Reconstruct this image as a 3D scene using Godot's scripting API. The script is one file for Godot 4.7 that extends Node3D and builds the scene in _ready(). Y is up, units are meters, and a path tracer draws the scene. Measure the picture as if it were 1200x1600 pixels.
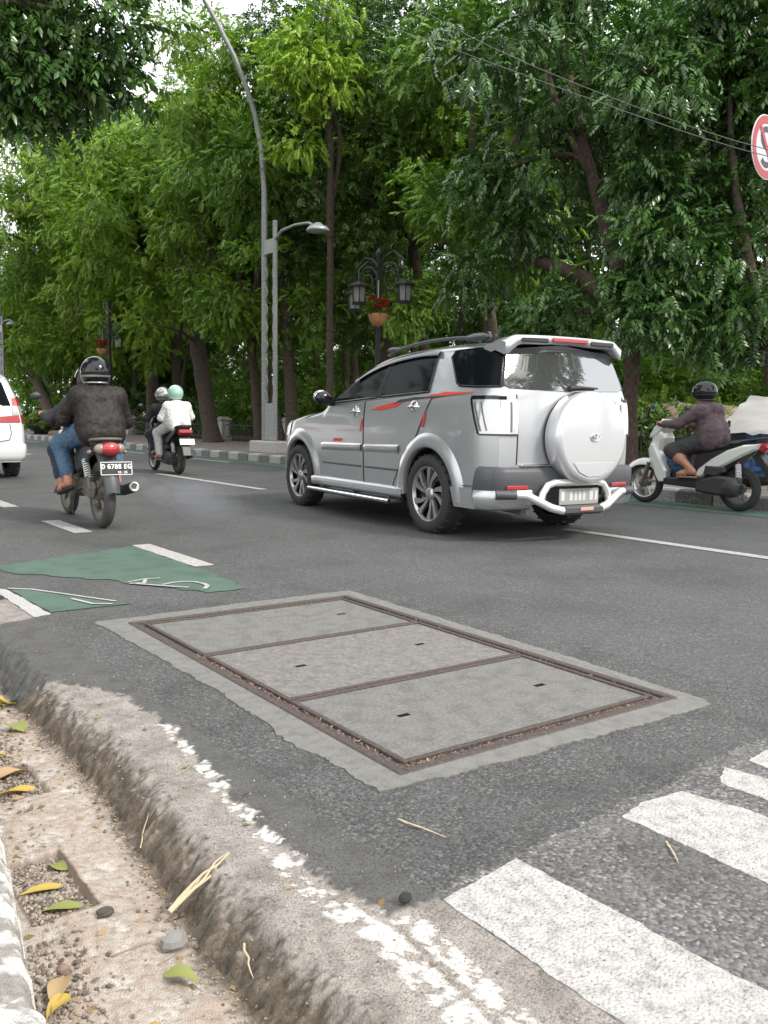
extends Node3D
# A street with a row of shady trees: a silver car passes, motorcycles around it, a concrete utility cover in the road.
# World: x runs across the road, -z along the road (direction of travel), y up, metres.

class Mb:
	var v := PackedVector3Array()
	var s := PackedInt32Array()
	func tri(a: Vector3, b: Vector3, c: Vector3, g := 0) -> void:
		v.append(a); v.append(b); v.append(c); s.append(g)
	func quad(a: Vector3, b: Vector3, c: Vector3, d: Vector3, g := 0) -> void:
		tri(a, b, c, g); tri(a, c, d, g)
	func grid(rows: Array, g := 0, closed := false) -> void:
		for i in rows.size() - 1:
			var p: PackedVector3Array = rows[i]
			var q: PackedVector3Array = rows[i + 1]
			var n := p.size()
			for j in (n if closed else n - 1):
				quad(p[j], p[(j + 1) % n], q[(j + 1) % n], q[j], g)
	func fan(ring: PackedVector3Array, g := -1) -> void:
		var c := Vector3.ZERO
		for p in ring: c += p
		c /= ring.size()
		for j in ring.size(): tri(c, ring[j], ring[(j + 1) % ring.size()], g)
	# a box with chamfered edges
	func box(c: Vector3, size: Vector3, bev := 0.0, b := Basis()) -> void:
		var h := size * 0.5
		if bev <= 0.0:
			var p := []
			for i in 8: p.append(c + b * Vector3(h.x * (1 if i & 1 else -1), h.y * (1 if i & 2 else -1), h.z * (1 if i & 4 else -1)))
			quad(p[0], p[1], p[3], p[2], -1); quad(p[4], p[6], p[7], p[5], -1); quad(p[0], p[4], p[5], p[1], -1)
			quad(p[2], p[3], p[7], p[6], -1); quad(p[0], p[2], p[6], p[4], -1); quad(p[1], p[5], p[7], p[3], -1)
			return
		var q := []   # stacked rings: inset ends give the bevel
		for l in [[-h.y, bev], [-h.y + bev, 0.0], [h.y - bev, 0.0], [h.y, bev]]:
			var x: float = h.x - l[1]
			var z: float = h.z - l[1]
			var r := PackedVector3Array()
			for t in [[x, z - bev], [x - bev, z], [-x + bev, z], [-x, z - bev], [-x, -z + bev], [-x + bev, -z], [x - bev, -z], [x, -z + bev]]:
				r.append(c + b * Vector3(t[0], l[0], t[1]))
			q.append(r)
		grid(q, -1, true)
		fan(q[0], -1); fan(q[3], -1)
	func tube(pts: Array, rad: Variant, n := 8, g := 0, closed := false) -> void:
		var rows := []
		var m := pts.size()
		var up := Vector3.ZERO
		for i in m:
			var a: Vector3 = pts[i - 1 if i > 0 else (m - 1 if closed else 0)]
			var b: Vector3 = pts[i + 1 if i < m - 1 else (0 if closed else m - 1)]
			var d := (b - a).normalized()
			if up == Vector3.ZERO:
				up = d.cross(Vector3.UP if absf(d.y) < 0.9 else Vector3.RIGHT).normalized()
			up = (up - d * up.dot(d)).normalized()
			var w := d.cross(up)
			var r: float = rad if not (rad is Array) else rad[i]
			var ring := PackedVector3Array()
			for k in n:
				var t := TAU * k / n
				ring.append(pts[i] + (up * cos(t) + w * sin(t)) * r)
			rows.append(ring)
		if closed: rows.append(rows[0])
		grid(rows, g, true)
		if not closed:
			fan(rows[0], g + 1); fan(rows[m - 1], g + 1)
	# profile of (radius, height) turned about y of xf
	func lathe(prof: Array, n: int, xf := Transform3D(), g := 0) -> void:
		var rows := []
		for p in prof:
			var ring := PackedVector3Array()
			for k in n:
				var t := TAU * k / n
				ring.append(xf * Vector3(cos(t) * p.x, p.y, sin(t) * p.x))
			rows.append(ring)
		grid(rows, g, true)
	func ell(c: Vector3, r: Vector3, nu := 14, nv := 9, b := Basis()) -> void:
		var rows := []
		for i in nv + 1:
			var f := PI * i / nv
			var ring := PackedVector3Array()
			for k in nu:
				var t := TAU * k / nu
				ring.append(c + b * (Vector3(cos(t) * sin(f), cos(f), sin(t) * sin(f)) * r))
			rows.append(ring)
		grid(rows, 0, true)
	# flat outline (x, y) pushed from z = a to z = b of xf, edges chamfered
	func prism(poly: Array, a: float, b: float, bev := 0.0, xf := Transform3D(), smooth := false) -> void:
		var n := poly.size()
		var area := 0.0
		for i in n: area += (poly[i] as Vector2).cross(poly[(i + 1) % n])
		var sg := 1.0 if area > 0 else -1.0
		var inner := PackedVector2Array()
		for i in n:
			var e0: Vector2 = (poly[i] - poly[(i + n - 1) % n]).normalized()
			var e1: Vector2 = (poly[(i + 1) % n] - poly[i]).normalized()
			var nn := (Vector2(-e0.y, e0.x) + Vector2(-e1.y, e1.x)).normalized() * sg
			inner.append(poly[i] + nn * bev)
		var rows := []
		for l in ([[a, 1], [a + bev, 0], [b - bev, 0], [b, 1]] if bev > 0 else [[a, 0], [b, 0]]):
			var r := PackedVector3Array()
			for i in n:
				var p: Vector2 = inner[i] if l[1] else poly[i]
				r.append(xf * Vector3(p.x, p.y, l[0]))
			rows.append(r)
		grid(rows, 0 if smooth else -1, true)
		var tr := Geometry2D.triangulate_polygon(inner if bev > 0 else PackedVector2Array(poly))
		for side in [a, b]:
			for i in range(0, tr.size(), 3):
				var q := []
				for k in 3:
					var p: Vector2 = inner[tr[i + k]] if bev > 0 else poly[tr[i + k]]
					q.append(xf * Vector3(p.x, p.y, side))
				tri(q[0], q[1], q[2], -1)

var rng := RandomNumberGenerator.new()
var names := {}
var M := {}
var wob := FastNoiseLite.new()

func mesh_of(mb: Mb) -> ArrayMesh:
	var st := SurfaceTool.new()
	st.begin(Mesh.PRIMITIVE_TRIANGLES)
	for i in mb.s.size():
		st.set_smooth_group(mb.s[i])
		st.add_vertex(mb.v[i * 3]); st.add_vertex(mb.v[i * 3 + 1]); st.add_vertex(mb.v[i * 3 + 2])
	st.generate_normals()
	return st.commit()

func numbered(called: String) -> String:
	var n: int = names.get(called, 0)
	names[called] = n + 1
	return called if n == 0 else "%s_%03d" % [called, n]

func part(called: String, mb: Mb, m: Material, parent: Node) -> MeshInstance3D:
	return place_mesh(called, mesh_of(mb), m, parent)

func place_mesh(called: String, mesh: Mesh, m: Material, parent: Node, xf := Transform3D()) -> MeshInstance3D:
	var o := MeshInstance3D.new()
	o.name = called if parent != self else numbered(called)
	o.mesh = mesh
	if m: o.material_override = m
	o.transform = xf
	parent.add_child(o, true)
	return o

func thing(called: String, label: String, category: String, at := Vector3.ZERO, turn := 0.0, group := "") -> Node3D:
	var o := Node3D.new()
	o.name = numbered(called)
	add_child(o, true)
	o.position = at
	o.rotation.y = turn
	return tag(o, label, category, group)

func tag(o: Node3D, label: String, category: String, group := "") -> Node3D:
	o.set_meta("label", label); o.set_meta("category", category)
	if group: o.set_meta("group", group)
	return o

func struct(called: String, mb: Mb, m: Material, label := "") -> MeshInstance3D:
	var o := part(called, mb, m, self)
	o.set_meta("kind", "structure")
	if label: o.set_meta("label", label)
	return o

# ---------------------------------------------------------------- materials
func lin(r: float, g: float, b: float) -> Color:
	return Color(r, g, b).linear_to_srgb()

func mat(r: float, g: float, b: float, rough := 0.8, metal := 0.0) -> StandardMaterial3D:
	var m := StandardMaterial3D.new()
	m.albedo_color = lin(r, g, b)
	m.roughness = rough
	m.metallic = metal
	return m

func ramp(stops: Array) -> Gradient:
	var g := Gradient.new()
	var o := PackedFloat32Array()
	var c := PackedColorArray()
	for s in stops:
		o.append(s[0])
		c.append(lin(s[1], s[2], s[3]) if s.size() > 3 else Color(s[1], s[1], s[1]))
	g.offsets = o
	g.colors = c
	return g

func ntex(seed_: int, type: int, freq: float, oct: int, stops: Array, size := 1024, cell := -1, warp := 0.0) -> NoiseTexture2D:
	var n := FastNoiseLite.new()
	n.seed = seed_
	n.noise_type = type
	n.frequency = freq
	n.fractal_octaves = maxi(oct, 1)
	n.fractal_type = FastNoiseLite.FRACTAL_FBM if oct > 1 else FastNoiseLite.FRACTAL_NONE
	if cell >= 0: n.cellular_return_type = cell
	if warp > 0:
		n.domain_warp_enabled = true
		n.domain_warp_amplitude = warp
		n.domain_warp_frequency = freq * 0.7
	var t := NoiseTexture2D.new()
	t.noise = n
	t.width = size; t.height = size
	t.seamless = true
	t.seamless_blend_skirt = 0.15
	t.generate_mipmaps = false
	if stops: t.color_ramp = ramp(stops)
	return t

const CELL := FastNoiseLite.TYPE_CELLULAR
const SIMP := FastNoiseLite.TYPE_SIMPLEX_SMOOTH
const PERL := FastNoiseLite.TYPE_PERLIN

# grain seen in world space: tile in metres, optional coarse blotches multiplied over it
func grain(m: StandardMaterial3D, tex: Texture2D, tile: float, bump: Texture2D = null, relief := 0.0, blot: Texture2D = null, blot_tile := 5.0, rot := 0.0) -> StandardMaterial3D:
	m.albedo_color = Color.WHITE
	m.albedo_texture = tex
	m.uv1_triplanar = true
	m.uv1_world_triplanar = true
	m.uv1_scale = Vector3.ONE / tile
	m.uv1_offset = Vector3(rot, rot * 1.7, rot * 0.3)
	if bump:
		m.heightmap_enabled = true
		m.heightmap_texture = bump
		m.heightmap_scale = relief
	if blot:
		m.detail_enabled = true
		m.detail_albedo = blot
		m.detail_blend_mode = BaseMaterial3D.BLEND_MODE_MUL
		m.detail_uv_layer = BaseMaterial3D.DETAIL_UV_2
		m.uv2_triplanar = true
		m.uv2_world_triplanar = true
		m.uv2_scale = Vector3.ONE / blot_tile
	return m

func metal_paint(r: float, g: float, b: float, rough := 0.32, metal := 0.35) -> StandardMaterial3D:
	var m := mat(r, g, b, rough, metal)
	m.clearcoat_enabled = true
	m.clearcoat = 1.0
	m.clearcoat_roughness = 0.06
	return m

func leaf_mat(rough: float, back: Color) -> StandardMaterial3D:
	var m := StandardMaterial3D.new()
	m.vertex_color_use_as_albedo = true
	m.roughness = rough
	m.metallic_specular = 0.5
	m.cull_mode = BaseMaterial3D.CULL_DISABLED
	m.backlight_enabled = true
	m.backlight = back
	return m

func make_materials() -> void:
	var stone_h := ntex(11, CELL, 0.09, 1, [[0.0, 0.95], [0.45, 0.75], [1.0, 0.0]], 1024, FastNoiseLite.RETURN_DISTANCE)
	var stone_v := func(a: float, spread: float, warm: float) -> NoiseTexture2D:
		return ntex(11, CELL, 0.09, 1, [
			[0.0, a * (1 - spread), a * (1 - spread), a * (1 - spread)], [0.45, a * 0.92 * warm, a * 0.92, a * 0.93 / warm],
			[0.78, a * (1.0 + spread * 0.4) * warm, a * (1.0 + spread * 0.4), a * (1.0 + spread * 0.4) / warm],
			[0.92, a * (1 + spread * 1.2) * warm, a * (1 + spread * 1.15), a * (1 + spread * 1.1) / warm], [1.0, a * (1 + spread * 2.6), a * (1 + spread * 2.5), a * (1 + spread * 2.3)]],
			1024, FastNoiseLite.RETURN_CELL_VALUE)
	var blot := ntex(5, SIMP, 0.006, 5, [[0.0, 0.62, 0.62, 0.62], [0.4, 0.86, 0.855, 0.85], [0.7, 0.95, 0.95, 0.95], [1.0, 1.0, 1.0, 1.0]], 1024, -1, 40.0)
	var streak := ntex(8, SIMP, 0.012, 6, [[0.0, 0.62, 0.61, 0.6], [0.5, 0.88, 0.88, 0.87], [1.0, 1.0, 1.0, 1.0]], 1024, -1, 60.0)
	M.road = grain(mat(1, 1, 1, 0.82), stone_v.call(0.074, 0.34, 0.995), 0.9, stone_h, 0.25, blot, 6.5)
	M.road_coarse = grain(mat(1, 1, 1, 0.85), stone_v.call(0.118, 0.5, 1.03), 0.75, stone_h, 0.42, blot, 2.2, 0.3)
	M.patch = grain(mat(1, 1, 1, 0.85), stone_v.call(0.075, 0.5, 1.01), 0.62, stone_h, 0.4, blot, 2.7, 0.13)
	M.apron = grain(mat(1, 1, 1, 0.9), stone_v.call(0.235, 0.26, 1.06), 0.55, ntex(31, CELL, 0.06, 3, [[0, 0.0], [1, 1.0]], 1024, FastNoiseLite.RETURN_DISTANCE), 0.5, streak, 1.6, 0.5)
	var fine := ntex(21, SIMP, 0.05, 5, [[0.0, 0.105, 0.102, 0.094], [0.4, 0.142, 0.139, 0.13], [0.6, 0.158, 0.154, 0.144], [1.0, 0.23, 0.224, 0.21]], 1024)
	var fine_h := ntex(22, SIMP, 0.12, 4, [[0, 0.0], [1, 1.0]], 1024)
	M.slab = grain(mat(1, 1, 1, 0.75), fine, 0.9, fine_h, 0.12, streak, 1.3)
	M.slab_pale = grain(mat(1, 1, 1, 0.75), ntex(26, SIMP, 0.03, 6, [[0.0, 0.12, 0.115, 0.105], [0.45, 0.162, 0.155, 0.141], [0.65, 0.188, 0.179, 0.161], [1.0, 0.265, 0.25, 0.225]], 1024, -1, 30), 0.8, fine_h, 0.12, streak, 0.9)
	M.collar = grain(mat(1, 1, 1, 0.85), ntex(23, SIMP, 0.06, 5, [[0.0, 0.135, 0.133, 0.122], [0.5, 0.185, 0.183, 0.17], [1.0, 0.25, 0.247, 0.23]], 1024), 0.5, fine_h, 0.25, streak, 0.8, 0.4)
	M.rust = grain(mat(1, 1, 1, 0.7), ntex(24, SIMP, 0.03, 5, [[0.0, 0.035, 0.026, 0.023], [0.5, 0.06, 0.045, 0.04], [0.8, 0.09, 0.066, 0.056], [1.0, 0.18, 0.15, 0.125]], 512), 0.3, fine_h, 0.15)
	# neutral grit: the colours of the road edge come with its points
	M.grit = grain(mat(1, 1, 1, 0.92), ntex(11, CELL, 0.09, 1, [[0.0, 0.42, 0.42, 0.42], [0.25, 0.68, 0.67, 0.66], [0.6, 0.8, 0.79, 0.78], [0.9, 0.9, 0.89, 0.88], [1.0, 1.0, 1.0, 0.98]], 1024, FastNoiseLite.RETURN_CELL_VALUE), 0.38, stone_h, 0.28, streak, 1.6, 0.5)
	M.grit.vertex_color_use_as_albedo = true
	M.sandy = grain(mat(1, 1, 1, 0.92), ntex(41, SIMP, 0.02, 6, [[0.0, 0.62, 0.59, 0.56], [0.5, 0.86, 0.85, 0.84], [1.0, 1.0, 1.0, 1.0]], 1024, -1, 30), 0.6, ntex(42, SIMP, 0.09, 5, [[0, 0.0], [1, 1.0]]), 0.4, ntex(43, CELL, 0.14, 1, [[0, 0.6, 0.57, 0.55], [0.25, 0.92, 0.92, 0.92], [1, 1, 1, 1]], 512, FastNoiseLite.RETURN_DISTANCE), 0.35)
	M.sandy.vertex_color_use_as_albedo = true
	M.dark_hole = mat(0.02, 0.018, 0.016, 0.95)
	M.litter = grain(mat(1, 1, 1, 0.95), ntex(25, CELL, 0.07, 2, [[0.0, 0.08, 0.05, 0.04], [0.5, 0.2, 0.13, 0.1], [1.0, 0.5, 0.38, 0.28]], 512, FastNoiseLite.RETURN_CELL_VALUE), 0.35, fine_h, 0.3)
	M.gutter = grain(mat(1, 1, 1, 0.9), ntex(41, SIMP, 0.011, 6, [[0.0, 0.2, 0.145, 0.11], [0.3, 0.3, 0.23, 0.18], [0.5, 0.36, 0.3, 0.245], [0.7, 0.42, 0.37, 0.315], [1.0, 0.52, 0.48, 0.43]], 1024, -1, 50), 1.1, ntex(42, SIMP, 0.09, 5, [[0, 0.0], [1, 1.0]]), 0.5, ntex(43, CELL, 0.14, 1, [[0, 0.55, 0.52, 0.5], [0.3, 0.9, 0.9, 0.9], [1, 1, 1, 1]], 512, FastNoiseLite.RETURN_DISTANCE), 0.35)
	M.bank = grain(mat(1, 1, 1, 0.95), ntex(44, CELL, 0.05, 3, [[0.0, 0.07, 0.058, 0.046], [0.5, 0.13, 0.112, 0.09], [1.0, 0.26, 0.225, 0.185]], 1024, FastNoiseLite.RETURN_CELL_VALUE), 0.4, stone_h, 0.9)
	M.old_kerb = grain(mat(1, 1, 1, 0.9), ntex(45, SIMP, 0.014, 5, [[0.0, 0.2, 0.19, 0.175], [0.4, 0.3, 0.29, 0.27], [0.62, 0.42, 0.41, 0.385], [1.0, 0.56, 0.55, 0.52]], 1024, -1, 40), 0.8, fine_h, 0.4)
	# traffic paint, worn through to the stones here and there
	var paint_n := func(c: Array, base: float, lo: float, hi: float, sd: int) -> NoiseTexture2D:
		return ntex(sd, SIMP, 0.045, 5, [[0.0, base, base, base], [lo, base * 1.2, base * 1.2, base * 1.2], [hi, c[0] * 0.8, c[1] * 0.8, c[2] * 0.8], [0.62, c[0] * 0.94, c[1] * 0.94, c[2] * 0.94], [1.0, c[0], c[1], c[2]]], 1024)
	M.paint = grain(mat(1, 1, 1, 0.75), paint_n.call([0.47, 0.462, 0.445], 0.14, 0.17, 0.25, 51), 0.6, stone_h, 0.4, ntex(52, SIMP, 0.02, 5, [[0, 0.55, 0.53, 0.5], [0.4, 0.84, 0.83, 0.81], [0.7, 0.97, 0.97, 0.96], [1, 1, 1, 1]], 512), 0.55)
	M.paint_thin = grain(mat(1, 1, 1, 0.8), paint_n.call([0.45, 0.44, 0.42], 0.14, 0.25, 0.42, 53), 0.5, stone_h, 0.3)
	M.green = grain(mat(1, 1, 1, 0.8), paint_n.call([0.055, 0.145, 0.092], 0.085, 0.4, 0.5, 54), 0.95, stone_h, 0.3, blot, 1.7)
	M.walk = grain(mat(1, 1, 1, 0.85), ntex(61, CELL, 0.05, 2, [[0, 0.17, 0.135, 0.115], [0.5, 0.23, 0.19, 0.165], [1, 0.3, 0.25, 0.22]], 512, FastNoiseLite.RETURN_CELL_VALUE), 2.0, fine_h, 0.3, blot, 4.0)
	M.kerb_white = grain(mat(1, 1, 1, 0.85), ntex(62, SIMP, 0.03, 5, [[0, 0.16, 0.155, 0.145], [0.4, 0.33, 0.325, 0.31], [1, 0.48, 0.475, 0.46]], 512), 0.7)
	M.kerb_black = grain(mat(1, 1, 1, 0.85), ntex(63, SIMP, 0.03, 5, [[0, 0.07, 0.068, 0.065], [0.5, 0.14, 0.136, 0.13], [1, 0.26, 0.25, 0.24]], 512), 0.7)
	M.soil = grain(mat(1, 1, 1, 0.95), ntex(64, SIMP, 0.02, 6, [[0, 0.02, 0.018, 0.01], [0.5, 0.05, 0.04, 0.025], [0.7, 0.04, 0.06, 0.02], [1, 0.11, 0.085, 0.055]], 512), 3.0)
	M.tan_soil = grain(mat(1, 1, 1, 0.95), ntex(65, SIMP, 0.02, 6, [[0, 0.12, 0.085, 0.06], [0.5, 0.27, 0.2, 0.145], [1, 0.42, 0.33, 0.25]], 512), 1.5)
	M.bark = grain(mat(1, 1, 1, 0.9), ntex(66, SIMP, 0.03, 5, [[0, 0.03, 0.021, 0.015], [0.5, 0.075, 0.055, 0.04], [1, 0.16, 0.125, 0.095]], 512), 0.7, ntex(67, SIMP, 0.05, 4, [[0, 0.0], [1, 1.0]], 512), 1.2)
	M.bark_red = grain(mat(1, 1, 1, 0.9), ntex(68, SIMP, 0.03, 5, [[0, 0.03, 0.019, 0.013], [0.5, 0.07, 0.046, 0.033], [1, 0.13, 0.092, 0.07]], 512), 0.7, ntex(67, SIMP, 0.05, 4, [[0, 0.0], [1, 1.0]], 512), 1.2)
	for k in [M.bark, M.bark_red]: k.uv1_scale = Vector3(1.4, 0.5, 1.4)
	M.bark.heightmap_scale = 3.0
	M.bark_red.heightmap_scale = 3.0
	M.stone = grain(mat(1, 1, 1, 0.85), ntex(69, SIMP, 0.04, 5, [[0, 0.24, 0.235, 0.22], [0.5, 0.4, 0.39, 0.36], [1, 0.55, 0.54, 0.5]], 512), 0.8)
	M.white_tarp = mat(0.55, 0.55, 0.53, 0.55)
	M.blue_tarp = grain(mat(1, 1, 1, 0.45), ntex(70, SIMP, 0.015, 4, [[0, 0.01, 0.02, 0.05], [0.5, 0.03, 0.085, 0.23], [0.75, 0.08, 0.17, 0.38], [1, 0.2, 0.33, 0.55]], 512, -1, 30), 0.9)
	M.navy_tarp = mat(0.012, 0.016, 0.03, 0.45)
	M.iron = mat(0.022, 0.023, 0.023, 0.55, 0.3)
	M.galv = grain(mat(1, 1, 1, 0.55, 0.3), ntex(71, SIMP, 0.02, 5, [[0, 0.16, 0.17, 0.16], [0.5, 0.27, 0.28, 0.27], [1, 0.36, 0.37, 0.36]], 512), 0.6)
	M.frosted = mat(0.2, 0.205, 0.2, 0.35)
	M.lamp_grey = mat(0.3, 0.32, 0.31, 0.4, 0.3)
	M.terracotta = mat(0.42, 0.2, 0.09, 0.8)
	M.petal = mat(0.58, 0.012, 0.022, 0.6)
	M.petal.backlight_enabled = true
	M.petal.backlight = lin(0.2, 0.0, 0.0)
	M.silver = metal_paint(0.44, 0.452, 0.465, 0.3, 0.62)
	M.silver_cover = metal_paint(0.55, 0.56, 0.575, 0.33, 0.45)
	M.white_car = metal_paint(0.66, 0.68, 0.69, 0.4, 0.0)
	M.glass = mat(0.006, 0.008, 0.009, 0.05)
	M.glass.metallic_specular = 0.14
	M.glass_rear = mat(0.3, 0.31, 0.315, 0.03, 0.85)
	M.glass_rear.metallic_specular = 0.75
	M.black_plastic = mat(0.02, 0.021, 0.024, 0.45)
	M.grey_plastic = mat(0.055, 0.058, 0.065, 0.5)
	M.gloss_black = mat(0.008, 0.008, 0.01, 0.12)
	M.seam = mat(0.03, 0.03, 0.032, 0.8)
	M.rubber = grain(mat(1, 1, 1, 0.8), ntex(72, SIMP, 0.06, 4, [[0, 0.014, 0.014, 0.015], [0.6, 0.026, 0.026, 0.027], [1, 0.05, 0.049, 0.047]], 512), 0.3)
	M.rubber_dusty = grain(mat(1, 1, 1, 0.85), ntex(73, SIMP, 0.05, 5, [[0, 0.02, 0.02, 0.021], [0.5, 0.05, 0.05, 0.05], [1, 0.11, 0.105, 0.095]], 512), 0.3)
	M.alloy = mat(0.42, 0.41, 0.4, 0.3, 0.8)
	M.chrome = mat(0.78, 0.78, 0.78, 0.08, 1.0)
	M.steel_tube = mat(0.75, 0.75, 0.74, 0.28, 0.6)
	M.red_lens = mat(0.33, 0.008, 0.012, 0.12)
	M.red_lens.clearcoat_enabled = true
	M.clear_lens = mat(0.55, 0.56, 0.56, 0.08, 0.35)
	M.amber_lens = mat(0.22, 0.17, 0.14, 0.15)
	M.red_sticker = mat(0.55, 0.03, 0.015, 0.4)
	M.black_sticker = mat(0.01, 0.01, 0.01, 0.4)
	M.white_print = mat(0.75, 0.75, 0.74, 0.6)
	M.grey_print = mat(0.22, 0.22, 0.21, 0.6)
	M.plate_black = mat(0.018, 0.018, 0.02, 0.5)
	M.plate_grey = mat(0.3, 0.3, 0.29, 0.5)
	M.plate_pale = mat(0.55, 0.55, 0.54, 0.5)
	M.dirty_metal = grain(mat(1, 1, 1, 0.7, 0.2), ntex(74, SIMP, 0.05, 5, [[0, 0.04, 0.035, 0.028], [0.5, 0.13, 0.115, 0.095], [1, 0.3, 0.27, 0.23]], 512), 0.25)
	M.engine = mat(0.05, 0.05, 0.052, 0.55, 0.4)
	M.seat_vinyl = mat(0.025, 0.024, 0.024, 0.5)
	M.pearl_white = metal_paint(0.62, 0.63, 0.58, 0.35, 0.1)
	M.skin = mat(0.36, 0.17, 0.105, 0.55)
	M.skin.subsurf_scatter_enabled = true
	M.skin.subsurf_scatter_strength = 0.05
	M.leather = grain(mat(1, 1, 1, 0.6), ntex(75, SIMP, 0.02, 5, [[0, 0.013, 0.0108, 0.0102], [0.5, 0.022, 0.0185, 0.0175], [1, 0.034, 0.029, 0.027]], 512), 0.6)
	M.leather.metallic_specular = 0.35
	var weave := ntex(77, SIMP, 0.25, 2, [[0, 0.0], [1, 1.0]], 512)
	M.denim = grain(mat(1, 1, 1, 0.85), ntex(78, SIMP, 0.02, 6, [[0, 0.03, 0.065, 0.115], [0.5, 0.055, 0.11, 0.18], [1, 0.1, 0.17, 0.25]], 512), 0.35, weave, 0.08)
	M.white_cloth = grain(mat(1, 1, 1, 0.85), ntex(79, SIMP, 0.01, 4, [[0, 0.6, 0.6, 0.59], [1, 0.72, 0.72, 0.71]], 512), 0.6, weave, 0.06)
	M.pale_cloth = grain(mat(1, 1, 1, 0.85), ntex(80, SIMP, 0.01, 4, [[0, 0.42, 0.42, 0.4], [1, 0.53, 0.53, 0.5]], 512), 0.6, weave, 0.06)
	M.black_cloth = mat(0.014, 0.014, 0.016, 0.85)
	M.navy_cloth = mat(0.02, 0.026, 0.045, 0.85)
	M.maroon_cloth = grain(mat(1, 1, 1, 0.9), ntex(81, SIMP, 0.012, 5, [[0, 0.055, 0.036, 0.042], [0.5, 0.085, 0.058, 0.066], [1, 0.12, 0.085, 0.095]], 512), 0.6, weave, 0.06)
	M.charcoal_cloth = grain(mat(1, 1, 1, 0.9), ntex(82, SIMP, 0.012, 5, [[0, 0.025, 0.025, 0.028], [1, 0.06, 0.06, 0.065]], 512), 0.6, weave, 0.06)
	M.smoke_visor = mat(0.02, 0.02, 0.022, 0.06)
	M.smoke_lens = mat(0.12, 0.12, 0.125, 0.15)
	M.mint = metal_paint(0.3, 0.52, 0.42, 0.4, 0.0)
	M.sandal = mat(0.02, 0.016, 0.014, 0.8)
	M.sandal_tan = mat(0.22, 0.13, 0.09, 0.8)
	M.blue_bag = grain(mat(1, 1, 1, 0.5), ntex(83, SIMP, 0.02, 4, [[0, 0.01, 0.03, 0.07], [0.6, 0.03, 0.09, 0.18], [1, 0.2, 0.33, 0.45]], 512), 0.4)
	M.leaf_dark = leaf_mat(0.27, lin(0.09, 0.19, 0.015))
	M.leaf_mid = leaf_mat(0.38, lin(0.19, 0.35, 0.025))
	M.leaf_light = leaf_mat(0.42, lin(0.34, 0.5, 0.04))
	M.leaf_mid.metallic_specular = 0.38
	M.leaf_light.metallic_specular = 0.34
	M.leaf_dry = mat(0.45, 0.3, 0.07, 0.7)
	M.twig = mat(0.28, 0.2, 0.13, 0.9)
	M.wire = mat(0.12, 0.12, 0.12, 0.5)
	M.sign_red = mat(0.5, 0.018, 0.025, 0.4)
	M.sign_white = mat(0.72, 0.73, 0.74, 0.4)
	M.sign_black = mat(0.015, 0.015, 0.03, 0.4)

# ---------------------------------------------------------------- ground helpers
func jag(poly: Array, step: float, amp: float, freq := 3.0) -> PackedVector2Array:
	var o := PackedVector2Array()
	wob.frequency = freq
	for i in poly.size():
		var a: Vector2 = poly[i]
		var b: Vector2 = poly[(i + 1) % poly.size()]
		var n := maxi(1, int(a.distance_to(b) / step))
		var nn := (b - a).normalized().orthogonal()
		for k in n:
			var p := a.lerp(b, float(k) / n)
			o.append(p + nn * amp * (0.9 * wob.get_noise_2d(p.x * 1.3, p.y * 1.3) + 0.5 * wob.get_noise_2d(p.x * 6.0, p.y * 6.0) + 0.5 * wob.get_noise_2d(p.x * 31.0, p.y * 31.0)))
	return o

func jag_line(pts: Array, step: float, amp: float) -> PackedVector2Array:   # an open line, its ends kept
	var o := PackedVector2Array()
	wob.frequency = 3.0
	for i in pts.size() - 1:
		var a: Vector2 = pts[i]
		var b: Vector2 = pts[i + 1]
		var n := maxi(1, int(a.distance_to(b) / step))
		var nn := (b - a).normalized().orthogonal()
		for k in n:
			var p := a.lerp(b, float(k) / n)
			var w := 0.0 if i == 0 and k == 0 else amp
			o.append(p + nn * w * (0.9 * wob.get_noise_2d(p.x * 1.3, p.y * 1.3) + 0.5 * wob.get_noise_2d(p.x * 6.0, p.y * 6.0) + 0.5 * wob.get_noise_2d(p.x * 31.0, p.y * 31.0)))
	o.append(pts[-1])
	return o

func sheet(mb: Mb, poly: PackedVector2Array, y: float) -> void:
	var t := Geometry2D.triangulate_polygon(poly)
	for i in range(0, t.size(), 3):
		mb.tri(Vector3(poly[t[i]].x, y, poly[t[i]].y), Vector3(poly[t[i + 1]].x, y, poly[t[i + 1]].y), Vector3(poly[t[i + 2]].x, y, poly[t[i + 2]].y), -1)

func clampx(p: PackedVector2Array, lo: float) -> PackedVector2Array:
	for i in p.size():
		if p[i].x < lo + 0.03: p[i].x = lo
	return p

func skirt(mb: Mb, p: PackedVector2Array, y: float, y0: float) -> void:
	for i in p.size():
		var q := p[(i + 1) % p.size()]
		mb.quad(Vector3(p[i].x, y, p[i].y), Vector3(q.x, y, q.y), Vector3(q.x, y0, q.y), Vector3(p[i].x, y0, p[i].y), -1)

func rect(x0: float, z0: float, x1: float, z1: float) -> Array:
	return [Vector2(x0, z0), Vector2(x1, z0), Vector2(x1, z1), Vector2(x0, z1)]

func v2(a: Array) -> Array:
	var o := []
	for p in a: o.append(Vector2(p[0], p[1]))
	return o

func stroke(mb: Mb, pts: Array, w: float, y: float) -> void:
	for i in pts.size() - 1:
		var a := Vector2(pts[i][0], pts[i][1])
		var b := Vector2(pts[i + 1][0], pts[i + 1][1])
		var n := (b - a).normalized().orthogonal() * w * 0.5
		var e := (b - a).normalized() * w * 0.3
		sheet(mb, PackedVector2Array([a - e + n, b + e + n, b + e - n, a - e - n]), y + i * 0.0003)

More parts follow.
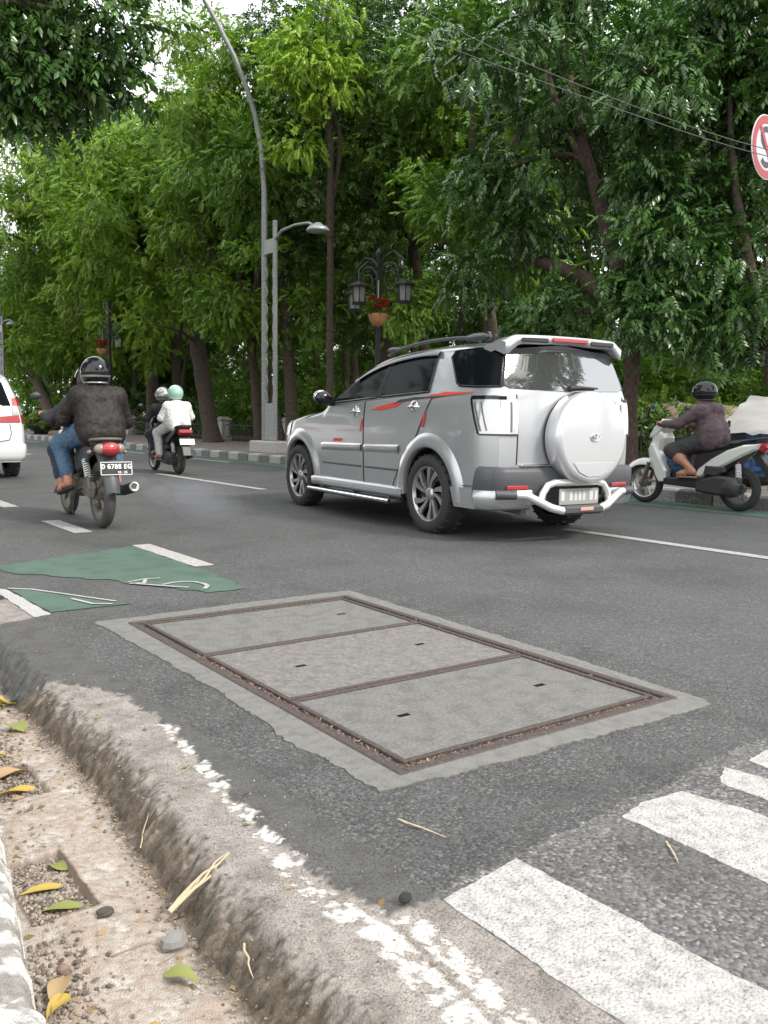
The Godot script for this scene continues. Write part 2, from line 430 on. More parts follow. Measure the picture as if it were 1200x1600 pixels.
func poly_at(pts: Array, z: float) -> float:   # pts sorted by falling z: [[z, x], ...]
	if z >= pts[0][0]: return pts[0][1]
	for i in pts.size() - 1:
		if z >= pts[i + 1][0]:
			return lerpf(pts[i][1], pts[i + 1][1], (z - pts[i][0]) / (pts[i + 1][0] - pts[i][0]))
	return pts[-1][1]

const KERB_FACE := [[-0.3, 0.33], [-1.5, 0.365], [-1.86, 0.42], [-2.3, 0.475], [-2.6, 0.55], [-3.2, 0.6], [-5.0, 0.62]]
const BANK_FOOT := [[-0.3, 0.72], [-1.33, 0.735], [-1.6, 0.73], [-1.91, 0.765], [-2.53, 0.825], [-3.2, 0.82], [-5.0, 0.82]]
const PATCH_LEFT := [[-0.3, 1.3], [-1.33, 1.3], [-1.36, 1.02], [-1.6, 0.985], [-1.9, 1.0], [-2.2, 1.035], [-2.6, 1.09], [-2.95, 1.085], [-3.15, 1.04], [-3.3, 0.97], [-3.42, 0.86], [-3.5, 0.7], [-4.3, 0.7], [-4.42, 1.0], [-4.5, 1.3], [-5.0, 1.3]]
const PITS := [[0.475, -2.24, 0.615, -1.93], [0.565, -2.87, 0.7, -2.62]]

func edge_height(x: float, z: float) -> float:
	wob.frequency = 1.0
	var n1 := wob.get_noise_2d(x * 9.0, z * 9.0)
	var n2 := wob.get_noise_2d(x * 45.0, z * 45.0)
	var n3 := wob.get_noise_2d(x * 160.0, z * 160.0)
	var kf := poly_at(KERB_FACE, z) + 0.012 * n1 + 0.006 * n2
	var bf := poly_at(BANK_FOOT, z) + 0.02 * n1 + 0.014 * n2
	if x < kf:
		return 0.03 + 0.006 * n2 + 0.003 * n3 - 0.03 * smoothstep(0.02, 0.0, kf - x)
	var floor_y := -0.115 + 0.008 * n1 + 0.004 * n2 + 0.002 * n3
	for p in PITS:
		if x > p[0] and x < p[2] and z > p[1] and z < p[3]: floor_y = -0.138 + 0.006 * n2
	if x < bf: return floor_y
	var rise := pow(clampf((x - bf) / (0.095 + 0.025 * n1), 0.0, 1.0), 0.75)
	var top := -0.01 * smoothstep(1.1, 0.85, x) + 0.0025 * n1 + 0.0016 * n3
	if x > poly_at(PATCH_LEFT, z): top = 0.0042 + 0.0015 * n2 + 0.0012 * n3
	if x > 1.1: top = lerpf(top, 0.0042, clampf((x - 1.1) / 0.035, 0, 1))
	return lerpf(floor_y, top, rise) + 0.016 * wob.get_noise_2d(x * 24.0, z * 24.0) * sin(PI * rise)

const OLD_LINE := [[-0.3, 0.9], [-1.04, 0.945], [-1.3, 0.97], [-1.45, 0.955], [-1.6, 0.955], [-1.87, 0.995], [-2.1, 1.02], [-2.3, 1.05], [-2.64, 1.09], [-5.0, 1.1]]

class Strip:
	var st := SurfaceTool.new()
	func _init() -> void:
		st.begin(Mesh.PRIMITIVE_TRIANGLES)
		st.set_smooth_group(0)
	func quad(p: Array, c: Array) -> void:
		for k in [0, 1, 2, 0, 2, 3]:
			st.set_color(c[k])
			st.add_vertex(p[k])
	func mesh() -> ArrayMesh:
		st.generate_normals()
		return st.commit()

func edge_color(x: float, z: float) -> Color:
	wob.frequency = 1.0
	var n1 := wob.get_noise_2d(x * 9.0, z * 9.0)
	var n2 := wob.get_noise_2d(x * 45.0, z * 45.0)
	var n3 := wob.get_noise_2d(x * 22.0 + 50.0, z * 22.0)
	var n4 := wob.get_noise_2d(x * 120.0, z * 120.0)
	var bf := poly_at(BANK_FOOT, z) + 0.02 * n1 + 0.014 * n2
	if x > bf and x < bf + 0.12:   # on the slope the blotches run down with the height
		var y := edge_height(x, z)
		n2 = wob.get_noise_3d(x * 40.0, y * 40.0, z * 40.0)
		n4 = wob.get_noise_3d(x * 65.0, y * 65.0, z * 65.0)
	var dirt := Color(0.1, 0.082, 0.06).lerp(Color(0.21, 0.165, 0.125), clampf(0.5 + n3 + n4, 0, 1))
	if x < poly_at(KERB_FACE, z) + 0.012 * n1 + 0.012:   # kerb: grey stone with remains of white paint
		return Color(0.3, 0.29, 0.27).lerp(Color(0.68, 0.67, 0.64), smoothstep(-0.1, 0.25, n1 + 0.5 * n2 + 0.3 * n4))
	if x < bf:   # gutter floor: pale concrete under pinkish sand and brown dirt
		var c := Color(0.47, 0.425, 0.375).lerp(Color(0.42, 0.345, 0.285), smoothstep(-0.25, 0.45, n1 + 0.4 * n3))
		c = c.lerp(Color(0.66, 0.63, 0.58), smoothstep(0.2, 0.55, -n1 + 0.5 * n3) * 0.7)
		c = c.lerp(Color(0.26, 0.19, 0.14), smoothstep(0.1, 0.6, n2 + 0.6 * n4 - n1 * 0.4) * 0.6)
		for p in PITS:
			if x > p[0] - 0.004 and x < p[2] + 0.004 and z > p[1] - 0.004 and z < p[3] + 0.004: c = Color(0.17, 0.13, 0.1)
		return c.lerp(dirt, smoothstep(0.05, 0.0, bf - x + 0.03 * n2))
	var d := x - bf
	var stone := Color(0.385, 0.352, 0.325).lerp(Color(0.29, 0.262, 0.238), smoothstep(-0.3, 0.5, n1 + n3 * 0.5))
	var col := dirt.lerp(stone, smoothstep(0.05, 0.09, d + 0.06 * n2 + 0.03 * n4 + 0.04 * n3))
	# remains of the white edge line
	if z > -2.7:
		var l := x - poly_at(OLD_LINE, z)
		var near := smoothstep(-1.5, -1.3, z)
		var band := maxf(smoothstep(0.035, 0.025, absf(l + 0.012 * n3)), near * smoothstep(0.03, 0.02, absf(l - 0.075 + 0.01 * n3)))
		var worn := smoothstep(0.0, 0.05, n3 * 0.9 + n1 * 0.7 + n2 * 0.35 - 0.06 + 0.22 * near)
		col = col.lerp(Color(0.86, 0.84, 0.79), band * worn)
	var edge := poly_at(PATCH_LEFT, z) + 0.03 * n1 + 0.014 * n2 + 0.006 * n4
	return col.lerp(Color(0.115, 0.114, 0.113), smoothstep(-0.005, 0.005, x - edge))

func build_road_edge() -> void:
	var st := 0.008125
	var x0 := 0.1625
	var z0 := -5.0
	var nx := 120
	var nz := 540
	var H := []
	for j in nz + 1:
		var row := PackedVector3Array()
		for i in nx + 1:
			var x := x0 + i * st
			var z := z0 + j * st
			row.append(Vector3(x, edge_height(x, z), z))
		H.append(row)
	var kerb := Strip.new()
	var gutter := Strip.new()
	var shoulder := Strip.new()
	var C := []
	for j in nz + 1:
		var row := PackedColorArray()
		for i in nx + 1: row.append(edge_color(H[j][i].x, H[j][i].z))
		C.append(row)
	for j in nz:
		for i in nx:
			var p: Vector3 = H[j][i]
			wob.frequency = 1.0
			var n1 := wob.get_noise_2d(p.x * 9.0, p.z * 9.0)
			var which := shoulder
			if p.x < poly_at(KERB_FACE, p.z) + 0.012 * n1 + 0.03: which = kerb
			elif p.x < poly_at(BANK_FOOT, p.z) + 0.02 * n1: which = gutter
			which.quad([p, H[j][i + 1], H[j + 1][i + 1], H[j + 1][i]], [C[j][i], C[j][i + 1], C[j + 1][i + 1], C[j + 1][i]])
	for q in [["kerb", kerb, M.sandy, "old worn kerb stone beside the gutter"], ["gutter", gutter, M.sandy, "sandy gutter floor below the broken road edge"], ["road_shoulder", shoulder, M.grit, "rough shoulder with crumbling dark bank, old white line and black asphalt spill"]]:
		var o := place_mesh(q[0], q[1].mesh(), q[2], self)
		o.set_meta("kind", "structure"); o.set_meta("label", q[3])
	# the near pavement that the photographer stands on
	var w := Mb.new()
	w.box(Vector3(-2.92, -0.075, -22), Vector3(6.16, 0.2, 60), 0.0)
	struct("pavement", w, M.walk, "pavement beside the gutter")
	var far_edge := Mb.new()
	far_edge.box(Vector3(0.31, -0.07, -28.5), Vector3(0.62, 0.2, 47), 0.0)
	struct("kerb", far_edge, M.old_kerb)
	var far_g := Mb.new()
	far_g.box(Vector3(0.87, -0.16, -28.5), Vector3(0.5, 0.15, 47), 0.0)
	struct("gutter", far_g, M.gutter)

func build_road() -> void:
	var g := Mb.new()
	sheet(g, PackedVector2Array(rect(-400, -400, 400, 400)), -0.32)
	struct("ground", g, M.soil)
	var r := Mb.new()
	r.box(Vector3(5.29375, -0.15, -60), Vector3(8.3125, 0.3, 140), 0.0)
	var r2 := Mb.new()
	struct("road", r, M.road, "grey asphalt road")
	var near_edge := jag_line(v2([[3.02, -1.6], [2.75, -1.47], [2.3, -1.46], [1.76, -1.41], [1.1375, -1.36]]), 0.01, 0.03)
	var coarse := near_edge.duplicate()
	coarse.append_array(PackedVector2Array([Vector2(1.1375, 3.0), Vector2(4.4, 3.0), Vector2(4.4, -1.62)]))
	sheet(r2, coarse, 0.0042)
	struct("road_surface", r2, M.road_coarse, "coarse worn asphalt under the zebra crossing")
	var p := Mb.new()
	var pp := jag_line(v2([[1.1375, -4.49], [1.5, -4.47], [2.31, -4.51], [2.96, -4.53], [3.0, -3.95], [2.98, -2.6], [3.02, -1.6]]), 0.012, 0.028)
	pp.append_array(near_edge.slice(1))
	sheet(p, pp, 0.0042)
	skirt(p, pp, 0.0042, -0.002)
	struct("asphalt_patch", p, M.patch, "dark asphalt patch laid around the utility cover")
	# green cycle lane, cut through by the patch
	var gl := Mb.new()
	sheet(gl, jag(v2([[1.33, -6.1], [2.44, -6.56], [2.42, -5.5], [2.38, -4.58], [2.13, -4.58], [1.95, -4.9], [1.77, -5.28], [1.33, -5.86]]), 0.02, 0.045), 0.0041)
	var g0 := struct("cycle_lane", gl, M.green, "worn green cycle lane paint")
	var gl2 := Mb.new()
	sheet(gl2, jag(v2([[1.22, -5.26], [1.3, -5.2], [1.46, -4.94], [1.66, -4.53], [1.24, -4.54]]), 0.03, 0.015), 0.004)
	part("green_piece", gl2, M.green, g0)
	var far_green := Mb.new()
	sheet(far_green, jag(rect(8.75, -60, 9.4, 4), 0.3, 0.03), 0.004)
	part("far_strip", far_green, M.green, g0)
	var sym := Mb.new()
	stroke(sym, [[1.86, -5.12], [1.98, -5.16], [2.06, -5.14]], 0.022, 0.008)
	stroke(sym, [[1.98, -5.16], [1.92, -5.03], [1.85, -5.06]], 0.024, 0.0085)
	stroke(sym, [[1.88, -5.03], [1.98, -4.89], [2.08, -4.77]], 0.026, 0.009)
	stroke(sym, [[2.0, -4.93], [2.07, -4.96], [2.14, -4.95], [2.19, -4.9], [2.21, -4.82], [2.2, -4.75], [2.15, -4.68]], 0.026, 0.0082)
	part("bicycle_symbol", sym, M.paint, g0)
	var sym2 := Mb.new()
	stroke(sym2, [[1.22, -5.29], [1.32, -5.19], [1.42, -4.99], [1.5, -4.82], [1.6, -4.62]], 0.02, 0.008)
	stroke(sym2, [[1.43, -4.8], [1.48, -4.62], [1.56, -4.56]], 0.022, 0.0085)
	part("white_edge", sym2, M.paint_thin, g0)
	# white lines
	var wl := func(poly: Array, amp: float, m: Material, label: String) -> void:
		var q := Mb.new()
		var pj := jag(poly, 0.012, amp)
		sheet(q, pj, 0.0066)
		skirt(q, pj, 0.0066, 0.003)
		var o := struct("road_marking", q, m, label)
	wl.call(rect(2.42, -6.58, 2.56, -5.43), 0.004, M.paint, "white dash beside the green cycle lane")
	for k in 14: wl.call(rect(2.27, -8.52 - k * 2.45, 2.43, -7.53 - k * 2.45), 0.004, M.paint, "white lane dash")
	wl.call(rect(6.08, -5.55, 6.2, 2.0), 0.004, M.paint, "white lane line right of the silver car")
	for k in 8: wl.call(rect(5.78, -14.6 - k * 6.0, 5.9, -10.8 - k * 6.0), 0.004, M.paint, "white lane line beyond the silver car")
	for k in 6: wl.call(rect(8.62, -15.0 - k * 5.0, 8.72, -12.6 - k * 5.0), 0.004, M.paint_thin, "white edge line of the far cycle lane")
	wl.call(v2([[1.14, -5.33], [1.2, -5.28], [1.23, -4.5], [1.14, -4.46]]), 0.012, M.paint_thin, "pale paint at the left road edge")
	# zebra crossing
	wl.call(v2([[1.14, -1.33], [1.39, -1.37], [1.41, -0.8], [1.42, 1.5], [1.14, 1.5]]), 0.007, M.paint, "broad worn zebra stripe next to the road edge")
	wl.call(v2([[1.76, -1.37], [1.87, -1.4], [2.02, -1.38], [2.06, -1.2], [2.07, 1.5], [1.76, 1.5]]), 0.009, M.paint, "second zebra stripe")
	wl.call(v2([[2.16, -1.35], [2.27, -1.42], [2.29, -1.28], [2.3, 1.5], [2.15, 1.5]]), 0.012, M.paint, "third, narrow zebra stripe")
	wl.call(v2([[2.37, -1.4], [2.56, -1.43], [2.62, 1.5], [2.38, 1.5]]), 0.012, M.paint, "fourth zebra stripe")

func build_far_side() -> void:
	var w := Mb.new()
	w.box(Vector3(12.1, -0.06, -45), Vector3(4.7, 0.38, 110), 0.0)
	struct("sidewalk", w, M.walk, "reddish paved sidewalk under the trees")
	var k := Node3D.new()
	k.name = "far_kerb"
	add_child(k, true)
	k.set_meta("kind", "structure"); k.set_meta("label", "black and white painted kerb along the far side")
	var b := Mb.new()
	b.box(Vector3.ZERO, Vector3(0.26, 0.33, 0.487), 0.025)
	var bm := mesh_of(b)
	for i in 96:
		place_mesh("kerb_block", bm, M.kerb_white if i % 2 == 0 else M.kerb_black, k, Transform3D(Basis(), Vector3(9.592 + 0.004 * sin(i * 7.0), 0.0 + 0.004 * cos(i * 5.0), 1.0 - i * 0.5)))
	var s := Mb.new()
	s.box(Vector3(64.5, -0.02, -60), Vector3(99.9, 0.36, 240), 0.0)
	struct("park_ground", s, M.soil, "dark soil of the park behind the fence")

func build_cover() -> void:
	var t := thing("utility_cover", "rectangular three-slab concrete utility cover in a rusty steel frame set in the road", "utility cover", Vector3(2.08, 0.0, -2.97), deg_to_rad(-0.6))
	var c := Mb.new()
	var ring := jag(v2([[-0.74, -1.21], [0.0, -1.23], [0.73, -1.22], [0.72, 0.2], [0.70, 1.15], [0.66, 1.2], [0.0, 1.18], [-0.5, 1.16], [-0.72, 1.14], [-0.74, 0.7], [-0.71, 0.1]]), 0.012, 0.018)
	for i in ring.size():
		var p := ring[i]
		var q := ring[(i + 1) % ring.size()]
		var pi_ := Vector2(clampf(p.x, -0.6, 0.6), clampf(p.y, -1.07, 1.07))
		var qi := Vector2(clampf(q.x, -0.6, 0.6), clampf(q.y, -1.07, 1.07))
		c.quad(Vector3(p.x, 0.0088, p.y), Vector3(q.x, 0.0088, q.y), Vector3(qi.x, 0.0125, qi.y), Vector3(pi_.x, 0.0125, pi_.y), -1)
		c.quad(Vector3(p.x, 0.0088, p.y), Vector3(q.x, 0.0088, q.y), Vector3(q.x, 0.0, q.y), Vector3(p.x, 0.0, p.y), -1)
	part("concrete_collar", c, M.collar, t)
	var hx := 0.63
	var hz := 1.1
	for s in [-1, 1]:
		var a := Mb.new()
		a.box(Vector3(s * (hx - 0.0235), -0.0135, 0), Vector3(0.033, 0.06, 2 * hz - 0.014), 0.004)
		part("frame_bar", a, M.rust, t)
		var e := Mb.new()
		e.box(Vector3(0, -0.0145, s * (hz - 0.0235)), Vector3(2 * hx - 0.081, 0.06, 0.033), 0.004)
		part("frame_bar", e, M.rust, t)
	var gr := Mb.new()
	sheet(gr, PackedVector2Array(rect(-hx + 0.03, -hz + 0.03, hx - 0.03, hz - 0.03)), -0.045)
	for s in [-1, 1]:
		gr.box(Vector3(s * 0.575, -0.02, 0), Vector3(0.026, 0.04, 2.12), 0.0)
		gr.box(Vector3(0, -0.0205, s * 1.045), Vector3(1.12, 0.04, 0.026), 0.0)
	var lit := part("groove_bed", gr, M.dark_hole, t)
	# dry litter lying in the grooves
	var lm := Mb.new()
	rng.seed = 77
	for i in 900:
		var q := Vector3.ZERO
		var along := rng.randf_range(-1, 1)
		var pick := rng.randf()
		if pick < 0.45: q = Vector3(-hx + 0.052, 0.006, lerpf(-0.4, 1.05, rng.randf()))
		elif pick < 0.85: q = Vector3(along * 0.57, 0.006, hz - 0.052)
		elif pick < 0.95: q = Vector3(along * 0.55, 0.006, 0.36 + rng.randf_range(-0.006, 0.006))
		else: q = Vector3(hx - 0.052, 0.006, along * 1.0)
		q += Vector3(rng.randf_range(-0.008, 0.008), rng.randf_range(-0.003, 0.007), rng.randf_range(-0.008, 0.008))
		var bs := Basis(Vector3(rng.randf_range(-1, 1), rng.randf_range(-1, 1), rng.randf_range(-1, 1)).normalized(), rng.randf() * TAU)
		lm.box(q, Vector3(rng.randf_range(0.004, 0.018), 0.0015, rng.randf_range(0.002, 0.006)), 0.0, bs)
	var lp := part("dry_litter", lm, M.litter, t)
	lp.set_meta("kind", "stuff")
	var holes := [[[0.35, -0.72]], [[-0.3, -0.01], [0.31, -0.02]], [[-0.31, 0.69], [0.32, 0.7]]]
	var zs := [-1.033, -0.357, 0.357, 1.033]
	for i in 3:
		var z0: float = zs[i] + 0.004
		var z1: float = zs[i + 1] - 0.004
		var xw := 0.563
		var rim := 0.019
		var top: float = 0.012 + [0.0, 0.002, 0.001][i]
		var bars := Mb.new()
		for s in [-1, 1]:
			bars.box(Vector3(s * (xw - rim * 0.5), top - 0.016, (z0 + z1) * 0.5), Vector3(rim, 0.04, z1 - z0), 0.002)
			bars.box(Vector3(0, top - 0.0165, (z0 if s < 0 else z1) - s * rim * 0.5), Vector3(2 * xw - 2 * rim - 0.001, 0.04, rim), 0.002)
		# concrete filling with real lifting holes
		var m := Mb.new()
		var xs := [-xw + rim, xw - rim]
		var zz := [z0 + rim, z1 - rim]
		for h in holes[i]:
			xs.append(h[0] - 0.024); xs.append(h[0] + 0.024)
			zz.append(h[1] - 0.012); zz.append(h[1] + 0.012)
		xs.sort(); zz.sort()
		var ht := Mb.new()
		for a in xs.size() - 1:
			for b in zz.size() - 1:
				var cx: float = (xs[a] + xs[a + 1]) * 0.5
				var cz: float = (zz[b] + zz[b + 1]) * 0.5
				var hole := false
				for h in holes[i]:
					if absf(cx - h[0]) < 0.02 and absf(cz - h[1]) < 0.01: hole = true
				if hole:
					var p0 := Vector3(xs[a], top - 0.05, zz[b])
					var p1 := Vector3(xs[a + 1], top - 0.003, zz[b + 1])
					ht.quad(Vector3(p0.x, p0.y, p0.z), Vector3(p1.x, p0.y, p0.z), Vector3(p1.x, p0.y, p1.z), Vector3(p0.x, p0.y, p1.z), -1)
					for e in [[p0.x, p0.z, p1.x, p0.z], [p1.x, p0.z, p1.x, p1.z], [p1.x, p1.z, p0.x, p1.z], [p0.x, p1.z, p0.x, p0.z]]:
						ht.quad(Vector3(e[0], p0.y, e[1]), Vector3(e[2], p0.y, e[3]), Vector3(e[2], p1.y, e[3]), Vector3(e[0], p1.y, e[1]), -1)
				else:
					m.quad(Vector3(xs[a], top - 0.003, zz[b]), Vector3(xs[a + 1], top - 0.003, zz[b]), Vector3(xs[a + 1], top - 0.003, zz[b + 1]), Vector3(xs[a], top - 0.003, zz[b + 1]), -1)
		var slab := part("slab", m, M.slab if i != 1 else M.slab_pale, t)
		part("steel_edge", bars, M.rust, slab)
		part("lifting_hole", ht, M.dark_hole, slab)
	# faint cast lettering worn off the front slab
	var wm := Mb.new()
	rng.seed = 5
	for i in 5:
		var xx := -0.05 + i * 0.045
		wm.box(Vector3(xx, 0.0105, 0.56), Vector3(0.006, 0.001, 0.05), 0.0)
		if i % 2 == 0: wm.box(Vector3(xx + 0.014, 0.0106, 0.54 + 0.02 * (i % 3)), Vector3(0.022, 0.001, 0.006), 0.0)
	part("worn_lettering", wm, M.slab_pale, t)

# ---------------------------------------------------------------- small things in the gutter
func leaf_blade(l: float, w: float, curl: float, twist: float) -> Mb:
	var mb := Mb.new()
	var rows := []
	for i in 9:
		var t := i / 8.0
		var hw := w * 0.5 * pow(sin(PI * clampf(t * 0.96 + 0.03, 0, 1)), 0.8)
		var y := curl * sin(t * PI) + 0.002
		var a := twist * (t - 0.5)
		var r := PackedVector3Array()
		for j in 5:
			var s := j / 2.0 - 1.0
			r.append(Vector3(s * hw * cos(a), y + absf(s) * hw * 0.45 + s * hw * sin(a), (t - 0.5) * l))
		rows.append(r)
	mb.grid(rows)
	return mb

func build_gutter_things() -> void:
	rng.seed = 31
	var kinds := [[0.38, 0.27, 0.05, "yellow"], [0.2, 0.22, 0.055, "yellow green"], [0.36, 0.25, 0.13, "tan"], [0.42, 0.22, 0.14, "brown"]]
	var spots := [ # x, z, length, width, turn, kind, where
		[0.655, -1.55, 0.085, 0.035, 0.5, 1, "lying beside the grey stone in the gutter"],
		[0.45, -1.66, 0.11, 0.035, -0.5, 2, "curled on the gravel beside the old kerb"],
		[0.435, -1.61, 0.07, 0.03, -0.9, 0, "folded under the curled tan leaf"],
		[0.54, -2.09, 0.11, 0.03, 1.5, 0, "across the larger gravel pit"],
		[0.6, -2.18, 0.06, 0.04, 0.4, 1, "at the corner of the larger gravel pit"],
		[0.55, -1.98, 0.09, 0.03, 1.1, 1, "in the near end of the larger gravel pit"],
		[0.63, -2.7, 0.12, 0.035, 1.6, 0, "on the smaller gravel pit"],
		[0.615, -2.63, 0.06, 0.03, 1.2, 2, "at the near edge of the smaller gravel pit"],
		[0.64, -2.84, 0.12, 0.05, 1.4, 2, "at the far edge of the smaller gravel pit"],
		[0.63, -2.98, 0.08, 0.03, 0.9, 0, "between the smaller gravel pit and the rubble"],
		[0.75, -3.2, 0.09, 0.06, 0.3, 1, "standing folded on the gutter floor"],
		[0.74, -3.52, 0.13, 0.08, 0.8, 0, "broad and bright against the black asphalt spill"],
		[0.79, -3.5, 0.07, 0.05, -0.6, 1, "half under the broad yellow leaf"],
		[0.66, -3.3, 0.09, 0.05, 0.2, 1, "among the stones at the gutter's edge"],
		[0.55, -1.45, 0.03, 0.025, 0.0, 0, "tiny scrap on the sandy gutter floor"],
		[0.4, -1.5, 0.08, 0.03, 0.2, 2, "flat on the gravel below the old kerb"]]
	for s in spots:
		var k: Array = kinds[s[5]]
		var m := mat(k[0], k[1], k[2], 0.6)
		m.backlight_enabled = true
		m.backlight = lin(k[0] * 0.2, k[1] * 0.2, 0.0)
		var t := thing("fallen_leaf", "%s fallen leaf %s" % [k[3], s[6]], "leaf", Vector3(s[0], edge_height(s[0], s[1]) + 0.006, s[1]), s[4], "fallen leaves in the gutter")
		t.rotation.x = rng.randf_range(-0.15, 0.15)
		part("blade", leaf_blade(s[2], s[3] * 1.15, rng.randf_range(0.001, 0.008), rng.randf_range(-1.5, 1.5)), m, t)
		var st := Mb.new()
		st.tube([Vector3(0, 0.003, s[2] * 0.48), Vector3(0.002, 0.003, s[2] * 0.6), Vector3(0.006, 0.001, s[2] * 0.72)], 0.0012, 5)
		part("stalk", st, m, t)
	# sticks
	var stick := func(called: String, label: String, a: Vector3, b: Vector3, r: float, m: Material, splits: int) -> void:
		var t := thing(called, label, "twig", a)
		for k in splits:
			var mb := Mb.new()
			var pts := []
			for i in 6:
				var q: Vector3 = (b - a) * (i / 5.0)
				pts.append(q + Vector3(rng.randf_range(-1, 1), rng.randf_range(-0.3, 0.6), rng.randf_range(-1, 1)) * r * (1.2 if splits == 1 else 2.2) * sin(PI * i / 5.0 * 0.8 + 0.3))
			mb.tube(pts, [r, r * 0.9, r * 0.8, r * 0.7, r * 0.5, r * 0.2], 6)
			part("fibre" if splits > 1 else "stem", mb, m, t)
	var pale := mat(0.44, 0.36, 0.24, 0.9)
	var e := func(x: float, z: float, d: float) -> Vector3: return Vector3(x, edge_height(x, z) + d, z)
	stick.call("dry_palm_strip", "dry frayed palm strip bridging from gutter bank to shoulder", e.call(0.705, -1.73, 0.05), e.call(0.865, -1.77, 0.012), 0.0045, pale, 5)
	stick.call("twig", "short straight straw on the crumbling bank", e.call(0.765, -1.5, 0.012), e.call(0.745, -1.42, 0.012), 0.0028, pale, 1)
	stick.call("twig", "thin straw leaning on the far part of the bank", e.call(0.78, -2.1, 0.01), e.call(0.83, -2.17, 0.014), 0.002, pale, 1)
	stick.call("twig", "thin dark twig on the gutter floor by the grey stone", e.call(0.57, -1.72, 0.004), e.call(0.66, -1.71, 0.004), 0.0022, M.twig, 1)
	stick.call("twig", "bent twig in front of the grey stone", e.call(0.64, -1.63, 0.004), e.call(0.7, -1.64, 0.006), 0.002, M.twig, 1)
	stick.call("twig", "dark twig at the edge of the shoulder by the asphalt", e.call(0.95, -2.26, 0.006), e.call(1.03, -2.31, 0.006), 0.002, M.twig, 1)
	stick.call("straw_blade", "pale split straw on the dark patch before the cover", Vector3(1.28, 0.012, -1.67), Vector3(1.315, 0.012, -1.53), 0.0022, pale, 2)
	stick.call("straw_blade", "pale straw between two zebra stripes", Vector3(1.735, 0.009, -1.22), Vector3(1.67, 0.009, -1.14), 0.0022, pale, 2)
	# stones
	var stone := func(called: String, label: String, at: Vector3, r: Vector3, m: Material) -> void:
		var mb := Mb.new()
		var rows := []
		for i in 7:
			var f := PI * i / 6.0
			var ring := PackedVector3Array()
			for k in 9:
				var a := TAU * k / 9
				var d := Vector3(cos(a) * sin(f), cos(f), sin(a) * sin(f))
				wob.frequency = 1.0
				ring.append(d * r * (1.0 + 0.35 * wob.get_noise_3dv(d * 90.0 + at * 500.0)))
			rows.append(ring)
		mb.grid(rows, -1, true)
		var o := part(called, mb, m, self)
		o.position = at
		tag(o, label, "stone")
	var grey := mat(0.2, 0.195, 0.18, 0.9)
	var darker := mat(0.07, 0.06, 0.05, 0.95)
	stone.call("stone", "fist-sized grey stone on the gutter floor at the bank's foot", e.call(0.692, -1.675, 0.012), Vector3(0.032, 0.022, 0.026), grey)
	stone.call("stone", "dark lump of earth on the gutter floor beyond the grey stone", e.call(0.615, -1.88, 0.006), Vector3(0.02, 0.013, 0.015), darker)
	stone.call("stone", "black asphalt crumb at the corner of the dark patch", Vector3(1.065, 0.018, -1.365), Vector3(0.016, 0.011, 0.012), mat(0.02, 0.02, 0.022, 0.9))
	stone.call("stone", "pale stone at the far end of the gutter by the asphalt spill", e.call(0.69, -3.72, 0.015), Vector3(0.045, 0.035, 0.04), mat(0.42, 0.38, 0.32, 0.9))
	stone.call("stone", "brown pebble in the gravel below the old kerb", e.call(0.475, -1.72, 0.008), Vector3(0.014, 0.011, 0.013), mat(0.2, 0.14, 0.11, 0.9))
	# loose gravel: many small stones
	var pm := Mb.new()
	var pr := PackedVector3Array()
	var rows := []
	for i in 5:
		var ring := PackedVector3Array()
		for k in 6:
			var f := PI * i / 4.0
			var a := TAU * k / 6
			ring.append(Vector3(cos(a) * sin(f), cos(f) * 0.7, sin(a) * sin(f)) * (0.8 + 0.4 * fposmod(sin(i * 12.9 + k * 78.2) * 43758.5, 1.0)))
		rows.append(ring)
	pm.grid(rows, -1, true)
	var mm := MultiMesh.new()
	mm.transform_format = MultiMesh.TRANSFORM_3D
	mm.use_colors = true
	mm.mesh = mesh_of(pm)
	var where := []
	rng.seed = 99
	for i in 5200:
		var x := 0.0
		var z := 0.0
		var sc := rng.randf_range(0.0025, 0.007)
		var pick := rng.randf()
		if pick < 0.3:
			var p: Array = PITS[0]
			x = rng.randf_range(p[0], p[2]); z = rng.randf_range(p[1], p[3])
		elif pick < 0.45:
			var p: Array = PITS[1]
			x = rng.randf_range(p[0], p[2]); z = rng.randf_range(p[1], p[3])
		elif pick < 0.62:
			z = rng.randf_range(-1.85, -1.0); x = poly_at(KERB_FACE, z) + 0.02 + absf(rng.randfn(0, 0.06))
		elif pick < 0.76:
			z = rng.randf_range(-3.9, -2.9); x = 0.62 + absf(rng.randfn(0, 0.05))
		elif pick < 0.88:
			z = rng.randf_range(-3.4, -1.0); x = poly_at(BANK_FOOT, z) - absf(rng.randfn(0, 0.03))
			sc *= 0.6
		else:
			z = rng.randf_range(-3.4, -0.8); x = rng.randf_range(0.5, 1.3)
			sc *= 0.5
		if x > 1.13 or z < -4.0: continue
		var t := Transform3D(Basis(Vector3(rng.randf_range(-1, 1), rng.randf_range(-1, 1), rng.randf_range(-1, 1)).normalized(), rng.randf() * TAU).scaled(Vector3.ONE * sc), Vector3(x, edge_height(x, z) + sc * 0.4, z))
		var g := rng.randf_range(0.08, 0.34)
		where.append([t, Color(g * 1.12, g * 0.95, g * 0.8)])
	mm.instance_count = where.size()
	for i in where.size():
		mm.set_instance_transform(i, where[i][0]); mm.set_instance_color(i, where[i][1])
	var gm := StandardMaterial3D.new()
	gm.vertex_color_use_as_albedo = true
	gm.roughness = 0.95
	var mi := MultiMeshInstance3D.new()
	mi.multimesh = mm
	mi.material_override = gm
	mi.name = "gravel"
	add_child(mi, true)
	tag(mi, "loose brown gravel and grit scattered in the gutter", "gravel")
	mi.set_meta("kind", "stuff")
	# dull scraps of dead leaves caught along the gutter
	var lm := Mb.new()
